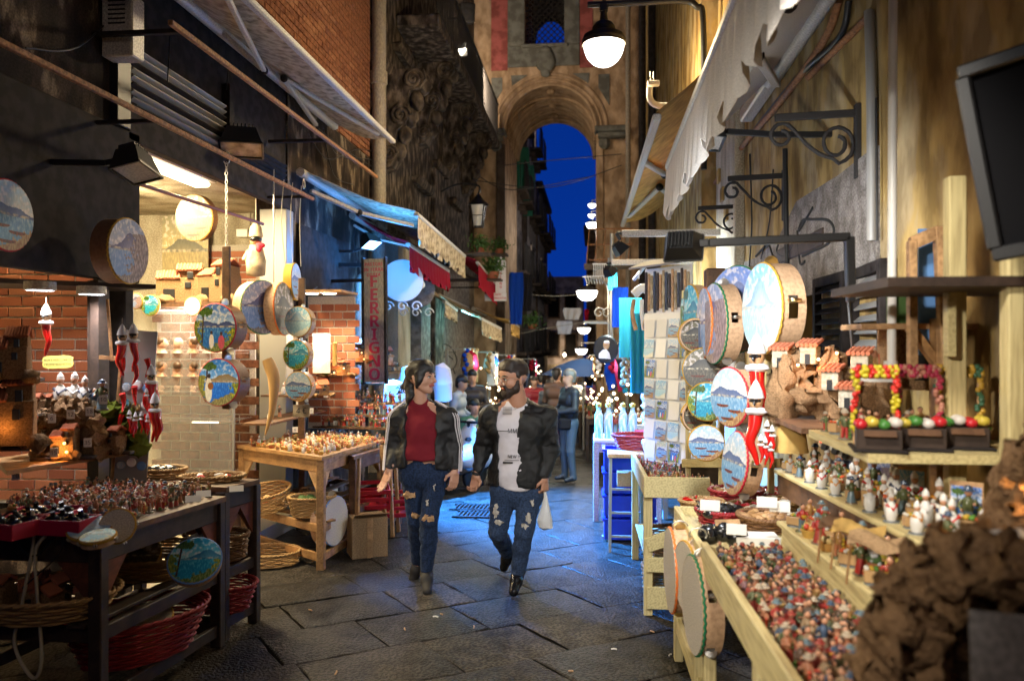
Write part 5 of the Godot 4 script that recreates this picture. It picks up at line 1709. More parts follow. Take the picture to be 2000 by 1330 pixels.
func left_shop() -> void:
	# the room behind the opening
	var rm := Node3D.new()
	rm.name = "shop_room"
	add_child(rm)
	rm.set_meta("kind", "structure")
	block(rm, "floor", -5.9, XL + 0.1, 5.0, 9.7, -0.45, -0.20, "tile_cream")
	for i in 5:
		block(rm, "floor_joint", -5.9 + i * 0.5, -5.893 + i * 0.5, 5.0, 9.6, -0.2, -0.198, "mortar")
		block(rm, "floor_joint", -5.9, XL + 0.1, 5.4 + i * 0.5, 5.407 + i * 0.5, -0.2, -0.198, "mortar")
	block(rm, "ceiling", -5.9, XL - 0.07, 4.0, 9.7, 3.235, 3.5, "plaster_cream")
	block(rm, "side_wall", -6.1, -5.9, 4.0, 9.7, -0.4, 3.4, "plaster_cream")
	block(rm, "near_wall", -5.9, XL - 0.36, 3.8, 4.0, -0.4, 3.4, "plaster_cream")
	block(rm, "partition", -4.6, XL - 0.30, 5.66, 5.78, -0.4, 3.4, "plaster_soot")
	var bw := block(rm, "back_wall", -5.9, XL - 0.2, 9.5, 9.7, -0.4, 3.4, "plaster_cream")
	block(rm, "brick_backing", -5.0, -3.55, 9.47, 9.49, -0.2, 2.84, "mortar_pale")
	bricks(rm, V(-5.0, -0.2, -9.465), Vector3.RIGHT, Vector3.UP, Vector3.BACK, 1.44, 3.0, 0.24, 0.09, 0.014, ["panel_brick_0", "panel_brick_1", "panel_brick_2"], 220, 0.004)
	var PB := ["panel_brick_0", "panel_brick_1", "panel_brick_2", "panel_brick_0"]
	# brick-faced niche beside it
	block(rm, "niche_backing", -4.6, XL - 0.31, 5.64, 5.655, 0.4, 2.3, "mortar_pale")
	bricks(rm, V(-4.55, 0.42, -5.63), Vector3.RIGHT, Vector3.UP, Vector3.BACK, 0.94, 1.9, 0.215, 0.082, 0.012, PB, 120, 0.004)
	# things on the back wall
	var pic := thing("seascape_canvas", "unframed grey seascape canvas leaning on the shop back wall", "painting", V(-5.05, 2.75, -9.40))
	put(pic, "canvas_front", MB.new().quad(V(-0.3, -0.45, 0.012), V(0.3, -0.45, 0.012), V(0.3, 0.45, 0.012), V(-0.3, 0.45, 0.012)), "drumhead_1")
	put(pic, "stretcher", MB.new().box(Vector3.ZERO, V(0.6, 0.9, 0.022)), "wood_pine")
	tambourine("large beige landscape tambourine high on the shop wall", az(376, 425, 8.0), V(-0.25, -0.1, 1), 0.24, 0.09, "drumhead_6", "drum_wood_dark", "trim_gold", 0)
	var cb := thing("control_box", "small white switch box on the shop wall above the bricks", "switch", az(472, 455, 9.44))
	put(cb, "casing", MB.new().box(Vector3.ZERO, V(0.15, 0.1, 0.05), Basis(), 0.008), "plastic_white")
	put(cb, "conduit", MB.new().tube([V(0.1, 0.05, 0), V(0.1, 0.75, 0)], 0.012, 6), "plastic_pipe")
	# ceiling tubes
	var ct := thing("ceiling_light", "long glowing ceiling light inside the shop opening", "ceiling light", V(-3.80, 3.20, -6.35))
	put(ct, "diffuser_light", MB.new().box(V(0, -0.04, 0), V(0.17, 0.05, 2.1), Basis(), 0.02), "tube_light")
	put(ct, "housing", MB.new().box(V(0, 0.012, 0), V(0.24, 0.05, 2.2), Basis(), 0.006), "metal_white")
	var al := AreaLight3D.new()
	al.name = "ceiling_beam"
	ct.add_child(al)
	al.position = V(0, -0.075, 0)
	al.rotation_degrees = V(-90, 0, 0)
	al.area_size = U(0.17, 2.1)
	al.light_energy = 36.0
	al.light_color = L(1.0, 0.80, 0.46)
	al.area_range = 30.0
	al.shadow_enabled = true
	var c2 := thing("ceiling_light", "second ceiling light deep inside the shop", "ceiling light", V(-5.05, 3.20, -7.5))
	put(c2, "diffuser_light", MB.new().box(V(0, -0.04, 0), V(0.17, 0.05, 1.2), Basis(), 0.02), "tube_light")
	put(c2, "housing", MB.new().box(V(0, 0.012, 0), V(0.24, 0.05, 1.3), Basis(), 0.006), "metal_white")
	omni(c2, V(-5.05, 3.05, -7.5), 6.0, L(1.0, 0.80, 0.46), 0.15)
	solo("curtain_rod", "dark red rod crossing the shop opening with a hook", "rod", MB.new().tube([ax(205, 338, XL - 0.02), ax(512, 437, XL - 0.02)], 0.016, 8), "metal_redrod")
	# the shelf of model houses and the glass case of heads under it
	var ya := az(300, 590, 7.2).y
	shelf_board("brown shelf board carrying the model houses in the shop", V(-4.5, ya, -7.15), V(-3.36, ya, -7.15), V(0, 0, -0.5), 0.05, "wood_brown")
	model_house("tilted model farmhouse with red roof on the shop shelf", V(-4.02, ya, -7.38), 0.40, 0.40, 0.26, 24, 0)
	model_house("two-storey model house with arch door on the shop shelf", V(-3.60, ya, -7.35), 0.32, 0.44, 0.24, -12, 0)
	for q in [[290, 596, 0.095, 4, "teal mini tambourine clipped under the house shelf"], [373, 598, 0.085, 7, "pale mini tambourine clipped under the house shelf"], [262, 588, 0.07, 2, "mauve mini tambourine behind the teal one"]]:
		tambourine(q[4], az(q[0], q[1], 7.08), V(-0.15, 0, 1), q[2], 0.03, "drumhead_%d" % q[3], "drum_wood", "trim_gold", 0)
	var gc := thing("glass_case", "glass display case of clay doll heads in the shop", "display case", V(-3.90, 0, -7.42))
	var y0 := 0.2
	put(gc, "glass_front", MB.new().box(V(0, (y0 + ya) / 2 - 0.03, 0.24), V(1.0, ya - y0 - 0.1, 0.006)), "glass")
	put(gc, "back_panel", MB.new().box(V(0, (y0 + ya) / 2, -0.25), V(1.04, ya - y0, 0.02)), "mortar_pale")
	for k in 19:
		for i in 5:
			put(gc, "brick", MB.new().box(Vector3.ZERO, V(0.195, 0.078, 0.012), Basis(), 0.003), "brick_2" if (k + i) % 3 else "brick_0", V(-0.42 + i * 0.208 + (0.1 if k % 2 else 0.0) - 0.05, ya - 0.14 - k * 0.092, -0.236))
	var lv := [az(320, 690, 7.3).y, az(320, 735, 7.3).y, az(320, 765, 7.3).y, az(320, 820, 7.3).y]
	for y in lv:
		put(gc, "glass_shelf", MB.new().box(V(0, y, 0), V(1.0, 0.008, 0.44)), "glass")
	put(gc, "base", MB.new().box(V(0, y0 - 0.18, 0), V(1.04, 0.4, 0.5), Basis(), 0.01), "wood_brown")
	put(gc, "side_post", MB.new().box(V(-0.51, (y0 + ya) / 2, 0.22), V(0.02, ya - y0, 0.03)).box(V(0.51, (y0 + ya) / 2, 0.22), V(0.02, ya - y0, 0.03)), "metal_grey")
	put(gc, "strip_light", MB.new().box(V(0, ya - 0.075, 0.12), V(0.9, 0.014, 0.02)), "led_warm_light")
	put(gc, "tube_light", MB.new().box(V(0.2, az(370, 820, 7.2).y - 0.03, 0.16), V(0.26, 0.012, 0.014)), "tube_light")
	omni(gc, V(-3.9, ya - 0.13, -7.30), 0.6, L(1, 0.82, 0.72), 0.06)
	for s in 3:
		for k in 12:
			solo("doll_head", ["pale clay doll head on the upper shelf of the glass case", "dark-haired clay doll head on the middle glass shelf", "small pale clay hand on the lower glass shelf"][s], "doll head", FIG[[34 + k % 3, 35, 36][s]], "painted", V(-4.34 + k * 0.08, lv[s] + 0.005, -7.30 + 0.10 * (k % 2)), "clay doll heads in the glass case", rot(0, k * 37.0, 0).scaled(Vector3.ONE * [0.15, 0.14, 0.06][s]))
	# shelf with spot discs over the niche
	var yb := 2.02
	shelf_board("dark shelf edge above the brick niche", V(-4.1, yb, -4.1), V(-2.98, yb, -5.15), V(-0.5, 0, -0.3), 0.03, "wood_dark")
	for q in [[75, 566, 4.55, "round white spotlight disc over the hanging red horn"], [176, 574, 4.9, "round white spotlight disc beside the dark post"]]:
		var p := az(q[0], q[1], q[2])
		var t := thing("spot_disc", q[3], "lamp", p, "spotlight discs under the shelf")
		put(t, "ring", MB.new().lathe([U(0.0, 0.05), U(0.088, 0.05), U(0.09, 0.0), U(0.075, -0.004)], 22), "metal_white")
		put(t, "lens_light", MB.new().lathe([U(0.0, -0.006), U(0.076, -0.004), U(0.076, 0.0)], 22), "led_white_light")
		spot(t, p + V(0, -0.02, 0), p + V(-0.12, -1, -0.12), 1.5, L(0.95, 0.92, 0.95), 75.0, 0.06)
	# niche shelves and what stands on them
	var e := V(-0.42, 0, -0.42)
	var s1 := az(215, 792, 4.9)
	var s0 := az(40, 812, 4.25)
	shelf_board("glass-edged upper shelf of the niche holding the musicians", s0 + V(0, 0.0, 0), V(s1.x, s0.y, s1.z), e, 0.012, "glass")
	var z1 := az(245, 882, 4.8)
	var z0 := az(10, 935, 4.0)
	shelf_board("lower wooden shelf of the niche holding lit grottoes", V(z0.x, z1.y, z0.z), z1, e, 0.025, "wood_oak")
	for k in 2:
		solo("shelf_post", ["dark post standing at the niche corner", "thin dark rod holding the niche shelves"][k], "post", MB.new().bar(az([192, 172][k], 1030, 5.1), az([192, 172][k], 548, 5.1), [0.12, 0.02][k], [0.06, 0.02][k]), "wood_dark", Vector3.ZERO, "posts of the niche")
	var mus := [[115, 800, 0.235, 26, "white-clad clay musician strumming, first on the niche shelf"], [143, 798, 0.24, 24, "white-clad clay singer with raised arm on the niche shelf"], [163, 795, 0.215, 26, "dark-suited clay musician beside the white singers"], [196, 790, 0.19, 3, "clay figure in green hat holding a red cup"], [180, 792, 0.14, 5, "small clay guitarist behind the green-hatted figure"], [84, 803, 0.1, 10, "tiny clay shepherd beside the moss huts"]]
	for q in mus:
		solo("clay_musician", q[4], "figurine", FIG[q[3]], "painted", V(az(q[0], q[1], 4.62).x, s0.y + 0.001, az(q[0], q[1], 4.62).z), "clay musicians on the niche shelf", rot(0, 20, 0).scaled(Vector3.ONE * q[2]))
	model_house("moss-roofed hut at the end of the musicians' shelf", V(az(62, 800, 4.5).x, s0.y + 0.001, -4.5), 0.1, 0.11, 0.09, 10, 1)
	model_house("second moss-roofed hut beside the musicians", V(az(92, 800, 4.6).x, s0.y + 0.001, -4.6), 0.09, 0.10, 0.08, -10, 1)
	grotto("cork grotto with orange lights on the lower niche shelf", V(az(98, 900, 4.35).x, z1.y + 0.001, -4.5), 0.34, 0.36, 0.22, 18, "cork", 3)
	model_house("little lit house inside the cork grotto", V(az(98, 900, 4.3).x, z1.y + 0.022, -4.42), 0.13, 0.2, 0.1, 10, 0, 3)
	grotto("mossy rock nativity with stone bridge on the lower niche shelf", V(az(185, 890, 4.62).x, z1.y + 0.001, -4.75), 0.36, 0.30, 0.24, 12, "moss", 5)
	model_house("tiny stone house in the mossy rock nativity", V(az(205, 888, 4.6).x, z1.y + 0.022, -4.66), 0.13, 0.16, 0.1, -8, 1)
	model_house("dim model house at the picture's edge below the horn", az(12, 870, 4.1), 0.26, 0.42, 0.2, 30, 1, 1)
	model_house("tall dim model house stacked above the dim one", az(14, 740, 4.1), 0.2, 0.3, 0.2, 30, 0)
	shelf_board("dark side shelf under the tall dim model house", az(-40, 742, 4.0), az(45, 742, 4.15), V(-0.1, 0, -0.3), 0.02, "wood_dark")
	shelf_board("dark side shelf under the dim lit model house", az(-40, 875, 4.0), az(55, 875, 4.15), V(-0.1, 0, -0.3), 0.02, "wood_dark")
	var tags := [[98, 818, "6"], [135, 810, "12"], [172, 804, "18"], [199, 781, "10"], [168, 865, "35"], [102, 885, "15"], [27, 930, "20"]]
	for q in tags:
		tagcard("scalloped white price tag marked %s on the niche shelves" % q[2], az(q[0], q[1], 4.2), 0.042, 0.05, V(0.3, 0, 1), q[2])
	# yellow sign
	var sg := thing("cloud_sign", "yellow wavy-edged sign with hand lettering on the brick niche", "sign", az(110, 707, 5.0), "", rot(0, 8, 2))
	var op := PackedVector2Array()
	for k in 48:
		var a := TAU * k / 48
		op.append(U(signf(cos(a)) * pow(absf(cos(a)), 0.5) * 0.098, signf(sin(a)) * pow(absf(sin(a)), 0.5) * 0.042) * (1.0 + 0.05 * absf(sin(a * 10))))
	put(sg, "board", MB.new().prism(op, 0.008), "paper_yellow")
	letters(sg, "lettering", "NON È VERO... MA CI", 0.019, "ink", V(0, 0.014, 0.005), Basis(), 400, 0.001)
	letters(sg, "lettering", "CREDO!! SCIO SCIO!!!", 0.019, "ink", V(0, -0.016, 0.005), Basis(), 400, 0.001)
	# horns hanging about
	horn_charm("masked red horn charm hanging alone before the brick niche", az(87, 628, 4.6), 0.2, 10)
	horn_charm("masked red horn hanging foremost on the charm board", az(236, 668, 4.7), 0.2, 10, -1.0)
	horn_charm("second masked red horn hanging on the charm board", az(258, 664, 4.75), 0.19, 20)
	horn_charm("dark double-horn charm on the far side of the charm board", az(293, 745, 4.75), 0.19, 40, 1.0, 2)
	horn_charm("white-headed double-horn charm low on the charm board", az(300, 800, 4.7), 0.19, 30, 1.0, 2)
	for k in 9:
		solo("red_horn", "plain red horn in the dense string on the charm board", "charm", MB.new().tube(curve([Vector3.ZERO, V(0.012, -0.06, 0.01), V(-0.012, -0.12, 0)], 4), [0.02, 0.019, 0.018, 0.016, 0.014, 0.012, 0.009, 0.006, 0.003], 8), "horn_red", az(236 + (k % 3) * 24, 700 + (k / 3) * 55 + 14 * (k % 2), 4.74), "red horns on the charm board", rot(0, k * 40, 0))
	for k in 5:
		horn_charm("little masked horn charm in the row on the grey board", az(250 + k * 12 - (14 if k == 4 else 0), [815, 820, 818, 822, 772][k], 4.72), 0.085, 10)
	# charm board
	var cbd := thing("charm_board", "grey leaning board pinned with round painted magnets", "display board", az(262, 800, 4.85), "", rot(0, 14, -4))
	put(cbd, "board", MB.new().box(Vector3.ZERO, V(0.2, 1.02, 0.015)), "metal_grey")
	put(cbd, "edge_strip", MB.new().box(V(-0.108, 0, 0), V(0.02, 1.04, 0.03), Basis(), 0.002), "wood_oak")
	for k in 15:
		put(cbd, "magnet", MB.new().lathe([U(0.0, 0.012), U(0.024, 0.010), U(0.03, 0.0)], 14, Transform3D(rot(90, 0, 0), Vector3.ZERO)), ["drumhead_5", "painted", "trim_blue", "drumhead_4", "brass", "plastic_white"][k % 6], V(-0.06 + (k % 3) * 0.062, 0.14 - (k / 3) * 0.125 + (k % 2) * 0.02, 0.008))
	put(cbd, "crossbar", MB.new().box(V(-0.17, 0.32, -0.02), V(0.16, 0.025, 0.02)).box(V(-0.2, 0.5, -0.02), V(0.016, 0.4, 0.016), rot(0, 0, 8)), "wood_oak")


func left_drums() -> void:
	var D := [
		[250, 490, 4.8, V(1, 0, 0.04), 0.205, 0.13, 2, "drum_wood_dark", "trim_gold", 0, "dark-sided tambourine with blue boat scene hanging by the panel"],
		[14, 420, 4.0, V(1, 0, 0.0), 0.19, 0.09, 5, "drum_wood_dark", "trim_red", 0, "dim painted tambourine cut by the picture's edge"],
		[417, 640, 6.0, V(-0.18, 0, 1), 0.188, 0.16, 0, "drum_wood_dark", "trim_red", 5, "tambourine of two dancers before the blue bay, on the chain post"],
		[424, 747, 6.0, V(-0.16, 0, 1), 0.182, 0.16, 8, "drum_wood_dark", "trim_red", 5, "tambourine of a lute player and teal sea below the dancers"],
		[512, 600, 6.7, V(0.90, 0, 0.42), 0.232, 0.12, 2, "drum_wood", "trim_green", 0, "big oval-looking tambourine with grey volcano and boats"],
		[554, 603, 6.9, V(1, 0.03, -0.02), 0.235, 0.10, 6, "drum_wood", "trim_orange", 0, "purple-toned tambourine with orange edge seen edge-on"],
		[578, 550, 7.2, V(1, 0.03, -0.1), 0.17, 0.08, 5, "trim_gold", "trim_gold", 0, "gold-sided tambourine behind the purple-toned one"],
		[580, 628, 6.8, V(-0.2, 0, 1), 0.13, 0.09, 7, "drum_wood", "trim_gold", 5, "pale sunset tambourine topmost on the wooden slat"],
		[576, 693, 6.75, V(-0.2, 0, 1), 0.125, 0.09, 4, "drum_wood", "trim_gold", 5, "teal bay tambourine in the middle of the wooden slat"],
		[580, 755, 6.7, V(-0.2, 0, 1), 0.125, 0.09, 5, "drum_wood", "trim_gold", 5, "pale volcano tambourine lowest on the wooden slat"]]
	for q in D:
		tambourine(q[10], az(q[0], q[1], q[2]), q[3], q[4], q[5], "drumhead_%d" % q[6], q[7], q[8], q[9])
	tambourine("plain blue-edged tambourine hanging under the oak stall table", az(655, 1018, 6.75), V(0.98, 0, 0.2), 0.21, 0.13, "drum_skin", "drum_wood", "trim_blue", 5)
	tambourine("green-edged tambourine standing on edge beside the dark table", az(417, 1055, 5.15), V(0.95, 0, -0.25), 0.22, 0.10, "drum_skin", "drum_wood_dark", "trim_green", 6)
	# the chain post and the wooden slat that carry them
	var po := thing("chain_post", "dark wooden post hung on a chain between the drums", "post", az(440, 640, 6.18))
	put(po, "post", MB.new().box(Vector3.ZERO, V(0.065, 1.32, 0.03), Basis(), 0.004), "wood_brown")
	var y := az(440, 312, 6.18).y - az(440, 640, 6.18).y
	var n := int((y - 0.64) / 0.035)
	var ch := MB.new()
	for k in n:
		ch.tube(arc(V(0, 0.66 + k * 0.035, 0), V(0.010, 0, 0) if k % 2 else V(0, 0, 0.010), V(0, 0.022, 0), 0, TAU, 10), 0.003, 4, false, true)
	put(po, "chain", ch, "steel")
	put(po, "hook", MB.new().tube(arc(V(0, y + 0.02, 0), V(0.03, 0, 0), V(0, 0.05, 0), -2.5, 1.6, 10), 0.005, 5), "steel")
	solo("drum_pole", "upright wooden slat carrying three small tambourines", "post", MB.new().box(Vector3.ZERO, V(0.06, 1.45, 0.03), Basis(), 0.004), "wood_brown", az(588, 700, 6.95))
	solo("shop_chain", "thin chain hanging at the edge of the shop opening", "chain", MB.new().tube([ax(533, 330, XL + 0.3), ax(533, 560, XL + 0.3)], 0.006, 5), "steel")
	for k in 3:
		solo("hanging_wire", ["pale wire dangling before the dark board", "second pale wire dangling before the dark board", "knotted wire dangling before the dark board"][k], "wire", MB.new().tube(curve([ax(553 + k * 17, 350 + k * 6, XL + 0.3), ax(548 + k * 18, 430, XL + 0.3), ax(556 + k * 15, 520, XL + 0.3)]), 0.004, 5), "cord_pale", Vector3.ZERO, "wires hanging before the dark board")
	# straw-hatted puppet by the switch box
	var pu := thing("hanging_puppet", "cream hanging puppet with dark mask and red bow", "puppet", az(498, 490, 7.6), "", rot(0, 15, 0))
	put(pu, "tunic", MB.new().lathe([U(0.0, -0.26), U(0.09, -0.24), U(0.10, -0.1), U(0.06, 0.06)], 14, Transform3D(), true), "canvas")
	put(pu, "head", MB.new().ball(V(0, 0.11, 0), V(0.06, 0.07, 0.06), 12, 8), "wood_pine")
	put(pu, "mask", MB.new().ball(V(0, 0.115, 0.02), V(0.058, 0.035, 0.055), 12, 8), "mask_black")
	put(pu, "cap", MB.new().lathe([U(0.07, 0.14), U(0.055, 0.24), U(0, 0.3)], 14, Transform3D(), true), "canvas")
	put(pu, "bow", MB.new().ball(V(0.05, 0.05, 0.06), V(0.05, 0.03, 0.02), 8, 6).ball(V(0.04, 0.02, 0.07), V(0.03, 0.04, 0.02), 8, 6), "trim_red")
	put(pu, "arm", MB.new().tube([V(-0.07, 0, 0), V(-0.11, -0.1, 0.03)], 0.025, 8), "canvas")
	put(pu, "cord", MB.new().tube([V(0, 0.29, 0), V(0, 0.55, 0)], 0.004, 5), "cord_pale")
	# curved horn-shaped straw piece
	solo("straw_sickle", "big curved straw horn with a red ribbon beside the drums", "charm", MB.new().tube(curve([az(520, 702, 6.9), az(533, 740, 6.9), az(530, 800, 6.9), az(516, 850, 6.9)], 6), [0.045, 0.05, 0.054, 0.056, 0.056, 0.055, 0.053, 0.05, 0.046, 0.042, 0.038, 0.034, 0.03, 0.026, 0.022, 0.018, 0.014, 0.01, 0.006], 10), "wicker")


func left_tables() -> void:
	table("dark brown stall table by the camera with figurines and cables", [[-2.25, 3.42], [-2.21, 4.60], [-3.2, 4.75], [-3.2, 3.42]], 0.895, "wood_brown", "wood_dark", "wood_red", 0.42)
	table("narrow dark table with shallow baskets behind the figurine table", [[-2.24, 4.66], [-2.2, 5.06], [-3.2, 5.3], [-3.2, 4.8]], 0.94, "wood_brown", "wood_dark", "wood_red", 0.40)
	table("oak stall table heaped with tiny gilded wares", [[-3.42, 7.35], [-2.24, 6.38], [-2.2, 8.25], [-3.25, 8.6]], 0.955, "wood_oak", "wood_oak", "wood_pine", 0.34)
	table("brown table continuing the gilded wares behind the woman", [[-2.16, 7.0], [-2.1, 8.6], [-3.2, 9.3], [-3.2, 8.4]], 0.90, "wood_brown", "wood_brown", "", 0.38)
	var A := [g(-2.32, 3.62, 0.897), g(-2.28, 4.55, 0.897), g(-3.15, 4.7, 0.897), g(-3.15, 3.95, 0.897)]
	crowd("market_figurine", "tiny painted market figurine crowded on the dark brown table", "figurine", "figurines on the dark brown table", A[0], A[1], A[2], A[3], 19, 14, 0.088, range(24) + [30, 31], 31, 40)
	crowd("gilded_miniature", "tiny gilded basket or figure heaped on the oak table", "miniature", "gilded miniatures on the oak table", g(-3.30, 7.30, 0.957), g(-2.28, 6.48, 0.957), g(-2.25, 8.2, 0.957), g(-3.2, 8.5, 0.957), 16, 15, 0.088, [30, 31, 32, 33, 30, 32, 30, 6, 24], 32)
	crowd("wooden_miniature", "small brown figure among the wares behind the woman", "miniature", "miniatures on the brown side table", g(-2.2, 7.15, 0.902), g(-2.15, 8.5, 0.902), g(-3.1, 9.1, 0.902), g(-3.1, 8.5, 0.902), 10, 8, 0.10, range(24) + [30, 32], 33)
	for k in 3:
		var a := g(-3.22 + k * 0.02, 8.75 + k * 0.14, 1.06 + k * 0.13)
		var b := g(-2.2 + k * 0.02, 8.5 + k * 0.14, 1.06 + k * 0.13)
		shelf_board(["lowest step of brown figures behind the gilded wares", "middle step of brown figures behind the gilded wares", "top step of brown figures behind the gilded wares"][k], a, b, V(0, 0, -0.13), 0.02, "wood_brown")
		crowd("step_figurine", "brown clay figure on the steps behind the gilded wares", "figurine", "figures on the steps behind the gilded wares", a + V(0, 0.001, -0.02), b + V(0, 0.001, -0.02), b + V(0, 0.001, -0.11), a + V(0, 0.001, -0.11), 16, 2, 0.12, range(24), 90 + k)
	for k in 3:
		var y: float = [1.05, 1.32, 1.6][k]
		shelf_board(["low shelf of painted saints on the shop back wall", "middle shelf of painted saints on the shop back wall", "high shelf of painted saints on the shop back wall"][k], V(-4.6, y, -9.3), V(-3.6, y, -9.3), V(0, 0, -0.16), 0.02, "wood_brown")
		crowd("painted_saint", "painted clay saint on the shop back-wall shelves", "figurine", "saints on the shop back wall", V(-4.58, y + 0.001, -9.32), V(-3.62, y + 0.001, -9.32), V(-3.62, y + 0.001, -9.44), V(-4.58, y + 0.001, -9.44), 12, 2, 0.17, range(30), 60 + k)
	# shelves climbing the wall behind the oak table
	var sh := [[[525, 828], [770, 790], -3.0, "lowest wall shelf behind the oak table"], [[640, 745], [790, 735], -2.98, "middle wall shelf of nativity huts"], [[560, 772], [690, 758], -3.05, "short wall shelf under the small drums"], [[650, 702], [770, 702], -3.0, "top wall shelf of nativity huts beside the sign"]]
	for q in sh:
		var a := ax(q[0][0], q[0][1], q[2])
		var b := ax(q[1][0], q[1][1], q[2])
		b.y = a.y
		shelf_board(q[3], a, b, V(-0.28, 0, 0), 0.02, "wood_brown")
		for k in 12:
			var f := (k + 0.5) / 12.0
			solo("shelf_figurine", "clay figure on the %s" % q[3], "figurine", FIG[(k * 7) % 24 if k % 3 else 24 + k % 4], "painted", a.lerp(b, f) + V(-0.08 - 0.06 * (k % 2), 0.001, 0), "figures on the wall shelves", rot(0, 50 + 20 * sin(k), 0).scaled(Vector3.ONE * [0.13, 0.15, 0.12, 0.14][sh.find(q)]))
	for q in [[655, 720, -2.9, 0.26, 0.2, 2, "arched straw nativity hut on the wall shelf"], [690, 695, -2.95, 0.3, 0.3, 3, "tall cork nativity tower beside the sign"], [725, 735, -2.9, 0.34, 0.28, 3, "cork nativity hut with warm lights near the woman"], [742, 700, -2.95, 0.3, 0.26, 2, "topmost cork nativity hut beside the sign post"], [620, 758, -3.0, 0.2, 0.16, 0, "small straw nativity hut under the drums"]]:
		model_house(q[6], ax(q[0], q[1] + 14, q[2]), q[3], q[4], 0.2, 35, 1, q[5])
	for q in [[606, 803, "3"], [582, 788, "8"], [635, 772, "5"], [654, 827, "4"], [575, 840, "6"]]:
		tagcard("round white price tag marked %s behind the oak table" % q[2], ax(q[0], q[1], -2.9), 0.05, 0.055, V(0.5, 0, 1), q[2])
	tagcard("handwritten cream card reading 4 EUR under the small drums", az(587, 803, 6.75), 0.15, 0.11, V(0.1, 0.1, 1), "4 €", "canvas")
	# under-shelf lamp over the side bricks
	var bo := thing("lamp_shelf", "wooden lamp shelf with two glowing discs beside the small drums", "lamp", az(640, 575, 8.6))
	put(bo, "board", MB.new().box(V(0, 0.02, 0), V(0.5, 0.03, 0.6), Basis(), 0.004), "wood_oak")
	for k in 2:
		put(bo, "disc_light", MB.new().lathe([U(0, -0.012), U(0.07, -0.01), U(0.08, 0.003)], 18), "led_warm_light", V(-0.12 + k * 0.2, 0, 0.2))
	put(bo, "hanger", MB.new().tube([V(-0.2, 0.03, 0), V(-0.2, 0.1, -0.2)], 0.008, 5), "metal_black")
	spot(bo, az(640, 575, 8.6) + V(0, -0.03, 0.2), az(625, 760, 7.9), 4.5, L(1, 0.80, 0.52), 78.0, 0.07)
	var bp := thing("brick_partition", "brick partition lit from above behind the small drums", "wall panel", V(-3.18, 0, -8.75))
	put(bp, "backing", MB.new().box(V(0.22, 1.4, 0), V(0.55, 1.5, 0.02)), "mortar_pale")
	for j in 15:
		for i in 4:
			put(bp, "brick", MB.new().box(Vector3.ZERO, V(0.14, 0.075, 0.012), Basis(), 0.003), "panel_brick_%d" % ((i * 2 + j) % 3), V(0.03 + i * 0.15 - (0.05 if j % 2 else 0.0), 0.76 + j * 0.09, 0.014))
	var pp := thing("landscape_picture", "small landscape picture with a pine on the lit brick panel", "painting", az(627, 690, 8.55))
	put(pp, "canvas_front", MB.new().quad(V(-0.1, -0.22, 0.008), V(0.1, -0.22, 0.008), V(0.1, 0.22, 0.008), V(-0.1, 0.22, 0.008)), "drumhead_7")
	put(pp, "stretcher", MB.new().box(Vector3.ZERO, V(0.2, 0.44, 0.014)), "wood_pine")
	solo("glow_stick", "small upright pale lamp tube on a cable behind the wares", "lamp", MB.new().box(Vector3.ZERO, V(0.05, 0.27, 0.03), Basis(), 0.012), "canvas_yellow", az(653, 692, 8.4))
	# on the dark table: boxes, power strip, cords
	var rb := [[85, 1010, 3.85, 0.30, 0.2, 12, "red box of black masks at the back of the dark table"], [25, 1030, 3.55, 0.22, 0.2, -14, "red box half hidden by tangled plugs"], [128, 1026, 3.62, 0.24, 0.15, -4, "red box with cellophane nearest the power strip"]]
	for q in rb:
		var o := ag(q[0], q[1] + 14, 0.897)
		var b := thing("red_box", q[6], "box", o, "red boxes on the dark table", rot(0, q[5], 0))
		put(b, "bottom", MB.new().box(V(0, 0.008, 0), V(q[3], 0.012, q[4])), "box_red")
		for s in [-1.0, 1.0]:
			put(b, "side", MB.new().box(V(s * q[3] / 2, 0.035, 0), V(0.006, 0.07, q[4])), "box_red")
			put(b, "side", MB.new().box(V(0, 0.035, s * q[4] / 2), V(q[3], 0.07, 0.006)), "box_red")
		for k in 4:
			var mk := put(b, "mask", MB.new().ball(V((k % 2 - 0.5) * q[3] * 0.4, 0.05, (k / 2 - 0.5) * q[4] * 0.4), V(q[3] * 0.2, 0.035, q[4] * 0.2), 12, 8).tube([V((k % 2 - 0.5) * q[3] * 0.4, 0.08, (k / 2 - 0.5) * q[4] * 0.4), V((k % 2 - 0.5) * q[3] * 0.4, 0.1, (k / 2 - 0.4) * q[4] * 0.4)], 0.012, 6), "mask_black")
	var ps := thing("power_strip", "white multi-socket power strip with a red switch on the dark table", "power strip", g(-2.42, 3.50, 0.897), "", rot(0, -8, 0))
	put(ps, "casing", MB.new().box(V(0, 0.03, 0), V(0.22, 0.05, 0.07), Basis(), 0.012), "plastic_white")
	for k in 3: put(ps, "socket", MB.new().lathe([U(0.016, 0.002), U(0.024, 0.014), U(0.027, 0.012), U(0.027, -0.01)], 14), "plastic_white", V(-0.02 + k * 0.055, 0.05, 0))
	put(ps, "switch_light", MB.new().box(V(-0.085, 0.058, 0), V(0.03, 0.01, 0.03), Basis(), 0.004), "indicator_light")
	put(ps, "plug", MB.new().box(V(0.03, 0.03, 0.05), V(0.07, 0.03, 0.035), Basis(), 0.008), "rubber_black")
	var ps2 := solo("plug_bar", "grey socket bar at the near edge of the dark table", "power strip", MB.new().box(V(0, 0.025, 0), V(0.3, 0.045, 0.06), Basis(), 0.01), "plastic_pipe", g(-2.78, 3.47, 0.897))
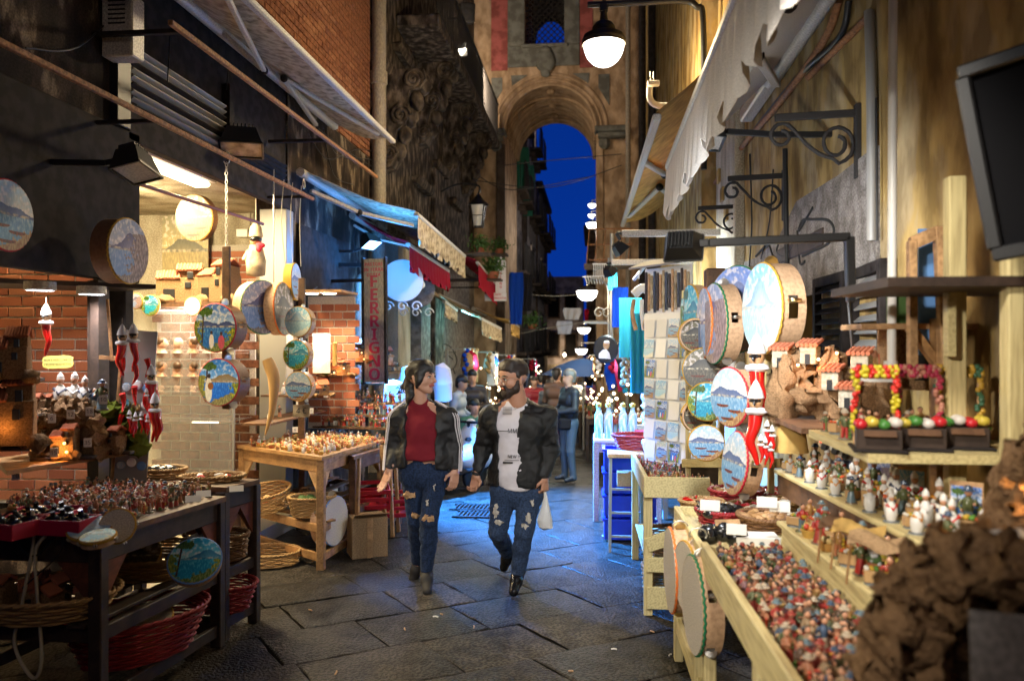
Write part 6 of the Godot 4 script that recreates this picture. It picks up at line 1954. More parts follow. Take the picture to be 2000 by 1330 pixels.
	var cd := [[[60, 1000], [62, 1060], [40, 1180], [25, 1260], [60, 1325], [78, 1290], [70, 1170], [66, 1080], [85, 1048], 0.008, "cord_pale", "looped pale extension cord hanging from the dark table"], [[110, 1040], [70, 1085], [40, 1075], [30, 1050], 0.005, "rubber_black", "black cable looped under the table edge"], [[118, 1010], [120, 1045], [110, 1085], [40, 1150], 0.004, "rubber_black", "thin black lead dropping to a white plug"], [[0, 1010], [25, 1000], [45, 1030], [20, 1050], [60, 1045], 0.006, "rubber_black", "tangled black plugs and leads beside the red boxes"]]
	for q in cd:
		var pts := []
		for k in q.size() - 3: pts.append(az(q[k][0], q[k][1], 3.40))
		solo("cord", q[-1], "cord", MB.new().tube(curve(pts, 7), q[-3], 7), q[-2], Vector3.ZERO, "cords on the dark table")
	for q in [[226, 1028, V(0.3, 0.3, 1), 0.075, "drum_skin", "small white tambourine lying on edge on the dark table"], [188, 1046, V(0, 1, 0.2), 0.07, "drumhead_4", "small blue tambourine lying flat by the power strip"], [172, 1030, V(0.1, 1, 0.4), 0.09, "drumhead_7", "pale blue tambourine leaning on the red box"]]:
		tambourine(q[5], ag(q[0], q[1], 0.93), q[2], q[3], 0.035, q[4], "drum_wood", "trim_gold", 5)
	# shallow baskets on the narrow table
	basket("flat straw tray of red and white charms on the narrow table", g(-2.45, 4.9, 0.942), 0.2, 0.12, 0.03, "wicker", 1.15, 20)
	basket("straw basket of black masks on the narrow table", g(-2.85, 5.0, 0.942), 0.16, 0.12, 0.06, "wicker", 1.2)
	for k in 5:
		solo("black_mask", "glossy black half mask in the straw basket on the narrow table", "mask", MB.new().ball(Vector3.ZERO, V(0.05, 0.03, 0.04), 12, 8), "mask_black", g(-2.85 + 0.06 * cos(k * 1.3), 5.0 + 0.05 * sin(k * 1.3), 1.0), "black masks in the straw basket")
		solo("paper_charm", "small red and white charm in the flat straw tray", "charm", MB.new().ball(Vector3.ZERO, V(0.035, 0.015, 0.02), 8, 6), ["horn_red", "paper", "plastic_white", "trim_red", "wood_pine"][k], g(-2.45 + 0.1 * cos(k * 1.4), 4.9 + 0.06 * sin(k * 1.4), 0.975), "charms in the flat straw tray", rot(0, k * 50, 0))
	for q in [[395, 965, "white price slip at the edge of the narrow table"], [460, 955, "second white price slip at the narrow table's corner"], [375, 975, "price slip on the rim of the straw tray"]]:
		tagcard(q[2], ag(q[0], q[1], 0.95), 0.08, 0.05, V(0.3, 0.9, 0.6))
	# under the dark table
	basket("long straw tray of model huts under the dark table", g(-2.62, 3.55, 0.485), 0.36, 0.26, 0.11, "wicker", 1.3)
	basket("straw basket of tambourines under the dark table", g(-2.55, 4.35, 0.485), 0.34, 0.28, 0.12, "wicker", 1.3)
	for k in 4:
		model_house("dim cork hut lying in the long straw tray", g(-2.82 + k * 0.14, 3.5 + 0.07 * (k % 2), 0.51), 0.13, 0.17, 0.11, k * 40, 0)
	tambourine("teal painted tambourine resting on the straw basket", ag(378, 1094, 0.66), V(0.25, 0.75, 0.7), 0.13, 0.05, "drumhead_4", "drum_wood", "trim_blue", 0)
	tambourine("grey-blue tambourine lying in the straw basket", g(-2.60, 4.25, 0.60), V(0.1, 0.8, 0.5), 0.15, 0.05, "drumhead_6", "drum_wood", "trim_gold", 5)
	tambourine("slotted tambourine lying edge-up in the straw basket", g(-2.42, 4.5, 0.60), V(-0.5, 0.9, 0.4), 0.14, 0.05, "drumhead_2", "drum_wood", "trim_gold", 5)
	basket("big crimson wicker basket under the dark table", g(-2.42, 4.02, 0.14), 0.38, 0.26, 0.22, "wicker_red", 1.35, 60)
	tambourine("grey unpainted tambourine lying in the big crimson basket", g(-2.42, 4.0, 0.30), V(-0.1, 0.9, 0.35), 0.18, 0.06, "drum_skin", "drum_wood", "trim_gold", 5)
	basket("small crimson wicker basket behind the dark table leg", g(-2.36, 4.85, 0.14), 0.22, 0.18, 0.16, "wicker_red", 1.35)
	basket("dark wicker basket under the narrow table", g(-2.40, 4.86, 0.46), 0.2, 0.16, 0.15, "wicker_dark", 1.15)
	basket("straw basket standing inside the shop behind the tables", V(-3.55, 0.02, -5.9), 0.3, 0.24, 0.3, "wicker", 1.2)
	# under the oak table
	basket("tilted straw basket of oranges under the oak table", g(-2.95, 6.95, 0.42), 0.25, 0.2, 0.17, "wicker", 1.25, 0, "woven baskets on the stalls", rot(14, 0, 8))
	basket("straw basket with greens under the oak table", g(-2.45, 6.72, 0.41), 0.2, 0.16, 0.16, "wicker", 1.25, 15)
	basket("low round straw basket on the paving under the oak table", g(-2.80, 6.62, 0.012), 0.27, 0.22, 0.1, "wicker", 1.05)
	for k in 6:
		solo("clay_orange", "small orange clay fruit in the tilted straw basket", "fruit", MB.new().ball(Vector3.ZERO, Vector3.ONE * 0.035, 10, 7), "trim_orange" if k % 2 else "wood_pine", g(-2.95 + 0.1 * cos(k), 6.95 + 0.1 * sin(k), 0.50), "clay oranges in the tilted basket")
		solo("green_sprig", "green sprig in the straw basket under the oak table", "plant", MB.new().ball(Vector3.ZERO, V(0.05, 0.03, 0.04), 8, 6).rough(nz, 0.02, 40.0), "leaf", g(-2.45 + 0.09 * cos(k), 6.72 + 0.07 * sin(k), 0.55), "green sprigs in the basket")
	# red plastic crates and the carton
	for q in [[722, 968, -2.3, 7.5, "red plastic crate on the rail beside the woman's hand"], [772, 985, -2.1, 8.2, "second red plastic crate beside the trestle"]]:
		var p := az(q[0], q[1], q[3])
		var t := thing("plastic_crate", q[4], "crate", p, "red plastic crates", rot(12, 20, 0))
		put(t, "bottom", MB.new().box(V(0, -0.09, 0), V(0.34, 0.012, 0.26)), "plastic_red")
		for s in [-1.0, 1.0]:
			for k in 3:
				put(t, "side_bar", MB.new().box(V(0, -0.07 + k * 0.075, s * 0.13), V(0.36, 0.04, 0.012), Basis(), 0.003), "plastic_red")
				put(t, "end_bar", MB.new().box(V(s * 0.175, -0.07 + k * 0.075, 0), V(0.012, 0.04, 0.26), Basis(), 0.003), "plastic_red")
			for k in 2: put(t, "corner_post", MB.new().box(V(s * 0.175, 0.0, (k - 0.5) * 0.26), V(0.02, 0.2, 0.02)), "plastic_red")
	var bx := thing("cardboard_box", "brown cardboard box on the paving under the red crate", "box", ag(716, 1086), "", rot(0, 28, 0))
	put(bx, "carton", MB.new().box(V(0, 0.19, 0), V(0.32, 0.36, 0.26), Basis(), 0.004), "cardboard")
	put(bx, "flap", MB.new().box(V(0.02, 0.385, 0.1), V(0.3, 0.006, 0.12), rot(-20, 0, 0)), "cardboard")
	put(bx, "tape", MB.new().box(V(0, 0.19, 0.132), V(0.05, 0.36, 0.002)), "wood_pine")
	for k in 4:
		solo("trestle_leg", ["wooden trestle leg beside the cardboard box", "second wooden trestle leg beside the cardboard box", "trestle leg under the second red crate", "last trestle leg behind the woman"][k], "trestle", MB.new().bar(ag([694, 752, 766, 778][k], [1090, 1062, 1050, 1040][k]), az([700, 745, 760, 770][k], [890, 870, 880, 872][k], [7.2, 7.7, 8.0, 8.2][k]), 0.05, 0.035, Vector3.RIGHT, 0.004), "wood_oak", Vector3.ZERO, "trestle legs of the side stall")


func right_stall() -> void:
	var W := "wood_cream"
	var t := thing("tiered_stall", "cream painted wooden stall with a figurine tray and stepped shelves", "stall")
	var bs := slope_b
	# front board, tray floor, steps; all follow the slope of the street
	for q in [["front_board", 0.46, 0.49, 1.1, 3.5, 0.79, 0.915], ["tray_floor", 0.49, 0.86, 1.1, 3.5, 0.80, 0.84], ["step_riser", 0.80, 0.82, 1.1, 3.5, 0.84, 0.985], ["step_shelf", 0.79, 1.0, 1.1, 3.55, 0.985, 1.005], ["step_riser", 0.985, 1.005, 1.1, 4.4, 1.005, 1.115], ["step_shelf", 0.965, 1.28, 1.1, 4.4, 1.115, 1.135], ["divider", 0.49, 0.80, 3.48, 3.51, 0.84, 0.90], ["bin_floor", 0.50, 1.0, 3.52, 4.75, 0.80, 0.825], ["bin_side", 0.47, 0.50, 3.52, 4.75, 0.78, 0.87], ["bin_end", 0.50, 1.0, 4.72, 4.75, 0.78, 0.87], ["lower_rail", 0.47, 0.50, 1.1, 4.7, 0.16, 0.25]]:
		put(t, q[0], MB.new().box(Vector3.ZERO, V(q[2] - q[1], q[6] - q[5], q[4] - q[3]), slope_b, 0.004), "wood_brown" if q[0] == "step_riser" and q[4] > 4.0 else W, g((q[1] + q[2]) / 2, (q[3] + q[4]) / 2, (q[5] + q[6]) / 2))
	for d in [1.3, 2.35, 3.42, 3.75, 4.65]:
		for x in [0.485, 1.22]:
			put(t, "leg", MB.new().bar(g(x, d, 0), g(x, d, 0.80 if x < 1 else 1.115), 0.07, 0.05, Vector3.RIGHT, 0.005), "wood_cream_post")
	put(t, "back_panel", MB.new().box(Vector3.ZERO, V(0.02, 0.7, 2.2), slope_b), W, g(0.95, 2.6, 0.45))
	put(t, "brace", MB.new().bar(g(0.52, 2.3, 0.15), g(0.9, 2.3, 0.75), 0.06, 0.03), "wood_dark")
	crowd("terracotta_figurine", "tiny painted terracotta figurine packed in the stall tray", "figurine", "terracotta figurines in the stall tray", g(0.515, 3.44, 0.842), g(0.515, 1.55, 0.842), g(0.79, 1.55, 0.842), g(0.79, 3.44, 0.842), 33, 9, 0.094, range(24), 71, -20, 297)
	var r := RandomNumberGenerator.new()
	r.seed = 12
	for k in 38:
		var d := 2.05 + k * 0.039
		solo("vendor_miniature", "miniature market vendor with wares on the lower stepped shelf", "miniature", FIG[[4, 28, 9, 29, 14, 30, 21, 31][k % 8]], "painted_gloss", g(0.89 + 0.06 * sin(k * 2.1), d, 1.006), "vendors on the lower stepped shelf", rot(0, -40 + r.randf() * 60, 0).scaled(Vector3.ONE * 0.115))
	for k in 64:
		var d := 2.2 + k * 0.034
		solo("pulcinella_miniature", "miniature white-clad vendor or stall on the upper stepped shelf", "miniature", FIG[[24, 28, 25, 29, 27, 26, 3, 29][k % 8]], "painted_gloss", g(1.02 + 0.075 * (k % 3) + 0.02 * sin(k), d, 1.136), "vendors on the upper stepped shelf", rot(0, -40 + r.randf() * 60, 0).scaled(Vector3.ONE * (0.105 + 0.02 * (k % 3))))
	for k in 4:
		var d: float = [4.0, 3.55, 3.2, 2.75][k]
		var fr := thing("tiny_picture", ["tiny framed view standing farthest on the upper shelf", "tiny framed view behind the orange-shirted vendor", "tiny sky-blue picture on the upper shelf", "tiny sky picture nearest the rocky grotto"][k], "picture", g(1.22, d, 1.21), "tiny pictures behind the vendors", rot(0, -35, 0))
		put(fr, "print", MB.new().quad(V(-0.045, -0.06, 0.006), V(0.045, -0.06, 0.006), V(0.045, 0.06, 0.006), V(-0.045, 0.06, 0.006)), "drumhead_%d" % [5, 2, 7, 0][k])
		put(fr, "board", MB.new().box(Vector3.ZERO, V(0.10, 0.15, 0.01), Basis(), 0.002), "wood_pine")
	# flower sellers
	for k in 7:
		var p := g(0.88 + 0.06 * (k % 2), 2.15 + k * 0.075, 1.006)
		var fl := thing("flower_miniature", "miniature flower bunch on the lower shelf beside the grotto", "miniature", p, "miniature flowers on the lower shelf")
		var c: Color = [Color(0.05, 0.4, 0.5), Color(0.6, 0.3, 0.02), Color(0.5, 0.02, 0.03), Color(0.25, 0.05, 0.4), Color(0.6, 0.5, 0.05), Color(0.6, 0.1, 0.15), Color(0.5, 0.5, 0.5)][k]
		var mb := MB.new().tinted(c)
		for e in 14:
			mb.ball(V(r.randf_range(-0.03, 0.03), 0.06 + r.randf_range(-0.02, 0.03), r.randf_range(-0.03, 0.03)), Vector3.ONE * 0.008, 6, 4)
		put(fl, "blossoms", mb, "painted")
		put(fl, "pot", MB.new().lathe([U(0.018, 0), U(0.026, 0.04), U(0, 0.04)], 8), "roof_tile")
		put(fl, "leaves", MB.new().ball(V(0, 0.05, 0), V(0.03, 0.02, 0.03), 8, 5).rough(nz, 0.01, 90.0), "leaf")
	# cloth canopies on the lower shelf
	for q in [[1650, 1030, 2.9, "wood_brown", "brown cloth canopy over miniature stalls"], [1680, 1037, 2.7, "canvas_yellow", "tan cloth canopy over miniature stalls"], [1715, 1060, 2.5, "cardboard", "pale brown cloth canopy nearest the grotto"]]:
		var o := az(q[0], q[1], q[2])
		var pts := PackedVector3Array()
		for j in 7:
			for i in 7: pts.append(V((i / 6.0 - 0.5) * 0.16, 0.012 * sin(i * 1.3 + j), -(j / 6.0 - 0.5) * 0.14))
		var cn := thing("cloth_canopy", q[4], "miniature", o, "cloth canopies of the miniature market", rot(6, -20, -6))
		put(cn, "cloth", MB.new().sheet(pts, 7, 0.002), q[3])
		for s in [-1.0, 1.0]: put(cn, "stick", MB.new().tube([V(s * 0.07, 0, 0.05), V(s * 0.07, -0.13, 0.05)], 0.004, 5), "wood_oak")
	# baskets of masks and charms in the bin
	var B := [[1372, 985, 0.13, 0.11, 0.05, "wicker", "straw basket of twig charms at the bin corner"], [1440, 975, 0.17, 0.14, 0.09, "wicker_red", "crimson basket of tambourine trinkets in the bin"], [1500, 968, 0.15, 0.12, 0.06, "wicker_red", "crimson tray at the back of the bin"], [1525, 985, 0.14, 0.11, 0.05, "wicker", "straw basket of shells at the back of the bin"], [1465, 1000, 0.16, 0.12, 0.06, "wicker", "straw basket lined with red paper in the bin"], [1490, 1024, 0.15, 0.12, 0.07, "wicker_dark", "dark basket of hazelnut charms in the bin"], [1405, 1012, 0.13, 0.11, 0.07, "wicker_red", "crimson basket of black masks in the bin"]]
	for k in B.size():
		var q: Array = B[k]
		var o := ag(q[0], q[1] + 12, 0.83)
		basket(q[6], o, q[2], q[3], q[4], q[5], 1.25, k * 20.0)
		for e in 16:
			var a := e * 2.4
			var s := MB.new()
			if k == 6: s.ball(Vector3.ZERO, V(0.045, 0.03, 0.035), 12, 8).tube([V(0, 0.02, 0.01), V(0, 0.03, 0.04)], 0.01, 6)
			elif k == 0 or k == 4: s.tube(curve([V(-0.04, 0, 0), V(0, 0.012, 0.01), V(0.04, 0, -0.005)], 3), [0.003, 0.005, 0.006, 0.008, 0.008, 0.006, 0.003], 6)
			else: s.ball(Vector3.ZERO, V(0.03, 0.016, 0.022), 9, 6)
			var rr: float = sqrt((e + 0.5) / 16.0) * 0.85
			solo("charm", "small charm heaped in the %s" % q[6].replace("straw basket of ", "basket of ").replace(" in the bin", ""), "charm", s, ["wood_pine", "plastic_white", "horn_red", "wood_pine", "trim_red", "wood_oak", "mask_black"][k] if e % 3 else ["horn_red", "wood_oak", "paper", "plastic_white", "paper", "wood_pine", "mask_black"][k], o + V(cos(a) * q[2] * rr, q[4] + 0.004 * (e % 2), sin(a) * q[3] * rr), "charms heaped in the stall bin", rot(0, a * 57, 0))
	var bm := thing("mask_bag", "clear bag of large glossy black masks at the bin front", "bag", ag(1412, 1066, 0.83))
	for k in 3:
		put(bm, "mask", MB.new().ball(V(-0.06 + k * 0.06, 0.05 + 0.02 * (k % 2), 0.02 * k), V(0.055, 0.05, 0.05), 14, 10).tube([V(-0.06 + k * 0.06, 0.07, 0.04), V(-0.06 + k * 0.06, 0.05, 0.08)], [0.02, 0.012], 8), "mask_black")
	put(bm, "label_strip", MB.new().box(V(0.02, 0.115, 0.03), V(0.12, 0.03, 0.003), rot(-30, 10, 0)), "wood_pine")
	solo("white_carton", "small white carton under the dark basket in the bin", "box", MB.new().box(V(0, 0.03, 0), V(0.2, 0.06, 0.13), Basis(), 0.003), "plastic_white", ag(1478, 1070, 0.83))
	for q in [[1500, 982, "white price card on a stick among the bin baskets"], [1525, 990, "second white price card on a stick in the bin"], [1388, 988, "price card leaning in the twig charm basket"], [1440, 1035, "tall white card beside the dark basket"]]:
		tagcard(q[2], az(q[0], q[1], 3.75), 0.09, 0.05, V(-0.2, 0.3, 1))
	# tambourines hung on the front
	tambourine("orange-edged tambourine hung edge-on at the stall front", az(1308, 1114, 4.15), V(-1, 0, 0.05), 0.21, 0.11, "drum_skin", "drum_wood", "trim_orange", 4)
	tambourine("plain tambourine hung between orange and green ones", az(1338, 1128, 3.85), V(-0.97, 0, 0.22), 0.165, 0.09, "drum_skin", "drum_wood", "trim_gold", 5)
	tambourine("green-edged tambourine hung foremost at the stall front", az(1352, 1182, 3.5), V(-0.99, 0, 0.1), 0.205, 0.09, "drum_skin", "drum_wood", "trim_green", 5, 20)
	for k in 3:
		var o: Vector3 = [az(1330, 1030, 4.1), az(1365, 1045, 3.75), az(1378, 1085, 3.45)][k]
		solo("wire_hook", ["wire hook above the orange-edged tambourine", "wire hook above the plain tambourine", "wire hook above the green-edged tambourine"][k], "hook", MB.new().tube(arc(o, V(0.04, 0, 0), V(0, 0.03, 0), -0.6, 3.6, 10), 0.004, 5), "steel", Vector3.ZERO, "wire hooks on the stall front")


func right_rack() -> void:
	var R := [
		[1487, 603, 4.5, V(-0.965, 0, 0.22), 0.25, 0.14, 7, "drum_wood", "trim_gold", 4, "biggest tambourine, gold fringed, glare painted pale on its skin"],  # washed-out painting puts the glare into the skin colour
		[1438, 604, 5.2, V(-0.85, 0, 0.52), 0.275, 0.14, 3, "drum_wood", "trim_green", 0, "big tambourine painted with a harbour town and blue sky"],
		[1393, 632, 5.1, V(-0.98, 0, 0.18), 0.25, 0.11, 2, "drum_wood", "trim_green", 5, "mauve-painted tambourine with green edge beside the harbour town"],
		[1375, 630, 5.3, V(-1, 0, 0.07), 0.225, 0.08, 2, "drum_wood", "trim_orange", 0, "violet-painted tambourine with orange edge behind the mauve one"],
		[1347, 612, 5.7, V(-0.98, 0, 0.2), 0.2, 0.08, 4, "drum_wood", "trim_gold", 0, "sky-blue tambourine with gold fringe farthest along the rack"],
		[1358, 655, 5.45, V(-0.1, 0, -1), 0.11, 0.05, 6, "drum_wood", "trim_gold", 0, "small tambourine seen from its bare wooden back"],
		[1378, 722, 5.3, V(-0.15, 0, 1), 0.14, 0.06, 6, "drum_wood", "trim_gold", 5, "dull brown tambourine with boats at the rack middle"],
		[1424, 776, 4.6, V(-0.88, 0, 0.46), 0.165, 0.12, 5, "drum_wood", "trim_red", 5, "red-edged tambourine with boats on pale water"],
		[1382, 785, 5.0, V(-0.2, 0, 1), 0.115, 0.05, 4, "drum_wood", "trim_gold", 5, "small teal tambourine with gold edge beneath the brown one"],
		[1362, 812, 5.15, V(-0.1, 0, -1), 0.1, 0.05, 6, "drum_wood", "trim_gold", 5, "small tambourine back with jingles under the teal one"],
		[1381, 866, 4.8, V(-0.06, 0, 1), 0.103, 0.05, 5, "drum_wood", "trim_gold", 0, "round tambourine with red boats lowest on the rack"],
		[1434, 905, 4.55, V(-0.97, 0.12, 0.2), 0.175, 0.10, 5, "drum_wood", "trim_red", 6, "red-edged tambourine hanging edge-on above the bin"]]
	for q in R:
		tambourine(q[10], az(q[0], q[1], q[2]), q[3], q[4], q[5], "drumhead_%d" % q[6], q[7], q[8], q[9])
	# rack posts
	var t := thing("tambourine_rack", "cream wooden rack holding the tambourines behind the bin", "rack")
	for q in [[1507, 660, 1180, 5.15], [1345, 560, 1050, 5.9], [1410, 560, 1100, 5.6]]:
		var a := az(q[0], q[1], q[3])
		put(t, "post", MB.new().bar(V(a.x, gy(q[3]), a.z), a, 0.05, 0.035, Vector3.RIGHT, 0.004), "wood_cream_post")
	for y in [905.0, 575.0]:
		put(t, "rail", MB.new().bar(az(1335, y, 5.85), az(1530, y, 5.1), 0.03, 0.06, Vector3.UP, 0.004), "wood_cream")
	put(t, "dark_backing", MB.new().bar(az(1350, 1040, 5.95), az(1500, 1040, 5.5), 0.02, 1.0), "wood_dark")
	# horn people
	horn_charm("large masked red horn man hanging beside the cork village", az(1480, 715, 4.25), 0.30, -30)
	horn_charm("masked red horn man hanging below the large one", az(1478, 800, 4.2), 0.27, -20, -1.0)
	for k in 5:
		horn_charm("tiny dark-coated red horn man in the hanging bunch", az([1500, 1510, 1488, 1497, 1507][k], [840, 850, 868, 872, 878][k], 4.1), 0.09, -20)
	# bell jar
	var bj := thing("amber_bell", "amber glass bell beside the hanging horn men", "bell", az(1547, 850, 4.15))
	put(bj, "bell", MB.new().lathe([U(0.085, -0.085), U(0.08, -0.05), U(0.07, 0.02), U(0.05, 0.075), U(0.0, 0.095)], 20, Transform3D(), true), "canvas_yellow")
	put(bj, "cord", MB.new().tube([V(0, 0.09, 0), V(0, 0.2, 0)], 0.004, 5), "cord_pale")
	# cork village on its shelf
	var sy := az(1560, 822, 4.0).y
	shelf_board("wall shelf under the cork village", V(0.92, sy, -4.45), V(0.92, sy, -3.65), V(0.56, 0, 0), 0.025, "wood_brown")
	var cv := thing("cork_village", "bright cork mountain village with orange lights on the wall shelf", "nativity scene", V(1.12, sy, -4.05), "", rot(0, -35, 0))
	for k in 9:
		var mb := MB.new().ball(Vector3.ZERO, V(0.06 + 0.015 * (k % 2), 0.15 + 0.05 * sin(k * 1.7), 0.07), 14, 12)
		mb.rough(nz, 0.06, 12.0 + k).rough(nz, 0.02, 45.0)
		put(cv, "cork_slab", mb.mesh(true), "cork", V(-0.24 + k * 0.06, 0.13 + 0.02 * (k % 3), -0.05 + 0.05 * (k % 2)), rot(0, 0, -12 + k * 3))
	for k in 5:
		var o := V([-0.2, -0.05, 0.08, 0.2, 0.17][k], [0.3, 0.32, 0.2, 0.28, 0.12][k], [0.0, 0.02, 0.09, 0.04, 0.12][k])
		var hs := put(cv, "house", MB.new().box(Vector3.ZERO, V(0.08, 0.09, 0.07), Basis(), 0.003), "plaster_cream", o)
		for i in 5: put(hs, "roof_tile", MB.new().tube([V(-0.045 + i * 0.022, 0.05, 0.05), V(-0.045 + i * 0.022, 0.075, -0.04)], 0.011, 6), "roof_tile")
		put(hs, "doorway", MB.new().box(V(0, -0.02, 0.036), V(0.025, 0.05, 0.004)), "metal_black")
	for q in [[-0.08, 0.27, 0.1], [0.02, 0.3, 0.1], [0.1, 0.33, 0.08]]:
		put(cv, "bulb_light", MB.new().ball(V(q[0], q[1], q[2]), Vector3.ONE * 0.008, 7, 5), "bulb_light")
	omni(cv, V(1.12, sy, -4.05) + rot(0, -35, 0) * V(0.02, 0.29, 0.16), 0.05, L(1, 0.4, 0.08), 0.02)
	# shutters
	for k in 2:
		var d0: float = [5.42, 4.74][k]
		var d1: float = [4.78, 4.08][k]
		var sh := thing("wall_shutter", ["dark closed louvred shutter leaf beside the window recess", "louvred shutter leaf, its lit look put in as grey slats"][k], "shutter", V(XR - 0.04, 1.55, -(d0 + d1) / 2), "louvred shutters on the ochre wall", rot(0, [0, -6][k], 0))
		var w := d0 - d1
		for s in [-1.0, 1.0]:
			put(sh, "stile", MB.new().box(V(0, 0, s * (w / 2 - 0.03)), V(0.045, 0.98, 0.06), Basis(), 0.004), "metal_dark")
			put(sh, "rail", MB.new().box(V(0, s * 0.46, 0), V(0.045, 0.06, w - 0.12), Basis(), 0.004), "metal_dark")
		for i in 13:
			put(sh, "slat", MB.new().box(V(0, -0.40 + i * 0.067, 0), V(0.05, 0.012, w - 0.125), rot(0, 0, 40), 0.002), "metal_dark" if k == 0 else "metal_grey")  # second leaf gets paler slats in place of light falling on them
	solo("black_lead", "black cable hanging down the lit shutter", "cable", MB.new().tube(curve([az(1653, 465, 4.3), az(1655, 540, 4.1), az(1662, 620, 4.0), az(1668, 700, 4.0), az(1670, 800, 4.0)]), 0.008, 6), "rubber_black")
	# the pale pole
	var pp := thing("pale_pole", "pale metal pole rising past the fruit miniatures", "pole", Vector3.ZERO)
	put(pp, "pole", MB.new().tube([az(1744, 730, 3.3), az(1748, -260, 3.3)], 0.017, 12), "plastic_white")
	put(pp, "socket", MB.new().tube([az(1742, 735, 3.3), az(1742, 705, 3.3)], 0.026, 12), "plastic_white")
	# shelves on the right
	var y1 := az(1800, 886, 2.75).y
	shelf_board("near wall shelf crowded with miniature fruit stalls", V(0.90, y1, -3.45), V(0.90, y1, -2.72), V(0.6, 0, 0), 0.03, "wood_cream")
	var y2 := az(1800, 540, 2.6).y
	shelf_board("dark upper shelf jutting from the cream post", V(0.92, y2, -3.2), V(0.92, y2, -2.6), V(0.58, 0, 0), 0.03, "wood_dark")
	var y3 := az(1740, 632, 3.3).y
	shelf_board("pine shelf on angled braces by the pale pole", V(1.06, y3, -3.55), V(1.06, y3, -3.28), V(0.44, 0, 0), 0.022, "wood_pine")
	var wp := thing("wood_post", "pine post with an angled brace under the pine shelf", "post", Vector3.ZERO)
	put(wp, "post", MB.new().bar(az(1838, 1000, 3.25), az(1838, 622, 3.25), 0.075, 0.05, Vector3.RIGHT, 0.004), "wood_oak")
	put(wp, "brace", MB.new().bar(az(1832, 710, 3.25), az(1780, 640, 3.25), 0.045, 0.03), "wood_oak")
	var cp := thing("wood_post", "tall cream post against the ochre wall", "post", Vector3.ZERO)
	put(cp, "post", MB.new().bar(az(1868, 1010, 2.95), az(1868, 345, 2.95), 0.055, 0.06, Vector3.RIGHT, 0.005), "wood_cream_post")
	put(cp, "shelf_bracket", MB.new().box(az(1858, 640, 2.88), V(0.03, 0.2, 0.04), Basis(), 0.003), "wood_cream")
	var cp2 := thing("wood_post", "cream post at the picture's edge under the dark screen", "post", Vector3.ZERO)
	put(cp2, "post", MB.new().bar(az(1980, 1010, 2.65), az(1980, 330, 2.65), 0.06, 0.05, Vector3.RIGHT, 0.005), "wood_cream_post")
	var ef := thing("pine_frame", "upright pine frame standing on the pine shelf", "frame", Vector3.ZERO)
	for q in [[1785, 740, 1783, 470], [1848, 735, 1835, 442]]:
		put(ef, "upright", MB.new().bar(az(q[0], q[1], 3.2), az(q[2], q[3], 3.2), 0.04, 0.03, Vector3.RIGHT, 0.003), "wood_pine")
	put(ef, "crosspiece", MB.new().bar(az(1783, 475, 3.2), az(1836, 452, 3.2), 0.03, 0.05), "wood_pine")
	put(ef, "panel", MB.new().box(az(1822, 570, 3.3), V(0.1, 0.5, 0.01)), "trim_blue")
	put(ef, "striped_card", MB.new().box(az(1765, 590, 3.34), V(0.12, 0.2, 0.01)), "leaf")
	# fruit stall miniatures: arches of fruit and melon stands
	for k in 3:
		var o := V(0.97 + k * 0.16, y1 + 0.001, -2.86 - 0.05 * k)
		var fs := thing("fruit_stall_miniature", ["miniature stall under an arch of red and yellow fruit", "miniature stall under an arch of rosy sausages", "miniature stall under an arch of yellow and green gourds"][k], "miniature", o, "miniature fruit stalls", rot(0, -12, 0))
		var c1: Color = [Color(0.6, 0.03, 0.02), Color(0.36, 0.03, 0.06), Color(0.5, 0.3, 0.04)][k]
		var c2: Color = [Color(0.55, 0.45, 0.03), Color(0.42, 0.18, 0.12), Color(0.05, 0.13, 0.07)][k]
		for s in [-1.0, 1.0]: put(fs, "stand_post", MB.new().tube([V(s * 0.065, 0, -0.02), V(s * 0.065, 0.27, -0.02)], 0.006, 6), "wood_pine")
		for e in 24:
			var f := e / 23.0
			var p := V(-0.065, 0.08 + f * 0.8, -0.01) if f < 0.25 else V(-0.065 + (f - 0.25) * 0.26, 0.27, -0.01) if f < 0.75 else V(0.065, 0.28 - (f - 0.75) * 0.8, -0.01)
			var mb := MB.new().tinted(c1 if (e / 2) % 2 else c2)
			for i in 4: mb.ball(V(rng.randf_range(-0.01, 0.01), -0.01 * i + 0.01, rng.randf_range(0.0, 0.015)), Vector3.ONE * 0.010, 6, 5)
			put(fs, "fruit", mb, "painted_gloss", p)
		put(fs, "counter", MB.new().box(V(0, 0.04, 0.07), V(0.14, 0.07, 0.08), Basis(), 0.003), "wood_dark")
		var tb := MB.new()
		for e in 12:
			tb.tinted([Color(0.5, 0.02, 0.03), Color(0.55, 0.42, 0.06), Color(0.06, 0.2, 0.04), Color(0.6, 0.55, 0.5)][(e + k) % 4]).ball(V(-0.055 + (e % 4) * 0.036, 0.09 + 0.008 * (e % 2), 0.045 + (e / 4) * 0.026), V(0.021, 0.017, 0.017), 8, 6)
		put(fs, "produce", tb, "painted_gloss")
		put(fs, "awning_cloth", MB.new().box(V(0, 0.062, 0.122), V(0.10, 0.004, 0.028), rot(40, 0, 0)), "wood_brown")
		put(fs, "base", MB.new().box(V(0, 0.005, 0.04), V(0.17, 0.01, 0.2), Basis(), 0.004), "metal_dark")
	crowd("fruit_seller_miniature", "miniature fruit seller crowded on the near wall shelf", "miniature", "fruit sellers on the near wall shelf", V(0.93, y1 + 0.001, -3.4), V(1.45, y1 + 0.001, -3.4), V(1.45, y1 + 0.001, -3.05), V(0.93, y1 + 0.001, -3.05), 9, 5, 0.1, [2, 8, 28, 29, 31, 12, 18], 77)
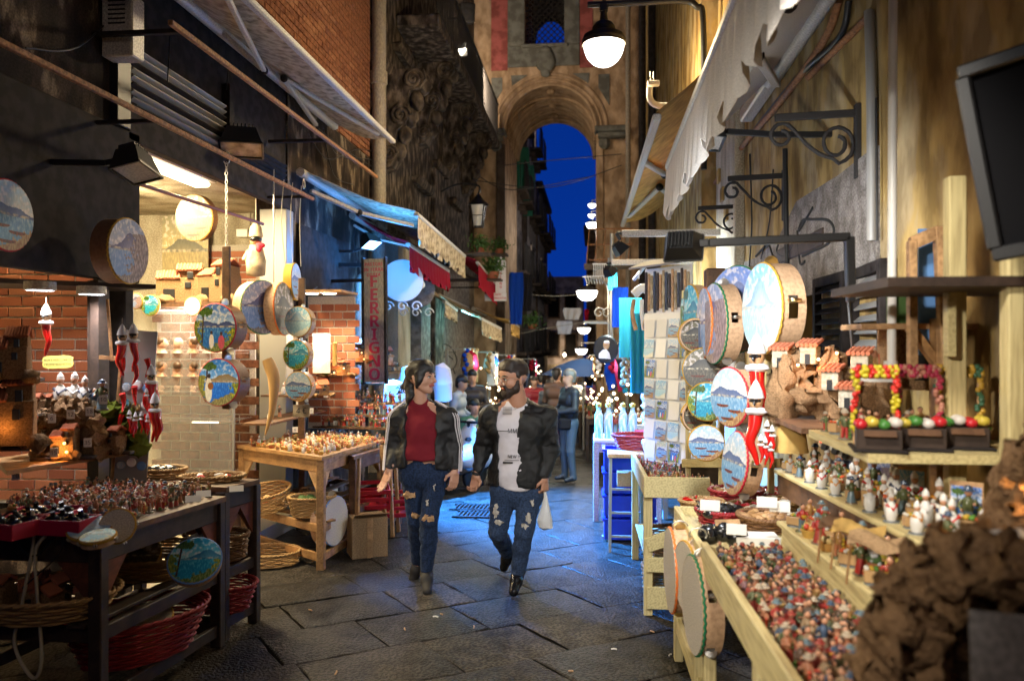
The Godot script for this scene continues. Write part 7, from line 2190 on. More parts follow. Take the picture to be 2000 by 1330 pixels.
	var gk := thing("brick_well_miniature", "tiny brick well with a seated figure by the pale pole", "miniature", az(1712, 735, 3.35))
	put(gk, "well", MB.new().box(V(0, 0.02, 0), V(0.06, 0.05, 0.05), Basis(), 0.003), "brick_2")
	put(gk, "figure", FIG[6], "painted", V(0.0, 0.045, 0), Basis().scaled(Vector3.ONE * 0.07))
	put(gk, "shelf", MB.new().box(V(0.02, -0.015, 0), V(0.12, 0.012, 0.1)), "plastic_white")
	var gh := thing("model_house", "dark brick model house behind the pale pole", "model house", az(1790, 700, 3.5), "model houses for nativity scenes")
	put(gh, "walls", MB.new().box(V(0, 0, 0), V(0.26, 0.26, 0.14), Basis(), 0.006).rough(nz, 0.01, 30.0), "cork")
	put(gh, "doorway", MB.new().box(V(0.0, -0.03, 0.074), V(0.06, 0.12, 0.008), Basis(), 0.003), "metal_black")
	# rocky grottoes in front
	var g1 := grotto("big blurred rock grotto filling the near corner", V(0.80, 0.94, -1.62), 0.44, 0.30, 0.3, -20, "bark", 21)
	var g2 := grotto("rock grotto with one bright bulb near the fruit shelf", V(1.16, 1.05, -2.02), 0.34, 0.40, 0.26, -25, "bark", 22)
	put(g2, "bulb_light", MB.new().ball(V(-0.05, 0.26, 0.05), Vector3.ONE * 0.012, 9, 6), "fairy_light")
	omni(g2, V(1.16, 1.05, -2.02) + rot(0, -25, 0) * V(-0.05, 0.25, 0.09), 0.10, L(1, 0.55, 0.2), 0.02)
	solo("display_plinth", "pale plinth under the near rock grotto", "plinth", MB.new().box(V(0, -0.45, 0), V(0.62, 0.90, 0.9), Basis(), 0.006), "plaster_grey", V(1.14, 0.94, -1.75))
	solo("white_card", "white card standing under the near grotto", "card", MB.new().box(Vector3.ZERO, V(0.10, 0.13, 0.004), rot(-8, -15, 0)), "plaster_grey", az(1962, 1275, 1.45))
	solo("white_card", "white card lying beside the bulb grotto", "card", MB.new().box(Vector3.ZERO, V(0.1, 0.004, 0.07), rot(20, 20, 0)), "plastic_white", az(1985, 1055, 1.7))
	var ps := thing("power_strip", "white power strip with black plugs behind the vendors", "power strip", az(1640, 875, 3.9), "", rot(0, -30, -20))
	put(ps, "casing", MB.new().box(Vector3.ZERO, V(0.18, 0.05, 0.04), Basis(), 0.008), "plastic_white")
	for k in 3: put(ps, "plug", MB.new().box(V(-0.05 + k * 0.05, -0.01, 0.04), V(0.03, 0.035, 0.05), Basis(), 0.006), "rubber_black")
	put(ps, "switch_light", MB.new().box(V(-0.08, 0.005, 0.022), V(0.014, 0.02, 0.006)), "indicator_light")
	put(ps, "lead", MB.new().tube(curve([V(0.05, 0.02, 0.05), V(0.12, 0.1, 0.02), V(0.1, 0.2, 0)]), 0.006, 6), "rubber_black")
	# the dark screen
	var tv := thing("wall_screen", "dark hanging screen cut by the picture's upper corner", "screen", az(1990, 300, 2.35), "", rot(6, -38, 8))
	put(tv, "panel", MB.new().box(V(0.22, 0, 0), V(0.6, 0.52, 0.02)), "screen_dark")
	for s in [-1.0, 1.0]:
		put(tv, "frame", MB.new().box(V(0.22, s * 0.265, 0.01), V(0.64, 0.04, 0.05), Basis(), 0.006), "metal_black")
		put(tv, "frame", MB.new().box(V(0.22 + s * 0.31, 0, 0.01), V(0.04, 0.5, 0.05), Basis(), 0.006), "metal_black")
	put(tv, "wall_arm", MB.new().bar(V(0.2, 0, -0.02), V(0.35, 0.0, -0.2), 0.05, 0.05), "metal_black")


func gy(d: float) -> float:
	return -SL * d


func right_far() -> void:
	# the second cream stall
	var t := thing("crate_stall", "cream crate stall heaped with small wares beyond the tambourines", "stall")
	for q in [["near_board", 0.36, 0.78, 5.45, 5.48, 0.81, 0.95], ["side_board", 0.34, 0.37, 5.45, 7.3, 0.81, 0.95], ["tray_floor", 0.37, 0.85, 5.48, 7.3, 0.84, 0.87], ["low_board", 0.36, 0.62, 5.47, 5.50, 0.05, 0.20], ["mid_board", 0.36, 0.72, 5.47, 5.50, 0.30, 0.40], ["low_floor", 0.37, 0.85, 5.5, 7.2, 0.30, 0.32]]:
		put(t, q[0], MB.new().box(Vector3.ZERO, V(q[2] - q[1], q[6] - q[5], q[4] - q[3]), slope_b, 0.004), "wood_cream", g((q[1] + q[2]) / 2, (q[3] + q[4]) / 2, (q[5] + q[6]) / 2))
	for q in [[0.37, 5.52], [0.74, 5.52], [0.37, 7.2], [0.8, 7.2]]:
		put(t, "leg", MB.new().bar(g(q[0], q[1], 0), g(q[0], q[1], 0.84), 0.06, 0.06, Vector3.RIGHT, 0.004), "wood_cream_post")
	put(t, "slant_board", MB.new().bar(g(0.36, 5.49, 0.48), g(0.74, 5.49, 0.62), 0.02, 0.10, Vector3.UP, 0.003), "wood_cream")
	crowd("mixed_miniature", "tiny mixed charm heaped in the cream crate stall", "miniature", "charms in the cream crate stall", g(0.39, 5.5, 0.872), g(0.82, 5.5, 0.872), g(0.82, 7.25, 0.872), g(0.39, 7.25, 0.872), 9, 20, 0.07, range(24) + [30, 31, 33], 41)
	basket("dark basket on the low shelf of the crate stall", g(0.58, 5.95, 0.33), 0.2, 0.2, 0.16, "wicker_dark", 1.2)
	basket("straw basket at the foot of the crate stall", g(0.56, 6.0, 0.02), 0.2, 0.22, 0.2, "wicker", 1.1)
	basket("rosy wicker basket on the stool by the crate stall", g(0.42, 7.85, 0.93), 0.24, 0.2, 0.13, "wicker_red", 1.3)
	basket("straw tray of white charms behind the rosy basket", g(0.66, 7.75, 0.90), 0.2, 0.2, 0.08, "wicker", 1.2)
	# stool with its carton, blue crates
	var st := thing("tall_stool", "tall wooden stool with metal legs before the blue crates", "stool", g(0.30, 7.6))
	put(st, "seat", MB.new().box(V(0, 0.90, 0), V(0.34, 0.04, 0.3), Basis(), 0.006), "wood_pine")
	for q in [[-1, -1], [1, -1], [1, 1], [-1, 1]]: put(st, "leg", MB.new().bar(V(q[0] * 0.15, 0, q[1] * 0.13), V(q[0] * 0.14, 0.88, q[1] * 0.12), 0.025, 0.025), "metal_grey")
	for k in 3: put(st, "rung", MB.new().bar(V(-0.15, 0.15 + k * 0.22, 0.13), V(0.15, 0.15 + k * 0.22, 0.13), 0.02, 0.02), "metal_grey")
	solo("small_carton", "small brown carton on the rung of the tall stool", "box", MB.new().box(V(0, 0.07, 0), V(0.2, 0.13, 0.16), Basis(), 0.003), "cardboard", g(0.32, 7.6, 0.60))
	for k in 4:
		var bx := thing("blue_crate", ["lowest blue plastic crate behind the stool", "second blue plastic crate behind the stool", "third blue plastic crate behind the stool", "topmost blue plastic crate behind the stool"][k], "crate", g(0.36, 8.15, 0.02 + k * 0.23), "stacked blue crates")
		put(bx, "shell", MB.new().box(V(0, 0.1, 0.2), V(0.5, 0.19, 0.012)).box(V(0, 0.1, -0.2), V(0.5, 0.19, 0.012)).box(V(-0.25, 0.1, 0), V(0.012, 0.19, 0.4)).box(V(0.25, 0.1, 0), V(0.012, 0.19, 0.4)).box(V(0, 0.01, 0), V(0.5, 0.012, 0.4)), "plastic_blue")
		put(bx, "rim", MB.new().box(V(0, 0.20, 0.2), V(0.54, 0.02, 0.03)).box(V(-0.26, 0.20, 0), V(0.03, 0.02, 0.42)), "plastic_blue")
	# racks of postcards and little pictures, glaringly lit
	var rk := thing("postcard_rack", "tall rack of blue and white postcards in hard light", "rack", az(1318, 760, 6.6), "", rot(0, -52, 0))
	put(rk, "board", MB.new().box(V(0, 0, -0.02), V(0.75, 1.25, 0.02)), "plastic_white")
	for j in 7:
		for i in 5:
			put(rk, "postcard", MB.new().quad(V(-0.06, -0.075, 0), V(0.06, -0.075, 0), V(0.06, 0.075, 0), V(-0.06, 0.075, 0)), ["paper", "drumhead_5", "drumhead_7", "paper", "drumhead_0", "plastic_white", "drumhead_5"][(i * 3 + j * 2) % 7], V(-0.29 + i * 0.145, 0.5 - j * 0.17, 0.006 + 0.01 * (j % 2)), rot(-6, 0, 0))
	for k in 2:
		solo("door_post", ["pale door post beside the postcard rack", "grey door leaf edge beside the postcard rack"][k], "post", MB.new().bar(g(0.72 + 0.1 * k, 9.0 + 0.3 * k, 0), g(0.72 + 0.1 * k, 9.0 + 0.3 * k, 2.1), 0.09, 0.06, Vector3.RIGHT, 0.005), ["metal_white", "metal_grey"][k], Vector3.ZERO, "posts of the lit shop door")
	# rack of hanging wooden strips under a tilted lid
	var ls := thing("strip_rack", "rack of dark and pale wooden strips under a tilted grey lid", "rack", az(1303, 572, 8.0), "", rot(0, -55, 0))
	put(ls, "lid", MB.new().box(V(0, 0.30, 0.08), V(0.72, 0.02, 0.24), rot(20, 0, 0)), "metal_grey")
	put(ls, "board", MB.new().box(V(0, 0, -0.02), V(0.7, 0.52, 0.02)), "plastic_white")
	for k in 15: put(ls, "strip", MB.new().box(Vector3.ZERO, V(0.03, 0.42 - 0.04 * (k % 3), 0.015), Basis(), 0.003), ["wood_dark", "wood_pine", "canvas", "metal_black"][k % 4], V(-0.32 + k * 0.0455, 0.02, 0.0))
	for k in 10: put(ls, "key_hook", MB.new().tube([V(-0.3 + k * 0.066, -0.22, 0.0), V(-0.3 + k * 0.066, -0.28, 0.02)], 0.006, 5), "leaf")
	# bright wares on the lit wall: shelves with dolls
	for k in 5:
		var y: float = 0.95 + k * 0.26
		shelf_board("narrow shelf of rosy dolls in the lit stall, number %d from the ground" % (k + 1), V(0.62, y - 0.4, -10.2), V(1.25, y - 0.4, -10.2), V(0, 0, -0.25), 0.02, "plastic_white")
		for i in 8:
			solo("rosy_doll", "rosy white doll crowded on the shelves of the lit stall", "doll", FIG[24 + (i + k) % 4 if i % 2 else 36], "painted", V(0.66 + i * 0.078, y - 0.399, -10.32), "rosy dolls of the lit stall", rot(0, -20, 0).scaled(Vector3.ONE * 0.2))
	for k in 4:
		var bt := thing("liqueur_bottle", "tall patterned white bottle with golden cap on the lit table", "bottle", g(0.06 + k * 0.11 + (0.06 if k > 1 else 0.0), 9.3, 0.92), "patterned bottles on the lit table")
		put(bt, "glass_body", MB.new().lathe([U(0.05, 0), U(0.05, 0.27), U(0.03, 0.31), U(0.02, 0.36)], 14, Transform3D(), true), "drumhead_7")
		put(bt, "cap", MB.new().lathe([U(0.03, 0.36), U(0.035, 0.40), U(0, 0.42)], 12), "trim_gold")
	table("lit table of bottles and sweets beyond the blue crates", [[0.0, 9.0], [0.75, 9.0], [0.75, 10.1], [0.0, 10.1]], 0.92, "plastic_white", "metal_white")
	solo("sweet_box", "red sweet box on the lit bottle table", "box", MB.new().box(V(0, 0.05, 0), V(0.3, 0.1, 0.2), Basis(), 0.004), "box_red", g(0.62, 9.2, 0.921))
	solo("tan_box", "tan open box behind the red sweet box", "box", MB.new().box(V(0, 0.07, 0), V(0.26, 0.14, 0.1), Basis(), 0.004), "cardboard", g(0.5, 9.6, 0.921))
	for k in 3:
		solo("white_parcel", ["white wrapped parcel leaning by the postcards", "pale parcel behind the leaning one", "crumpled white packet at the crate stall end"][k], "parcel", MB.new().box(V(0, 0.08, 0), V(0.2, 0.16, 0.08), rot(0, k * 40, 20 - k * 25), 0.01).rough(nz, 0.02, 14.0), "paper", g(0.55 + k * 0.12, 7.35 + k * 0.1, 0.92), "white parcels of the lit stall")
	# hanging puppet parts, drapes, garlic braid, portrait plate
	var hp := thing("hanging_puppet", "white jointed puppet hanging on wire hooks over the lit stall", "puppet", az(1258, 585, 8.4))
	put(hp, "bar", MB.new().tube([az(1330, 512, 8.4) - az(1258, 585, 8.4), az(1265, 514, 8.4) - az(1258, 585, 8.4), az(1240, 545, 8.9) - az(1258, 585, 8.4)], 0.02, 8), "plastic_white")
	put(hp, "body", MB.new().tube(curve([V(-0.1, 0.05, 0), V(0.0, 0.12, 0), V(0.13, 0.0, 0), V(0.12, -0.12, 0)]), 0.05, 10), "plastic_white")
	for k in 3: put(hp, "limb", MB.new().tube(curve([V(-0.1 + k * 0.08, 0, 0.03), V(-0.12 + k * 0.1, -0.15, 0.03), V(-0.08 + k * 0.08, -0.32, 0.03)]), 0.022, 8), "wood_pine" if k == 0 else "plastic_white")
	put(hp, "hook", MB.new().tube(arc(V(0, 0.24, 0), V(0.05, 0, 0), V(0, 0.1, 0), -1.5, 3.4, 14), 0.008, 6), "steel")
	for q in [[1232, 640, 9.4, 0.26, 0.7, "cloth_teal", "broad teal drape hanging at the lit stall end"], [1212, 600, 10.0, 0.2, 0.5, "cloth_blue", "blue drape folded beside the teal one"], [1250, 690, 9.0, 0.2, 0.9, "cloth_teal", "narrow teal curtain at the lit doorway"], [1268, 625, 8.8, 0.07, 0.4, "trim_red", "pink ribbon hanging beside the puppet"], [1197, 545, 11.0, 0.12, 0.3, "cloth_teal", "small teal pennant on the slanting pole"]]:
		var pts := PackedVector3Array()
		for j in 7:
			for i in 11: pts.append(V((i / 10.0 - 0.5) * q[3], -j / 6.0 * q[4] + q[4] / 2, 0.03 * sin(i * 1.9) * (0.4 + j / 8.0)))
		solo("drape", q[6], "cloth", MB.new().sheet(pts, 11, 0.003), q[5], az(q[0], q[1], q[2]), "drapes of the lit stalls")
	var gb := MB.new()
	for k in 26:
		gb.ball(V(0.035 * cos(k * 2.4), 0.34 - k * 0.028, 0.035 * sin(k * 2.4)), Vector3.ONE * (0.026 + 0.012 * k / 26.0), 8, 6)
	solo("garlic_braid", "long braid of pale garlic bulbs hanging by the teal drape", "garland", gb, "wicker", az(1222, 690, 9.8))
	var pl := thing("portrait_plate", "dark oval plate with a white-robed old man's portrait", "plate", az(1184, 682, 10.6), "", rot(0, -12, 0))
	put(pl, "plate", MB.new().lathe([U(0.0, 0.02), U(0.15, 0.016), U(0.17, 0.0), U(0, -0.01)], 26, Transform3D(rot(90, 0, 0).scaled(V(1, 1.12, 1)), Vector3.ZERO)), "metal_black")
	put(pl, "robe", MB.new().prism(PackedVector2Array([U(-0.09, -0.12), U(0.07, -0.13), U(0.05, -0.05), U(0.01, 0.0), U(-0.04, -0.01), U(-0.09, -0.06)]), 0.006), "plastic_white", V(0, 0, 0.022))
	put(pl, "face", MB.new().ball(V(0.01, 0.05, 0.022), V(0.045, 0.055, 0.006), 12, 8), "wood_pine")
	put(pl, "skullcap", MB.new().ball(V(0.015, 0.09, 0.022), V(0.04, 0.025, 0.007), 12, 8), "plastic_white")
	var sphere := tambourine("round glossy ball-like tambourine hanging at the rack end", az(1280, 635, 8.2), V(-0.3, 0, 1), 0.12, 0.1, "drumhead_2", "drum_wood", "trim_gold", 0)


# ---------- bodies: tapered bones joined by a smooth minimum and meshed as surface nets ----------
# bone: [from, to, radius at from, radius at to, colour number]; keep: [normal, distance] half spaces; holes: [centre, half size] boxes
func sdf(bones: Array, cell: float, k: float, cols := [], keep := [], holes := []) -> MB:
	var lo := Vector3.ONE * 1e6
	var hi := -lo
	for b in bones:
		var m: Vector3 = Vector3.ONE * (maxf(b[2], b[3]) + k * 0.6 + cell * 2.0)
		lo = lo.min(b[0] - m).min(b[1] - m)
		hi = hi.max(b[0] + m).max(b[1] + m)
	var n := Vector3i(((hi - lo) / cell).ceil()) + Vector3i.ONE
	var sx := 1
	var sy := n.x
	var sz := n.x * n.y
	var f := PackedFloat32Array()
	f.resize(n.x * n.y * n.z)
	f.fill(1.0)
	for b in bones:
		var a: Vector3 = b[0] - lo
		var ba: Vector3 = b[1] - b[0]
		var ra: float = b[2]
		var rb: float = b[3]
		var l2 := maxf(ba.length_squared(), 1e-9)
		var m: Vector3 = Vector3.ONE * (maxf(ra, rb) + k + cell)
		var i0 := Vector3i(((a.min(a + ba) - m) / cell).floor()).clamp(Vector3i.ZERO, n - Vector3i.ONE)
		var i1 := Vector3i(((a.max(a + ba) + m) / cell).ceil()).clamp(Vector3i.ZERO, n - Vector3i.ONE)
		for z in range(i0.z, i1.z + 1):
			for y in range(i0.y, i1.y + 1):
				var row := z * sz + y * sy
				for x in range(i0.x, i1.x + 1):
					var p := V(x, y, z) * cell - a
					var t := clampf(p.dot(ba) / l2, 0.0, 1.0)
					var d := (p - ba * t).length() - lerpf(ra, rb, t)
					var c := f[row + x]
					var h := maxf(k - absf(c - d), 0.0)
					f[row + x] = minf(c, d) - h * h * 0.25 / k
	if keep or holes:
		for z in n.z:
			for y in n.y:
				for x in n.x:
					var i := z * sz + y * sy + x
					if f[i] < cell * 2.5:
						var p := V(x, y, z) * cell + lo
						for q in keep: f[i] = maxf(f[i], p.dot(q[0]) - q[1])
						for q in holes:
							var e: Vector3 = (p - q[0]).abs() - q[1]
							f[i] = maxf(f[i], -maxf(e.x, maxf(e.y, e.z)))
	var idx := PackedInt32Array()
	idx.resize(f.size())
	idx.fill(-1)
	var mb := MB.new()
	mb.tint = cols.size() > 0
	var co := [0, sx, sy, sx + sy, sz, sx + sz, sy + sz, sx + sy + sz]
	var cp := [V(0, 0, 0), V(1, 0, 0), V(0, 1, 0), V(1, 1, 0), V(0, 0, 1), V(1, 0, 1), V(0, 1, 1), V(1, 1, 1)]
	var ed := [[0, 1], [2, 3], [4, 5], [6, 7], [0, 2], [1, 3], [4, 6], [5, 7], [0, 4], [1, 5], [2, 6], [3, 7]]
	for z in n.z - 1:
		for y in n.y - 1:
			for x in n.x - 1:
				var i := z * sz + y * sy + x
				if absf(f[i]) > cell * 2.2: continue
				var v := [f[i], f[i + co[1]], f[i + co[2]], f[i + co[3]], f[i + co[4]], f[i + co[5]], f[i + co[6]], f[i + co[7]]]
				var neg := 0
				for e in v:
					if e < 0.0: neg += 1
				if neg == 0 or neg == 8: continue
				var s := Vector3.ZERO
				var cnt := 0
				for e in ed:
					var a: float = v[e[0]]
					var b: float = v[e[1]]
					if (a < 0.0) != (b < 0.0):
						s += cp[e[0]].lerp(cp[e[1]], a / (a - b))
						cnt += 1
				var p := (V(x, y, z) + s / cnt) * cell + lo
				var nn := V(v[1] + v[3] + v[5] + v[7] - v[0] - v[2] - v[4] - v[6], v[2] + v[3] + v[6] + v[7] - v[0] - v[1] - v[4] - v[5], v[4] + v[5] + v[6] + v[7] - v[0] - v[1] - v[2] - v[3]).normalized()
				if cols:
					var best := 1e9
					for b in bones:
						var ba: Vector3 = b[1] - b[0]
						var t := clampf((p - b[0]).dot(ba) / maxf(ba.length_squared(), 1e-9), 0.0, 1.0)
						var d: float = (p - b[0] - ba * t).length() - lerpf(b[2], b[3], t)
						if d < best:
							best = d
							mb.col = cols[b[4]]
				idx[i] = mb.vert(p, nn)
	for z in range(1, n.z - 1):
		for y in range(1, n.y - 1):
			for x in range(1, n.x - 1):
				var i := z * sz + y * sy + x
				if idx[i] < 0: continue
				for ax3 in 3:
					var o: int = [sx, sy, sz][ax3]
					if (f[i] < 0.0) == (f[i + o] < 0.0): continue
					var u: int = [sy, sz, sx][ax3]
					var w: int = [sz, sx, sy][ax3]
					var q := [idx[i], idx[i - u], idx[i - u - w], idx[i - w]]
					if q.min() < 0: continue
					if f[i] < 0.0: mb.ix.append_array([q[0], q[2], q[1], q[0], q[3], q[2]])
					else: mb.ix.append_array([q[0], q[1], q[2], q[0], q[2], q[3]])
	return mb


func head_mb(fem: bool, skin: Color) -> MB:
	var B := [[V(0, 0.030, -0.030), V(0, 0.036, 0.012), 0.084, 0.080, 0], [V(0, -0.01, 0.026), V(0, -0.066, 0.034), 0.066, 0.046, 0], [V(0, -0.085, 0.050), V(0, -0.092, 0.060), 0.026, 0.020, 0],
		[V(-0.034, 0.024, 0.074), V(0.034, 0.024, 0.074), 0.013, 0.013, 0], [V(0, 0.014, 0.088), V(0, -0.026, 0.110), 0.008, 0.012, 0], [V(-0.012, -0.03, 0.088), V(0.012, -0.03, 0.088), 0.008, 0.008, 0],
		[V(-0.016, -0.056, 0.085), V(0.016, -0.056, 0.085), 0.0085, 0.0085, 1], [V(0, -0.05, -0.012), V(0, -0.17, -0.03), 0.050 if fem else 0.058, 0.052 if fem else 0.064, 0]]
	for s in [-1.0, 1.0]:
		B.append([V(s * 0.034, -0.022, 0.056), V(s * 0.04, -0.03, 0.036), 0.026, 0.03, 0])
		B.append([V(s * 0.045, -0.06, 0.02), V(s * 0.012, -0.088, 0.05), 0.024, 0.02, 0])
		B.append([V(s * 0.080, 0.008, -0.012), V(s * 0.080, -0.028, -0.006), 0.013, 0.010, 0])
	return sdf(B, 0.0055, 0.012, [skin, Color(skin.r * 0.85, skin.g * 0.42, skin.b * 0.42)])


# wrist, tip direction, side to which the thumb leaves, curl of the fingers (0 straight .. 1 fist)
func hand_mb(w: Vector3, dir: Vector3, thumb: Vector3, curl: float, skin: Color) -> MB:
	var d := dir.normalized()
	var th := (thumb - d * thumb.dot(d)).normalized()
	var palm := d.cross(th).normalized()
	var B := [[w - d * 0.03, w + d * 0.015, 0.026, 0.027, 0]]
	for k in 4:
		var o := th * (0.027 - k * 0.018)
		B.append([w + d * 0.01 + o * 0.7, w + d * 0.085 + o, 0.016, 0.0115, 0])
		var l: float = [0.036, 0.042, 0.039, 0.030][k]
		var p := w + d * 0.088 + o * 1.05
		var a := curl * 0.9
		for s in 3:
			var q: Vector3 = p + (d * cos(a) + palm * sin(a)) * l * [1.0, 0.72, 0.6][s]
			B.append([p, q, 0.0095 - s * 0.001, 0.009 - s * 0.001, 0])
			p = q
			a += curl * 1.1 + 0.12
	var p := w + d * 0.02 + th * 0.025
	var q := p + (d * 0.6 + th * 0.7 + palm * 0.35).normalized() * 0.045
	B.append([p, q, 0.015, 0.0115, 0])
	B.append([q, q + (d * 0.9 + th * 0.15 + palm * (0.2 + curl * 0.5)).normalized() * 0.034, 0.0115, 0.009, 0])
	return sdf(B, 0.0048, 0.007, [skin])



func two_walkers() -> void:
	mat("skin", Color.WHITE, 0.5, {"vc": true})
	mat("hair_black", L(0.008, 0.006, 0.006), 0.5)
	mat("hair_brown", L(0.018, 0.010, 0.007), 0.55)
	mat("beard", L(0.03, 0.016, 0.010), 0.6)
	mat("denim", L(0.045, 0.075, 0.15), 0.85, {"tex": T.grime, "tri": 5.0, "detail": T.cloth, "dscale": Vector3.ONE * 30.0, "rim": 0.3})
	mat("denim_dark", L(0.028, 0.05, 0.115), 0.85, {"tex": T.grime, "tri": 5.0, "detail": T.cloth, "dscale": Vector3.ONE * 30.0, "rim": 0.3})
	mat("leather", L(0.009, 0.009, 0.009), 0.42, {"bump": T.relief, "deep": 0.5, "tri": 9.0})
	mat("track_jacket", L(0.010, 0.010, 0.011), 0.62, {"rim": 0.3})
	mat("tee_white", L(0.62, 0.58, 0.6), 0.85, {"rim": 0.3})
	mat("knit_maroon", L(0.19, 0.016, 0.026), 0.85, {"rim": 0.4, "tex": T.cloth, "tri": 12.0})
	mat("patent", L(0.008, 0.008, 0.009), 0.18)
	mat("suede", L(0.014, 0.012, 0.012), 0.7)
	mat("thread_pale", L(0.46, 0.42, 0.36), 0.9)
	mat("bag_film", L(0.75, 0.74, 0.72), 0.4, {"back": L(0.5, 0.5, 0.48), "two": true})
	var S := [
		{"fem": false, "label": "bearded man in glasses, black leather jacket and white tee, walking with a bag", "base": [1003, 1150], "skin": Color(0.44, 0.22, 0.135), "head": [1001, 740, 5.98], "yaw": -48.0, "pitch": 6.0,
			"sh": [[958, 812, 6.0], [1069, 812, 6.0]], "el": [[941, 880, 6.05], [1077, 880, 6.05]], "wr": [[930, 928, 5.96], [1064, 934, 5.96]], "hip": [[984, 962, 6.03], [1036, 962, 6.03]], "kn": [[972, 1040, 5.98], [1023, 1042, 5.93]], "an": [[992, 1083, 6.48], [1011, 1124, 6.0]], "toe": [[984, 1109, 6.5], [1003, 1157, 5.86]],
			"up": [1012, 832, 6.03], "waist": [1012, 925, 6.03], "neck": [1009, 786, 6.05], "cw": 0.125, "cr": 0.125, "wr_r": 0.13, "jacket": "leather", "shirt": "tee_white", "shoe": "patent", "jeans": "denim", "gap": [995, 6.0, 0.075], "hem": 950.0, "slv": 0.80, "ub": 0.066, "hand": [[V(-0.15, -1, 0.15), V(0.9, 0, 0.4), 0.75], [V(0.02, -1, 0.1), V(-0.6, 0, 0.8), 1.15]], "th": 0.098, "bel": 0.118},
		{"fem": true, "label": "dark-haired woman in striped track jacket, maroon top and ripped jeans, walking", "base": [825, 1150], "skin": Color(0.50, 0.27, 0.18), "head": [824, 738, 5.97], "yaw": 66.0, "pitch": -2.0,
			"sh": [[779, 814, 5.97], [874, 814, 5.97]], "el": [[768, 872, 6.0], [888, 872, 6.0]], "wr": [[760, 918, 5.9], [889, 920, 5.92]], "hip": [[805, 925, 6.0], [850, 925, 6.0]], "kn": [[812, 1016, 6.05], [838, 1016, 5.92]], "an": [[815, 1104, 6.3], [832, 1120, 5.99]], "toe": [[806, 1134, 6.27], [834, 1156, 5.86]],
			"up": [828, 834, 6.0], "waist": [828, 892, 6.0], "neck": [815, 788, 6.01], "cw": 0.10, "cr": 0.110, "wr_r": 0.105, "jacket": "track_jacket", "shirt": "knit_maroon", "shoe": "suede", "jeans": "denim_dark", "gap": [826, 5.97, 0.115], "hem": 915.0, "slv": 1.0, "ub": 0.06, "hand": [[V(-0.35, -1, 0.25), V(0.8, 0.1, 0.5), 0.12], [V(-0.1, -1, 0.2), V(-0.7, 0, 0.6), 0.4]], "th": 0.089, "bel": 0.12}]
	for s in S:
		var base := ag(s.base[0], s.base[1])
		var t := thing("person", s.label, "person", base, "people in the street")
		var P := {}
		for key in ["sh", "el", "wr", "hip", "kn", "an", "toe"]:
			P[key] = [az(s[key][0][0], s[key][0][1], s[key][0][2]) - base, az(s[key][1][0], s[key][1][1], s[key][1][2]) - base]
		for key in ["head", "up", "waist", "neck"]: P[key] = az(s[key][0], s[key][1], s[key][2]) - base
		var hx := Transform3D(Basis(Vector3.UP, deg_to_rad(s.yaw)) * Basis(Vector3.RIGHT, deg_to_rad(s.pitch)) * Basis().scaled(Vector3.ONE * (1.12 if not s.fem else 1.08)), P.head)
		# the body, one surface with its finer head and hands
		var cw: float = s.cw
		var R := Vector3.RIGHT
		var B := [[P.up - R * cw, P.up + R * cw, s.cr - 0.02, s.cr - 0.02, 0], [P.waist - R * 0.06, P.waist + R * 0.06, s.bel - 0.02, s.bel - 0.02, 0], [P.up, P.waist, s.cr - 0.02, s.bel - 0.02, 0], [P.neck, P.up, 0.055, 0.07, 0], [P.hip[0], P.hip[1], 0.10, 0.10, 0], [P.waist, (P.hip[0] + P.hip[1]) / 2, 0.10, 0.10, 0]]
		for k in 2:
			B.append_array([[P.neck, P.sh[k], 0.05, 0.055, 0], [P.sh[k], P.el[k], 0.052, 0.042, 0], [P.el[k], P.wr[k], 0.041, 0.028, 0], [P.hip[k], P.kn[k], 0.082, 0.055, 0], [P.kn[k], P.an[k], 0.052, 0.036, 0], [P.an[k], P.toe[k], 0.034, 0.03, 0]])
		var body := sdf(B, 0.014, 0.03, [s.skin])
		body.add(head_mb(s.fem, s.skin), hx)
		for k in 2: body.add(hand_mb(P.wr[k], s.hand[k][0], s.hand[k][1], s.hand[k][2], s.skin), Transform3D())
		put(t, "body", body, "skin")
		# clothes
		var jb := [[P.hip[0], P.hip[1], 0.114, 0.114, 0], [P.waist + V(0, -0.02, 0), (P.hip[0] + P.hip[1]) / 2, 0.115, 0.125, 0]]
		for k in 2:
			var cuff: Vector3 = P.kn[k].lerp(P.an[k], 0.90)
			var cm: Vector3 = P.kn[k].lerp(P.an[k], 0.35) + V(0, 0, -0.012)
			jb.append_array([[P.hip[k], P.kn[k], s.th, 0.070, 0], [P.kn[k], cm, 0.069, 0.066, 0], [cm, cuff, 0.066, 0.050 if s.fem else 0.058, 0]])
		put(t, "jeans", sdf(jb, 0.011, 0.022, [], [[Vector3.UP, P.waist.y + 0.03]]).rough(nz, 0.012, 8.0).rough(nz, 0.005, 20.0), s.jeans)
		var hem: float = (az(1000, s.hem, 6.0) - base).y
		var sb := [[P.up - R * cw, P.up + R * cw, s.cr, s.cr, 0], [P.waist - R * 0.07, P.waist + R * 0.07, s.bel + 0.012, s.bel + 0.012, 0], [P.up, P.waist, s.cr, s.bel, 0], [P.neck + V(0, 0.02, 0), P.up, 0.07, 0.09, 0], [P.waist, P.waist + V(0, -0.1, 0), s.bel + 0.01, s.bel + 0.02, 0]]
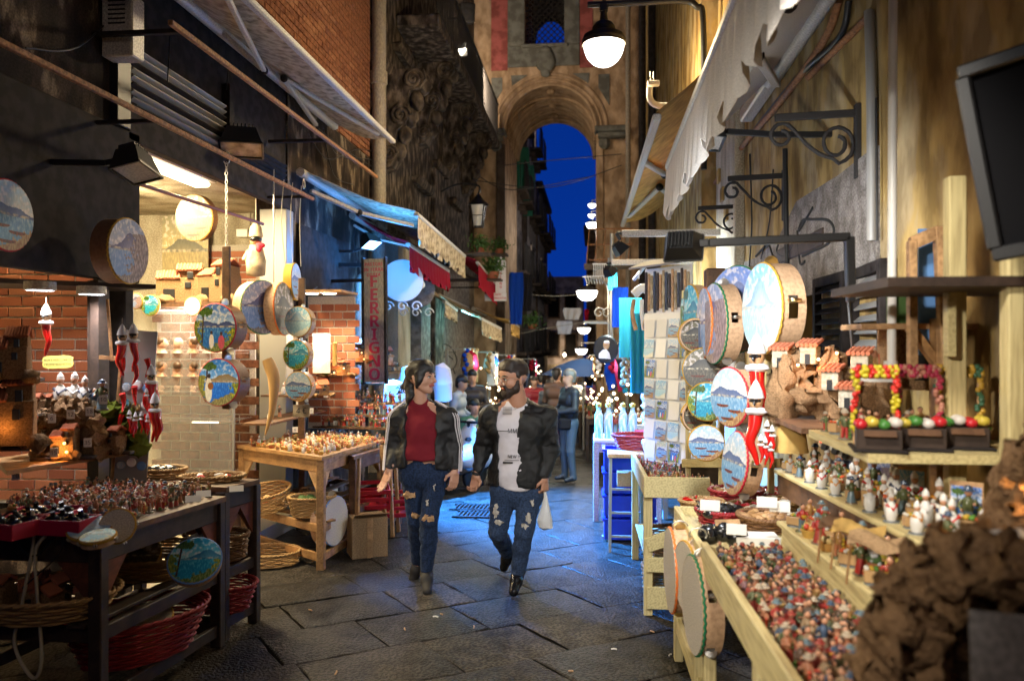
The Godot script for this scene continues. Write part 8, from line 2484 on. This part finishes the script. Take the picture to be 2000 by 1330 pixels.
		sb.append_array([[P.neck + V(0, -0.035, 0), P.neck.lerp(P.sh[0], 0.55) + V(0, -0.015, 0), 0.074, 0.05, 0], [P.neck + V(0, -0.035, 0), P.neck.lerp(P.sh[1], 0.55) + V(0, -0.015, 0), 0.074, 0.05, 0], [P.up - R * 0.05, P.waist - R * 0.05, s.cr, s.bel, 0], [P.up + R * 0.05, P.waist + R * 0.05, s.cr, s.bel, 0]])
		if s.fem: sb.append_array([[P.up + V(-0.06, -0.05, 0.06), P.up + V(-0.06, -0.06, 0.07), 0.065, 0.06, 0], [P.up + V(0.06, -0.05, 0.06), P.up + V(0.06, -0.06, 0.07), 0.065, 0.06, 0]])
		put(t, "top" if s.fem else "tee_shirt", sdf(sb, 0.012, 0.04, [], [[Vector3.DOWN, -hem - (0.06 if s.fem else -0.02)], [Vector3.UP, P.neck.y + (0.03 if s.fem else 0.012)]]).rough(nz, 0.012, 7.0), s.shirt)
		var kb := [[P.up - R * cw, P.up + R * cw, s.cr + 0.022, s.cr + 0.022, 0], [P.waist - R * 0.085, P.waist + R * 0.085, s.bel + 0.026, s.bel + 0.026, 0], [P.up - R * 0.06, P.waist - R * 0.06, s.cr + 0.018, s.bel + 0.02, 0], [P.up + R * 0.06, P.waist + R * 0.06, s.cr + 0.018, s.bel + 0.02, 0], [P.neck + V(0, 0.02, -0.02), P.up, 0.082, 0.1, 0], [P.waist - R * 0.09 + V(0, -0.12, 0), P.waist + R * 0.09 + V(0, -0.12, 0), s.bel + 0.02, s.bel + 0.02, 0]]
		for k in 2:
			var cuff: Vector3 = P.el[k].lerp(P.wr[k], s.slv)
			var m1: Vector3 = P.sh[k].lerp(P.el[k], 0.6)
			kb.append_array([[P.neck + V(0, -0.03, 0), P.sh[k], 0.075, s.ub + 0.01, 0], [P.sh[k], m1, s.ub + 0.012, s.ub, 0], [m1, P.el[k], s.ub, s.ub - 0.006, 0], [P.el[k], cuff, s.ub - 0.008, 0.043, 0]])
		var gx := (az(s.gap[0], 850, s.gap[1]) - base).x
		var gz: float = P.up.z
		var cut := [[V(gx, P.up.y - 0.32, gz + 0.20), V(s.gap[2], 0.50, 0.16 if s.fem else 0.14)], [V(gx, P.neck.y - 0.02, gz + 0.20), V(s.gap[2] * 0.8, 0.16, 0.19)]]
		var jk := put(t, "jacket", sdf(kb, 0.0115, 0.035, [], [[Vector3.DOWN, -hem], [Vector3.UP, P.neck.y + 0.035]], cut).rough(nz, 0.020, 6.0).rough(nz, 0.007, 15.0), s.jacket)
		for k in 2:
			put(t, "shoe", sdf([[P.an[k] + V(0, -0.01, -0.03), P.an[k].lerp(P.toe[k], 0.35), 0.048, 0.050, 0], [P.an[k].lerp(P.toe[k], 0.35) + V(0, -0.012, 0), P.toe[k], 0.044, 0.036, 0], [P.an[k] + V(0, 0.045, -0.012), P.an[k], 0.044, 0.046, 0]], 0.009, 0.02), s.shoe)
			var so: Vector3 = (P.an[k] + P.toe[k]) / 2
			var dv: Vector3 = (P.toe[k] - P.an[k])
		# head details, in the head's own frame
		var eye := MB.new()
		for e in [-1.0, 1.0]: eye.ball(V(e * 0.031, 0.004, 0.0805), V(0.013, 0.0075, 0.010), 10, 7)
		put(t, "eyes", eye, "plastic_white", P.head, hx.basis)
		var iris := MB.new()
		for e in [-1.0, 1.0]: iris.ball(V(e * 0.031, 0.004, 0.0885), V(0.006, 0.0065, 0.004), 8, 6).tube([V(e * 0.016, 0.009, 0.090), V(e * 0.031, 0.0135, 0.0905), V(e * 0.046, 0.008, 0.083)], 0.0028, 5)
		put(t, "irises", iris, "ink", P.head, hx.basis)
		var brow := MB.new()
		for e in [-1.0, 1.0]: brow.tube([V(e * 0.012, 0.025, 0.092), V(e * 0.032, 0.032, 0.089), V(e * 0.052, 0.025, 0.074)], [0.006, 0.006, 0.003] if not s.fem else [0.004, 0.004, 0.002], 6)
		put(t, "eyebrows", brow, "hair_black", P.head, hx.basis)
		if s.fem:
			var hb := [[V(0, 0.044, -0.034), V(0, 0.050, 0.012), 0.090, 0.084, 0], [V(-0.06, 0.03, 0.02), V(-0.074, -0.085, 0.024), 0.036, 0.022, 0], [V(0.06, 0.03, 0.02), V(0.074, -0.085, 0.024), 0.036, 0.022, 0], [V(0, 0.03, -0.08), V(0, -0.06, -0.09), 0.06, 0.045, 0], [V(-0.02, -0.06, -0.09), V(-0.04, -0.16, -0.06), 0.045, 0.04, 0], [V(-0.04, -0.16, -0.06), V(-0.07, -0.30, 0.0), 0.042, 0.015, 0], [V(0.0, -0.03, -0.12), V(0.0, -0.06, -0.15), 0.04, 0.03, 0]]
			var hm := sdf(hb, 0.009, 0.02, [], [[V(0, -0.62, 0.78), 0.052]])
			hm.rough(nz, 0.006, 14.0)
			for k in 14: hm.tube(curve([V(0.01 * sin(k * 3.0), -0.05, -0.13), V(0.02 * sin(k * 2.0), -0.06 + 0.012 * sin(k * 5.0), -0.18), V(0.05 * sin(k * 1.7), -0.10 + 0.03 * cos(k * 2.1), -0.20 - 0.02 * sin(k))], 4), 0.003, 4)
			put(t, "hair", hm, "hair_black", P.head, hx.basis)
			# three stripes down each sleeve
			for k in 2:
				var side := -1.0 if k == 0 else 1.0
				for j in 3:
					var out := V(side * cos((j - 1) * 0.30 + 0.55), 0, sin((j - 1) * 0.30 + 0.55))
					var pts := []
					for q in [[P.neck.lerp(P.sh[k], 0.55) + V(0, 0.078, 0.0), 0.012], [P.sh[k] + V(0, 0.03, 0), s.ub + 0.012], [P.sh[k].lerp(P.el[k], 0.35), s.ub + 0.018], [P.sh[k].lerp(P.el[k], 0.7), s.ub + 0.012], [P.el[k], s.ub + 0.008], [P.el[k].lerp(P.wr[k], 0.5), s.ub], [P.wr[k], 0.05]]:
						pts.append(q[0] + out * q[1])
					put(jk, "stripe", MB.new().tube(curve(pts, 5), 0.0052, 5), "tee_white")
			for q in [[0, 0.42, -0.02, 0.05, 0.028], [0, 0.86, 0.01, 0.03, 0.022], [1, 0.93, 0.0, 0.048, 0.030], [1, 0.6, -0.02, 0.014, 0.03], [1, 0.28, 0.02, 0.01, 0.035]]:
				var c: Vector3 = P.hip[q[0]].lerp(P.kn[q[0]], q[1])
				var rr := lerpf(s.th, 0.070, q[1])
				put(t, "ripped_hole", MB.new().ball(Vector3.ZERO, V(q[3], q[4], 0.010), 14, 10).rough(nz, 0.022, 30.0), "wood_pine" if q[3] > 0.02 else "thread_pale", c + V(q[2], 0, rr + 0.002))
		else:
			var hb := [[V(0, 0.050, -0.036), V(0, 0.060, 0.012), 0.088, 0.080, 0], [V(-0.03, 0.098, 0.045), V(0.04, 0.104, 0.03), 0.034, 0.034, 0], [V(0, 0.02, -0.08), V(0, -0.05, -0.07), 0.05, 0.04, 0], [V(-0.075, 0.03, 0.0), V(-0.075, -0.01, 0.012), 0.018, 0.010, 0], [V(0.075, 0.03, 0.0), V(0.075, -0.01, 0.012), 0.018, 0.010, 0]]
			put(t, "hair", sdf(hb, 0.0075, 0.02, [], [[V(0, -0.80, 0.60), 0.0]]).rough(nz, 0.004, 25.0), "hair_brown", P.head, hx.basis)
			var bb := [[V(0, -0.085, 0.052), V(0, -0.104, 0.060), 0.034, 0.026, 0], [V(-0.022, -0.040, 0.084), V(0.022, -0.040, 0.084), 0.0085, 0.0085, 0]]
			for e in [-1.0, 1.0]: bb.append_array([[V(e * 0.066, -0.01, 0.006), V(e * 0.056, -0.062, 0.022), 0.014, 0.026, 0], [V(e * 0.056, -0.062, 0.022), V(e * 0.012, -0.090, 0.056), 0.028, 0.030, 0], [V(e * 0.022, -0.040, 0.082), V(e * 0.028, -0.078, 0.068), 0.008, 0.014, 0]])
			put(t, "beard", sdf(bb, 0.0065, 0.014).rough(nz, 0.006, 60.0), "beard", P.head, hx.basis)
			var gl := MB.new()
			for e in [-1.0, 1.0]:
				gl.tube(arc(V(e * 0.033, 0.004, 0.098), V(0.025, 0, -0.004 * e), V(0, 0.022, 0), 0, TAU, 22), 0.0016, 5, false, true)
				gl.tube([V(e * 0.058, 0.008, 0.094), V(e * 0.084, 0.01, 0.0)], 0.0014, 5)
			gl.tube([V(-0.01, 0.008, 0.1), V(0, 0.012, 0.104), V(0.01, 0.008, 0.1)], 0.0016, 5)
			put(t, "glasses", gl, "steel", P.head, hx.basis)
			# print on the shirt, watch and band
			var fz: float = P.up.z + s.cr + 0.012
			letters(t, "shirt_print", "MMX", 0.042, "ink", V(gx + 0.045, (az(1000, 843, 5.87) - base).y, fz + 0.006), Basis(), 400, 0.003)
			letters(t, "shirt_print", "NEW Y", 0.032, "ink", V(gx + 0.045, (az(1000, 893, 5.87) - base).y, fz + 0.008), Basis(), 400, 0.003)
			var ln := MB.new()
			for k in 6: ln.box(V(gx - 0.005, (az(1000, 797 + k * 2.6, 5.87) - base).y, fz - 0.012 + k * 0.002), V(0.07, 0.003, 0.004))
			ln.box(V(gx - 0.03, (az(1000, 843, 5.87) - base).y, fz + 0.003), V(0.10, 0.004, 0.003)).box(V(gx + 0.03, (az(1000, 900, 5.87) - base).y, fz + 0.008), V(0.11, 0.003, 0.003)).box(V(gx + 0.0, (az(1000, 905, 5.87) - base).y, fz + 0.008), V(0.075, 0.012, 0.002))
			put(t, "shirt_print", ln, "ink")
			for k in 2: put(t, "wrist_band", MB.new().lathe([U(0.032, -0.012), U(0.037, -0.008), U(0.037, 0.008), U(0.032, 0.012)], 16, Transform3D(rot(0, 0, -12 if k == 0 else 6), P.wr[k] + V(0, 0.012, 0))), "rubber_black")
			put(t, "collar_snap", MB.new().ball(V(gx + 0.055, P.neck.y - 0.035, P.neck.z + 0.135), Vector3.ONE * 0.007, 8, 6), "steel")
			for q in [[0, 0.42, -0.03, 0.024, 0.05], [0, 0.7, 0.0, 0.035, 0.014], [1, 0.22, 0.03, 0.016, 0.032], [1, 0.62, 0.02, 0.02, 0.045], [1, 0.78, 0.0, 0.026, 0.02]]:
				var c: Vector3 = P.hip[q[0]].lerp(P.kn[q[0]], q[1])
				put(t, "frayed_patch", MB.new().ball(Vector3.ZERO, V(q[3], q[4], 0.008), 14, 10).rough(nz, 0.024, 30.0), "thread_pale", c + V(q[2], 0, lerpf(s.th, 0.070, q[1])))
			# the carrier bag
			var hp: Vector3 = base + P.wr[1] + V(0.004, -0.10, 0.01)
			var bg := thing("carrier_bag", "thin white plastic bag hanging from the man's hand", "bag", hp)
			put(bg, "bag", MB.new().lathe([U(0.012, 0.0), U(0.016, -0.05), U(0.04, -0.14), U(0.058, -0.22), U(0.055, -0.265), U(0.02, -0.285), U(0, -0.286)], 20, Transform3D(), true, 0.7).rough(nz, 0.016, 14.0), "bag_film")
			put(bg, "contents", MB.new().ball(V(0.0, -0.235, 0), V(0.038, 0.035, 0.03), 10, 8), "metal_dark")


# passers-by: one coloured surface each, with hair
func passer(label: String, px: float, foot: float, h: float, turn: float, C: Array, sit := false, fem := false, at := Vector3.ZERO, lean := 0.0) -> void:
	# C: skin, top, legs, shoes, hair
	var p := at if at != Vector3.ZERO else ag(px, foot)
	var t := thing("person", label, "person", p, "people in the street", rot(lean, turn, 0).scaled(Vector3.ONE * h / 1.75))
	var hy := 0.45 if sit else 0.90
	var B := []
	for s in [-1.0, 1.0]:
		var kn := V(s * 0.11, 0.47, 0.42) if sit else V(s * 0.10, 0.49, 0.03)
		var an := V(s * 0.11, 0.07, 0.40) if sit else V(s * 0.11, 0.08, -0.02 * s)
		B.append_array([[V(s * 0.09, hy, 0), kn, 0.10, 0.07, 2], [kn, an, 0.068, 0.052, 2], [an, an + V(s * 0.02, -0.03, 0.14), 0.045, 0.035, 3]])
		var sh := V(s * 0.19, hy + 0.50, -0.01)
		var el := V(s * 0.26, hy + 0.24, 0.03)
		var wr := V(s * 0.10, hy + 0.20, 0.26)
		B.append_array([[sh, el, 0.062, 0.05, 1], [el, wr, 0.05, 0.04, 1], [wr, wr + V(-s * 0.03, 0.03, 0.08), 0.032, 0.022, 0], [V(0, hy + 0.53, -0.01), sh, 0.07, 0.07, 1]])
	B.append_array([[V(-0.06, hy + 0.02, 0), V(0.06, hy + 0.02, 0), 0.125, 0.125, 2 if not fem else 1], [V(-0.06, hy + 0.18, 0.01), V(0.06, hy + 0.18, 0.01), 0.13, 0.13, 1], [V(-0.09, hy + 0.38, 0), V(0.09, hy + 0.38, 0), 0.125, 0.125, 1], [V(0, hy + 0.5, -0.01), V(0, hy + 0.62, 0.01), 0.055, 0.052, 0], [V(0, hy + 0.74, 0.0), V(0, hy + 0.66, 0.035), 0.088, 0.06, 0], [V(0, hy + 0.72, 0.08), V(0, hy + 0.69, 0.105), 0.01, 0.013, 0]])
	put(t, "body", sdf(B, 0.021, 0.03, C), "painted")
	var hb := [[V(0, hy + 0.775, -0.025), V(0, hy + 0.785, 0.01), 0.092, 0.085, 0], [V(0, hy + 0.72, -0.06), V(0, hy + (0.5 if fem else 0.68), -0.06), 0.06, 0.05, 0]]
	var hm := sdf(hb, 0.016, 0.02, [C[4]], [[V(0, -0.7, 0.7), -0.7 * (hy + 0.735) + 0.045]])
	put(t, "hair", hm, "painted")


func people() -> void:
	two_walkers()
	var sk := Color(0.45, 0.24, 0.16)
	var navy := Color(0.012, 0.02, 0.06)
	passer("grey-haired man in dark vest and checked sleeves standing beyond the couple", 1112, 942, 1.75, -62, [sk, Color(0.02, 0.024, 0.034), Color(0.06, 0.10, 0.16), Color(0.02, 0.03, 0.05), Color(0.16, 0.14, 0.12)])
	passer("person in a pink top with dark hair walking away", 1152, 835, 1.66, 170, [sk, Color(0.50, 0.12, 0.20), navy, navy, Color(0.015, 0.01, 0.01)], false, true)
	passer("woman in teal jacket and crimson skirt behind the vested man", 1082, 885, 1.62, 150, [sk, Color(0.05, 0.30, 0.38), Color(0.30, 0.01, 0.06), navy, Color(0.2, 0.12, 0.07)], false, true)
	passer("person in dark navy coat among the far crowd", 1055, 860, 1.7, 200, [sk, navy, Color(0.02, 0.02, 0.03), navy, Color(0.01, 0.01, 0.01)])
	passer("small far figure in yellow beside the teal jacket", 1093, 830, 1.65, 160, [sk, Color(0.5, 0.42, 0.02), navy, navy, Color(0.05, 0.03, 0.02)])
	passer("far figure in a white shirt under the umbrella", 1128, 815, 1.7, 20, [sk, Color(0.5, 0.5, 0.55), navy, navy, Color(0.02, 0.015, 0.01)])
	passer("man in green sweater seated beside the scooter", 932, 880, 1.72, 35, [sk, Color(0.05, 0.17, 0.10), navy, navy, Color(0.015, 0.012, 0.01)], true, false, g(-1.88, 12.4, 0.0))
	passer("man in pale blue shirt bending over a stall", 882, 870, 1.68, 80, [sk, Color(0.35, 0.42, 0.52), navy, navy, Color(0.012, 0.01, 0.01)], false, false, g(-2.45, 12.8, 0.0), 12.0)
	passer("dark-haired vendor standing behind the green sweater", 936, 870, 1.75, 10, [sk, Color(0.03, 0.025, 0.03), navy, navy, Color(0.01, 0.008, 0.008)], false, false, g(-2.15, 14.0, 0.0))
	var who := ["far passer-by in a grey coat", "far passer-by in a red jacket", "far passer-by in a white tee", "far passer-by in dark clothes under the arch", "far passer-by in a brown jacket"]
	for k in 5:
		passer(who[k], 0, 0, 1.6 + 0.05 * k, [170, 20, 190, 10, 160][k], [sk, [Color(0.12, 0.12, 0.13), Color(0.3, 0.02, 0.03), Color(0.5, 0.5, 0.5), navy, Color(0.14, 0.07, 0.04)][k], navy, navy, Color(0.02, 0.012, 0.01)], false, k == 1, g([-0.9, -1.35, -0.45, -1.1, -0.7][k], [16.5, 18.0, 19.5, 22.5, 15.2][k]))
	# plaid sleeves and shoes of the vested man
	var ck := thing("shoulder_bag", "dark orange-zipped bag at the vested man's side", "bag", ag(1112, 942) + V(-0.06, 0.92, 0.2))
	put(ck, "pouch", MB.new().box(Vector3.ZERO, V(0.2, 0.18, 0.08), rot(0, 20, 0), 0.03), "cloth_dark")
	put(ck, "zip", MB.new().box(V(-0.03, 0, 0.045), V(0.008, 0.12, 0.006), rot(0, 20, 10)), "trim_orange")


func scooter(label: String, at: Vector3, turn: float, m: String) -> void:
	var t := thing("scooter", label, "scooter", at, "parked scooters", rot(0, turn, 0))
	for z in [-0.55, 0.6]:
		var w := put(t, "wheel", MB.new().lathe([U(0.10, -0.05), U(0.2, -0.05), U(0.23, 0), U(0.2, 0.05), U(0.10, 0.05)], 20, Transform3D(rot(0, 0, 90), Vector3.ZERO), true), "rubber_black", V(0, 0.23, z))
		put(w, "rim", MB.new().lathe([U(0, 0.03), U(0.1, 0.04), U(0.1, -0.04), U(0, -0.03)], 16, Transform3D(rot(0, 0, 90), Vector3.ZERO)), "steel")
	put(t, "front_shield", MB.new().ball(V(0, 0.62, 0.42), V(0.2, 0.32, 0.07), 16, 12), m)
	put(t, "fender", MB.new().ball(V(0, 0.40, 0.58), V(0.08, 0.12, 0.2), 12, 8), m)
	put(t, "rear_body", MB.new().ball(V(0, 0.52, -0.45), V(0.19, 0.22, 0.42), 16, 12), m)
	put(t, "floor_board", MB.new().box(V(0, 0.30, 0.08), V(0.3, 0.06, 0.5), Basis(), 0.02), "metal_dark")
	put(t, "seat", MB.new().ball(V(0, 0.76, -0.36), V(0.14, 0.07, 0.36), 14, 8), "rubber_black")
	put(t, "handlebar", MB.new().tube([V(-0.32, 0.98, 0.34), V(0, 0.96, 0.40), V(0.32, 0.98, 0.34)], 0.02, 8).tube([V(0, 0.6, 0.46), V(0, 0.96, 0.40)], 0.03, 8), "metal_dark")
	put(t, "headlight", MB.new().ball(V(0, 0.93, 0.45), V(0.09, 0.08, 0.06), 12, 8), "plastic_white")


func left_far() -> void:
	# the vertical shop sign
	var o := az(731, 626, 9.55)
	var t := thing("vertical_sign", "tall cream shop sign with dark red letters spelling FERRIGNO", "sign", o, "", rot(0, -6, 0.6))
	put(t, "board", MB.new().box(Vector3.ZERO, V(0.26, 1.52, 0.05), Basis(), 0.004), "plastic_pipe")
	for s in [-1.0, 1.0]: put(t, "edge", MB.new().box(V(s * 0.145, 0, 0), V(0.03, 1.56, 0.07), Basis(), 0.004), "metal_dark")
	for k in 3: letters(t, "small_letters", ["PASTORI", "IN TERRA", "COTTA"][k], 0.058, "box_red", V(0.0, 0.69 - k * 0.065, 0.026))
	for k in 8: letters(t, "letter", "FERRIGNO"[k], 0.20, "box_red", V(0.0, 0.48 - k * 0.163, 0.026), Basis().scaled(V(1.15, 1, 1)))
	put(t, "wall_arm", MB.new().bar(V(-0.13, 0.5, 0), V(-0.62, 0.5, 0), 0.04, 0.04).bar(V(-0.13, -0.5, 0), V(-0.62, -0.5, 0), 0.04, 0.04), "metal_dark")
	var t2 := thing("pointed_sign", "pale pointed sign with vertical letters above the far awnings", "sign", az(978, 535, 18.0))
	put(t2, "board", MB.new().prism(PackedVector2Array([U(-0.12, -0.42), U(0.12, -0.42), U(0.12, 0.28), U(0, 0.40), U(-0.12, 0.28)]), 0.03), "cloth_white")
	put(t2, "foot_board", MB.new().box(V(-0.12, -0.52, 0), V(0.5, 0.19, 0.03)), "cloth_white")
	for k in 8: letters(t2, "letter", "FERRIGNO"[k], 0.075, "ink_red", V(0, 0.25 - k * 0.078, 0.017))
	for k in 2: letters(t2, "small_letters", ["ARTE", "TERRACOTTA"][k], 0.06, "ink_red", V(-0.06, -0.47 - k * 0.08, 0.017))
	put(t2, "wall_arm", MB.new().bar(V(-0.2, -0.3, -0.03), V(-1.5, -0.3, -0.03), 0.03, 0.03), "metal_dark")
	# white round signs on scrolls
	for q in [[785, 548, 11.2, 0.30, "plastic_white", "bright round white sign on white iron scrolls"], [812, 565, 12.4, 0.30, "plaster_grey", "second round sign behind the bright one, shadow put in as grey"]]:  # grey disc carries the shadow of the second sign in its colour
		var p := az(q[0], q[1], q[2])
		var rs := thing("round_sign", q[5], "sign", p, "round signs in the blue light", rot(0, 10, 0))
		put(rs, "disc", MB.new().lathe([U(0, 0.04), U(q[3], 0.04), U(q[3], -0.04), U(0, -0.04)], 32, Transform3D(rot(90, 0, 0), Vector3.ZERO)), q[4])
		for k in 3:
			var sp := []
			for i in 16: sp.append(V(-0.2 + k * 0.2 + cos(i * 0.5) * 0.08 * (1 - i / 20.0), -q[3] - 0.07 + sin(i * 0.5) * 0.08 * (1 - i / 20.0), 0))
			put(rs, "scroll", MB.new().tube(sp, 0.012, 6), "plastic_white")
		put(rs, "arm", MB.new().bar(V(-0.9, 0.1, 0), V(0, 0.1, 0), 0.03, 0.03), "metal_dark")
	for k in 3:
		var p := az([818, 813, 822][k], [540, 548, 556][k], 11.6)
		var gl := thing("glass_globe_lamp", "small unlit glass globe in the hanging cluster", "lamp", p, "glass globes under the red awning")
		put(gl, "globe", MB.new().ball(Vector3.ZERO, Vector3.ONE * 0.06, 12, 9), "plastic_white")
		put(gl, "cap", MB.new().lathe([U(0.03, 0.05), U(0.02, 0.1), U(0, 0.4)], 8), "metal_dark")
	# graffiti on the grey pier
	var gr := [[[838, 695], [850, 676], [870, 672], [885, 685], [892, 705], [885, 720], [870, 722], [860, 712], [863, 700], [875, 695], [884, 702]], [[851, 676], [850, 690], [858, 704], [866, 708]], [[862, 728], [868, 720], [872, 730]], [[878, 728], [884, 720], [888, 730]], [[857, 688], [890, 688]]]
	var ga := thing("graffiti", "black sprayed cartoon line figure on the grey pier", "graffiti", Vector3.ZERO)
	for q in gr:
		var pts := []
		for p in q: pts.append(ax(p[0], p[1], XL + 0.008))
		put(ga, "sprayed_line", MB.new().tube(curve(pts, 4), 0.012, 5), "ink")
	# blue-lit recess: shelf with red candles
	var sh := az(805, 740, 12.3)
	shelf_board("small blue-lit wall shelf holding red candles", sh + V(-0.25, 0, 0), sh + V(0.25, 0, 0), V(0, 0, -0.25), 0.03, "plastic_white")
	for k in 3: solo("red_candle", ["tall red candle on the blue-lit shelf", "glowing red candle beside the tall one", "short red candle on the blue-lit shelf"][k], "candle", MB.new().lathe([U(0.035, 0), U(0.035, [0.26, 0.25, 0.1][k]), U(0, [0.26, 0.25, 0.1][k])], 12), "plastic_red", sh + V([0.02, 0.09, -0.05][k], 0.001, -0.1), "red candles on the blue-lit shelf")
	# scooters
	scooter("white scooter parked behind the couple", g(-1.95, 10.9), 155, "plastic_white")
	scooter("pale scooter seen behind the man's arm", g(-1.45, 11.8), 150, "plastic_white")
	# covered things behind the woman
	for q in [[800, 735, 10.6, 0.15, 0.3, "white helmet-like dome behind the woman's head"], [865, 735, 11.0, 0.14, 0.36, "white draped dummy behind the woman's face"], [770, 765, 10.0, 0.15, 0.3, "pale draped stand at the woman's shoulder"]]:
		var p := az(q[0], q[1], q[2])
		var dm := thing("draped_stand", q[5], "stand", V(p.x, gy(q[2]), p.z), "draped stands in the blue light")
		put(dm, "drape", MB.new().lathe([U(q[3] * 0.9, p.y - gy(q[2]) - 0.34), U(q[3], p.y - gy(q[2]) - 0.1), U(q[3] * 0.75, p.y - gy(q[2]) + q[4] * 0.35), U(0, p.y - gy(q[2]) + q[4] * 0.5)], 20, Transform3D(), true).rough(nz, 0.05, 4.0), "cloth_white")
		put(dm, "stand", MB.new().tube([V(0, 0, 0), V(0, p.y - gy(q[2]) - 0.3, 0)], 0.04, 8).lathe([U(0.25, 0), U(0.04, 0.05)], 14), "metal_dark")
	# far stalls on both sides, with hung wares, bulbs and tables
	var r := RandomNumberGenerator.new()
	r.seed = 808
	var spots := [[-2.5, 14.8, 1, "stall table in blue light below the graffiti pier"], [-2.35, 16.8, 1, "stall table below the teal-lit awning"], [-2.2, 19.0, 1, "far stall table on the shop side"], [-1.95, 23.0, 1, "stall table under the arch on the shop side"], [0.62, 11.6, -1, "teal-lit stall table past the portrait plate"], [0.5, 13.6, -1, "stall table below the bowl lamp"], [0.3, 16.2, -1, "far stall table on the lamp side"], [0.1, 19.2, -1, "farthest stall table on the lamp side"]]
	for q in spots:
		var x: float = q[0]
		var d: float = q[1]
		var tb := table(q[3], [[x - 0.45, d - 0.7], [x + 0.45, d - 0.7], [x + 0.45, d + 0.7], [x - 0.45, d + 0.7]], 0.85, "wood_brown", "wood_dark")
		for k in 14:
			solo("stall_ware", "small statue or toy on the %s" % q[3], "figurine", FIG[r.randi() % 34], "painted", g(x + r.randf_range(-0.4, 0.4), d + r.randf_range(-0.6, 0.6), 0.852), "wares of the far stalls", rot(0, r.randf() * 360, 0).scaled(Vector3.ONE * r.randf_range(0.16, 0.32)))
		var sd: float = q[2]
		var rail := V(x + sd * 0.2, gy(d) + 2.15, -d)
		solo("ware_rail", "rail with hanging wares above the %s" % q[3], "rail", MB.new().bar(rail + V(0, 0, 0.8), rail + V(0, 0, -0.8), 0.03, 0.03).bar(V(x - sd * 0.4, rail.y, -d - 0.75), rail + V(0, 0, -0.75), 0.03, 0.03).bar(V(x - sd * 0.4, gy(d), -d - 0.75), V(x - sd * 0.4, rail.y, -d - 0.75), 0.05, 0.05), "metal_grey", Vector3.ZERO, "rails of the far stalls")
		for k in 7:
			var len := r.randf_range(0.25, 0.8)
			var mb := MB.new()
			if k % 3 == 0:
				for e in 9: mb.ball(V(0.03 * cos(e * 2.2), -e * len / 9.0, 0.03 * sin(e * 2.2)), Vector3.ONE * 0.045, 7, 5)
			elif k % 3 == 1: mb.lathe([U(0.0, 0), U(0.10, -0.1), U(0.13, -len * 0.6), U(0.05, -len)], 9, Transform3D(), true).rough(nz, 0.03, 8.0)
			else: mb.box(V(0, -len / 2, 0), V(0.16, len, 0.03), Basis(), 0.01)
			solo("hung_ware", "bundle hanging from the rail above the %s" % q[3], "ware", mb, ["cloth_teal", "cloth_white", "wicker", "cloth_blue", "canvas_red", "plastic_white", "wood_brown", "cloth_dark"][r.randi() % 8], rail + V(0, -0.02, 0.65 - k * 0.2), "wares hanging in the far stalls")
		if q[2] < 0 or d > 16:
			var bl := thing("bulb_string", "string of tiny warm bulbs over the %s" % q[3], "lights", rail + V(0, -0.2, 0), "bulb strings of the far stalls")
			put(bl, "cable", MB.new().tube(curve([V(0, 0.15, 0.8), V(0.1, -0.5, 0.2), V(-0.1, -0.3, -0.3), V(0.05, -0.9, -0.7)]), 0.006, 5), "rubber_black")
			for k in 15: put(bl, "bulb_light", MB.new().ball(V(r.randf_range(-0.2, 0.2), r.randf_range(-0.9, 0.1), 0.7 - k * 0.1), Vector3.ONE * 0.024, 8, 6), "fairy_light")
		omni(tb, rail + V(sd * 0.15, -0.25, 0), 1.1 if q[2] < 0 else 0.8, [L(0.5, 0.8, 1.0), L(1, 0.85, 0.6), L(0.4, 0.85, 1.0)][int(d) % 3], 0.12)
	# umbrella, planters
	var um := thing("stall_umbrella", "blue stall umbrella over the far crowd", "umbrella", V(az(1140, 715, 18.0).x, gy(18.0), -18.0))
	var uy := az(1140, 708, 18.0).y - gy(18.0)
	put(um, "canopy", MB.new().lathe([U(0.95, uy - 0.28), U(0.6, uy - 0.08), U(0.25, uy + 0.05), U(0, uy + 0.1)], 8, Transform3D(), false), "awning_blue")
	put(um, "pole", MB.new().tube([V(0, 0, 0), V(0, uy, 0)], 0.025, 8), "metal_grey")
	for q in [[937, 475, 15.5, 0.22, "potted plant below the wall lantern"], [962, 520, 17.0, 0.3, "leafy bush on a ledge above the pointed sign"], [975, 478, 18.5, 0.24, "trailing plant on a far balcony ledge"], [1040, 625, 24.0, 0.3, "hanging plant over the far stalls"]]:
		var p := az(q[0], q[1], q[2])
		var pt := thing("potted_plant", q[4], "plant", p, "plants along the facades")
		var lv := MB.new()
		for k in 260:
			var a: Vector3 = V(r.randfn(), r.randfn() * 0.8, r.randfn()) * q[3] * 0.42
			var u: Vector3 = V(r.randfn(), r.randfn(), r.randfn()).normalized() * q[3] * 0.2
			var w: Vector3 = u.cross(V(r.randfn(), 1, r.randfn())).normalized() * q[3] * 0.09
			lv.quad(a - u - w * 0.2, a - w, a + u, a + w)
		put(pt, "foliage", lv, "leaf")
		put(pt, "pot", MB.new().lathe([U(0, -q[3] * 0.95), U(q[3] * 0.35, -q[3] * 0.95), U(q[3] * 0.5, -q[3] * 0.4), U(q[3] * 0.4, -q[3] * 0.4)], 12), "roof_tile")
		put(pt, "ledge", MB.new().box(V(-0.6, -q[3] * 0.98, 0), V(1.6, 0.04, 0.4)), "far_dark")


func _ready() -> void:
	camera_and_sky()
	materials()
	pavement()
	left_building()
	palazzo()
	bell_tower()
	beyond_arch()
	right_building()
	fittings()
	make_paintings()
	make_figures()
	left_shop()
	left_drums()
	left_tables()
	right_stall()
	right_rack()
	right_far()
	left_far()
	people()
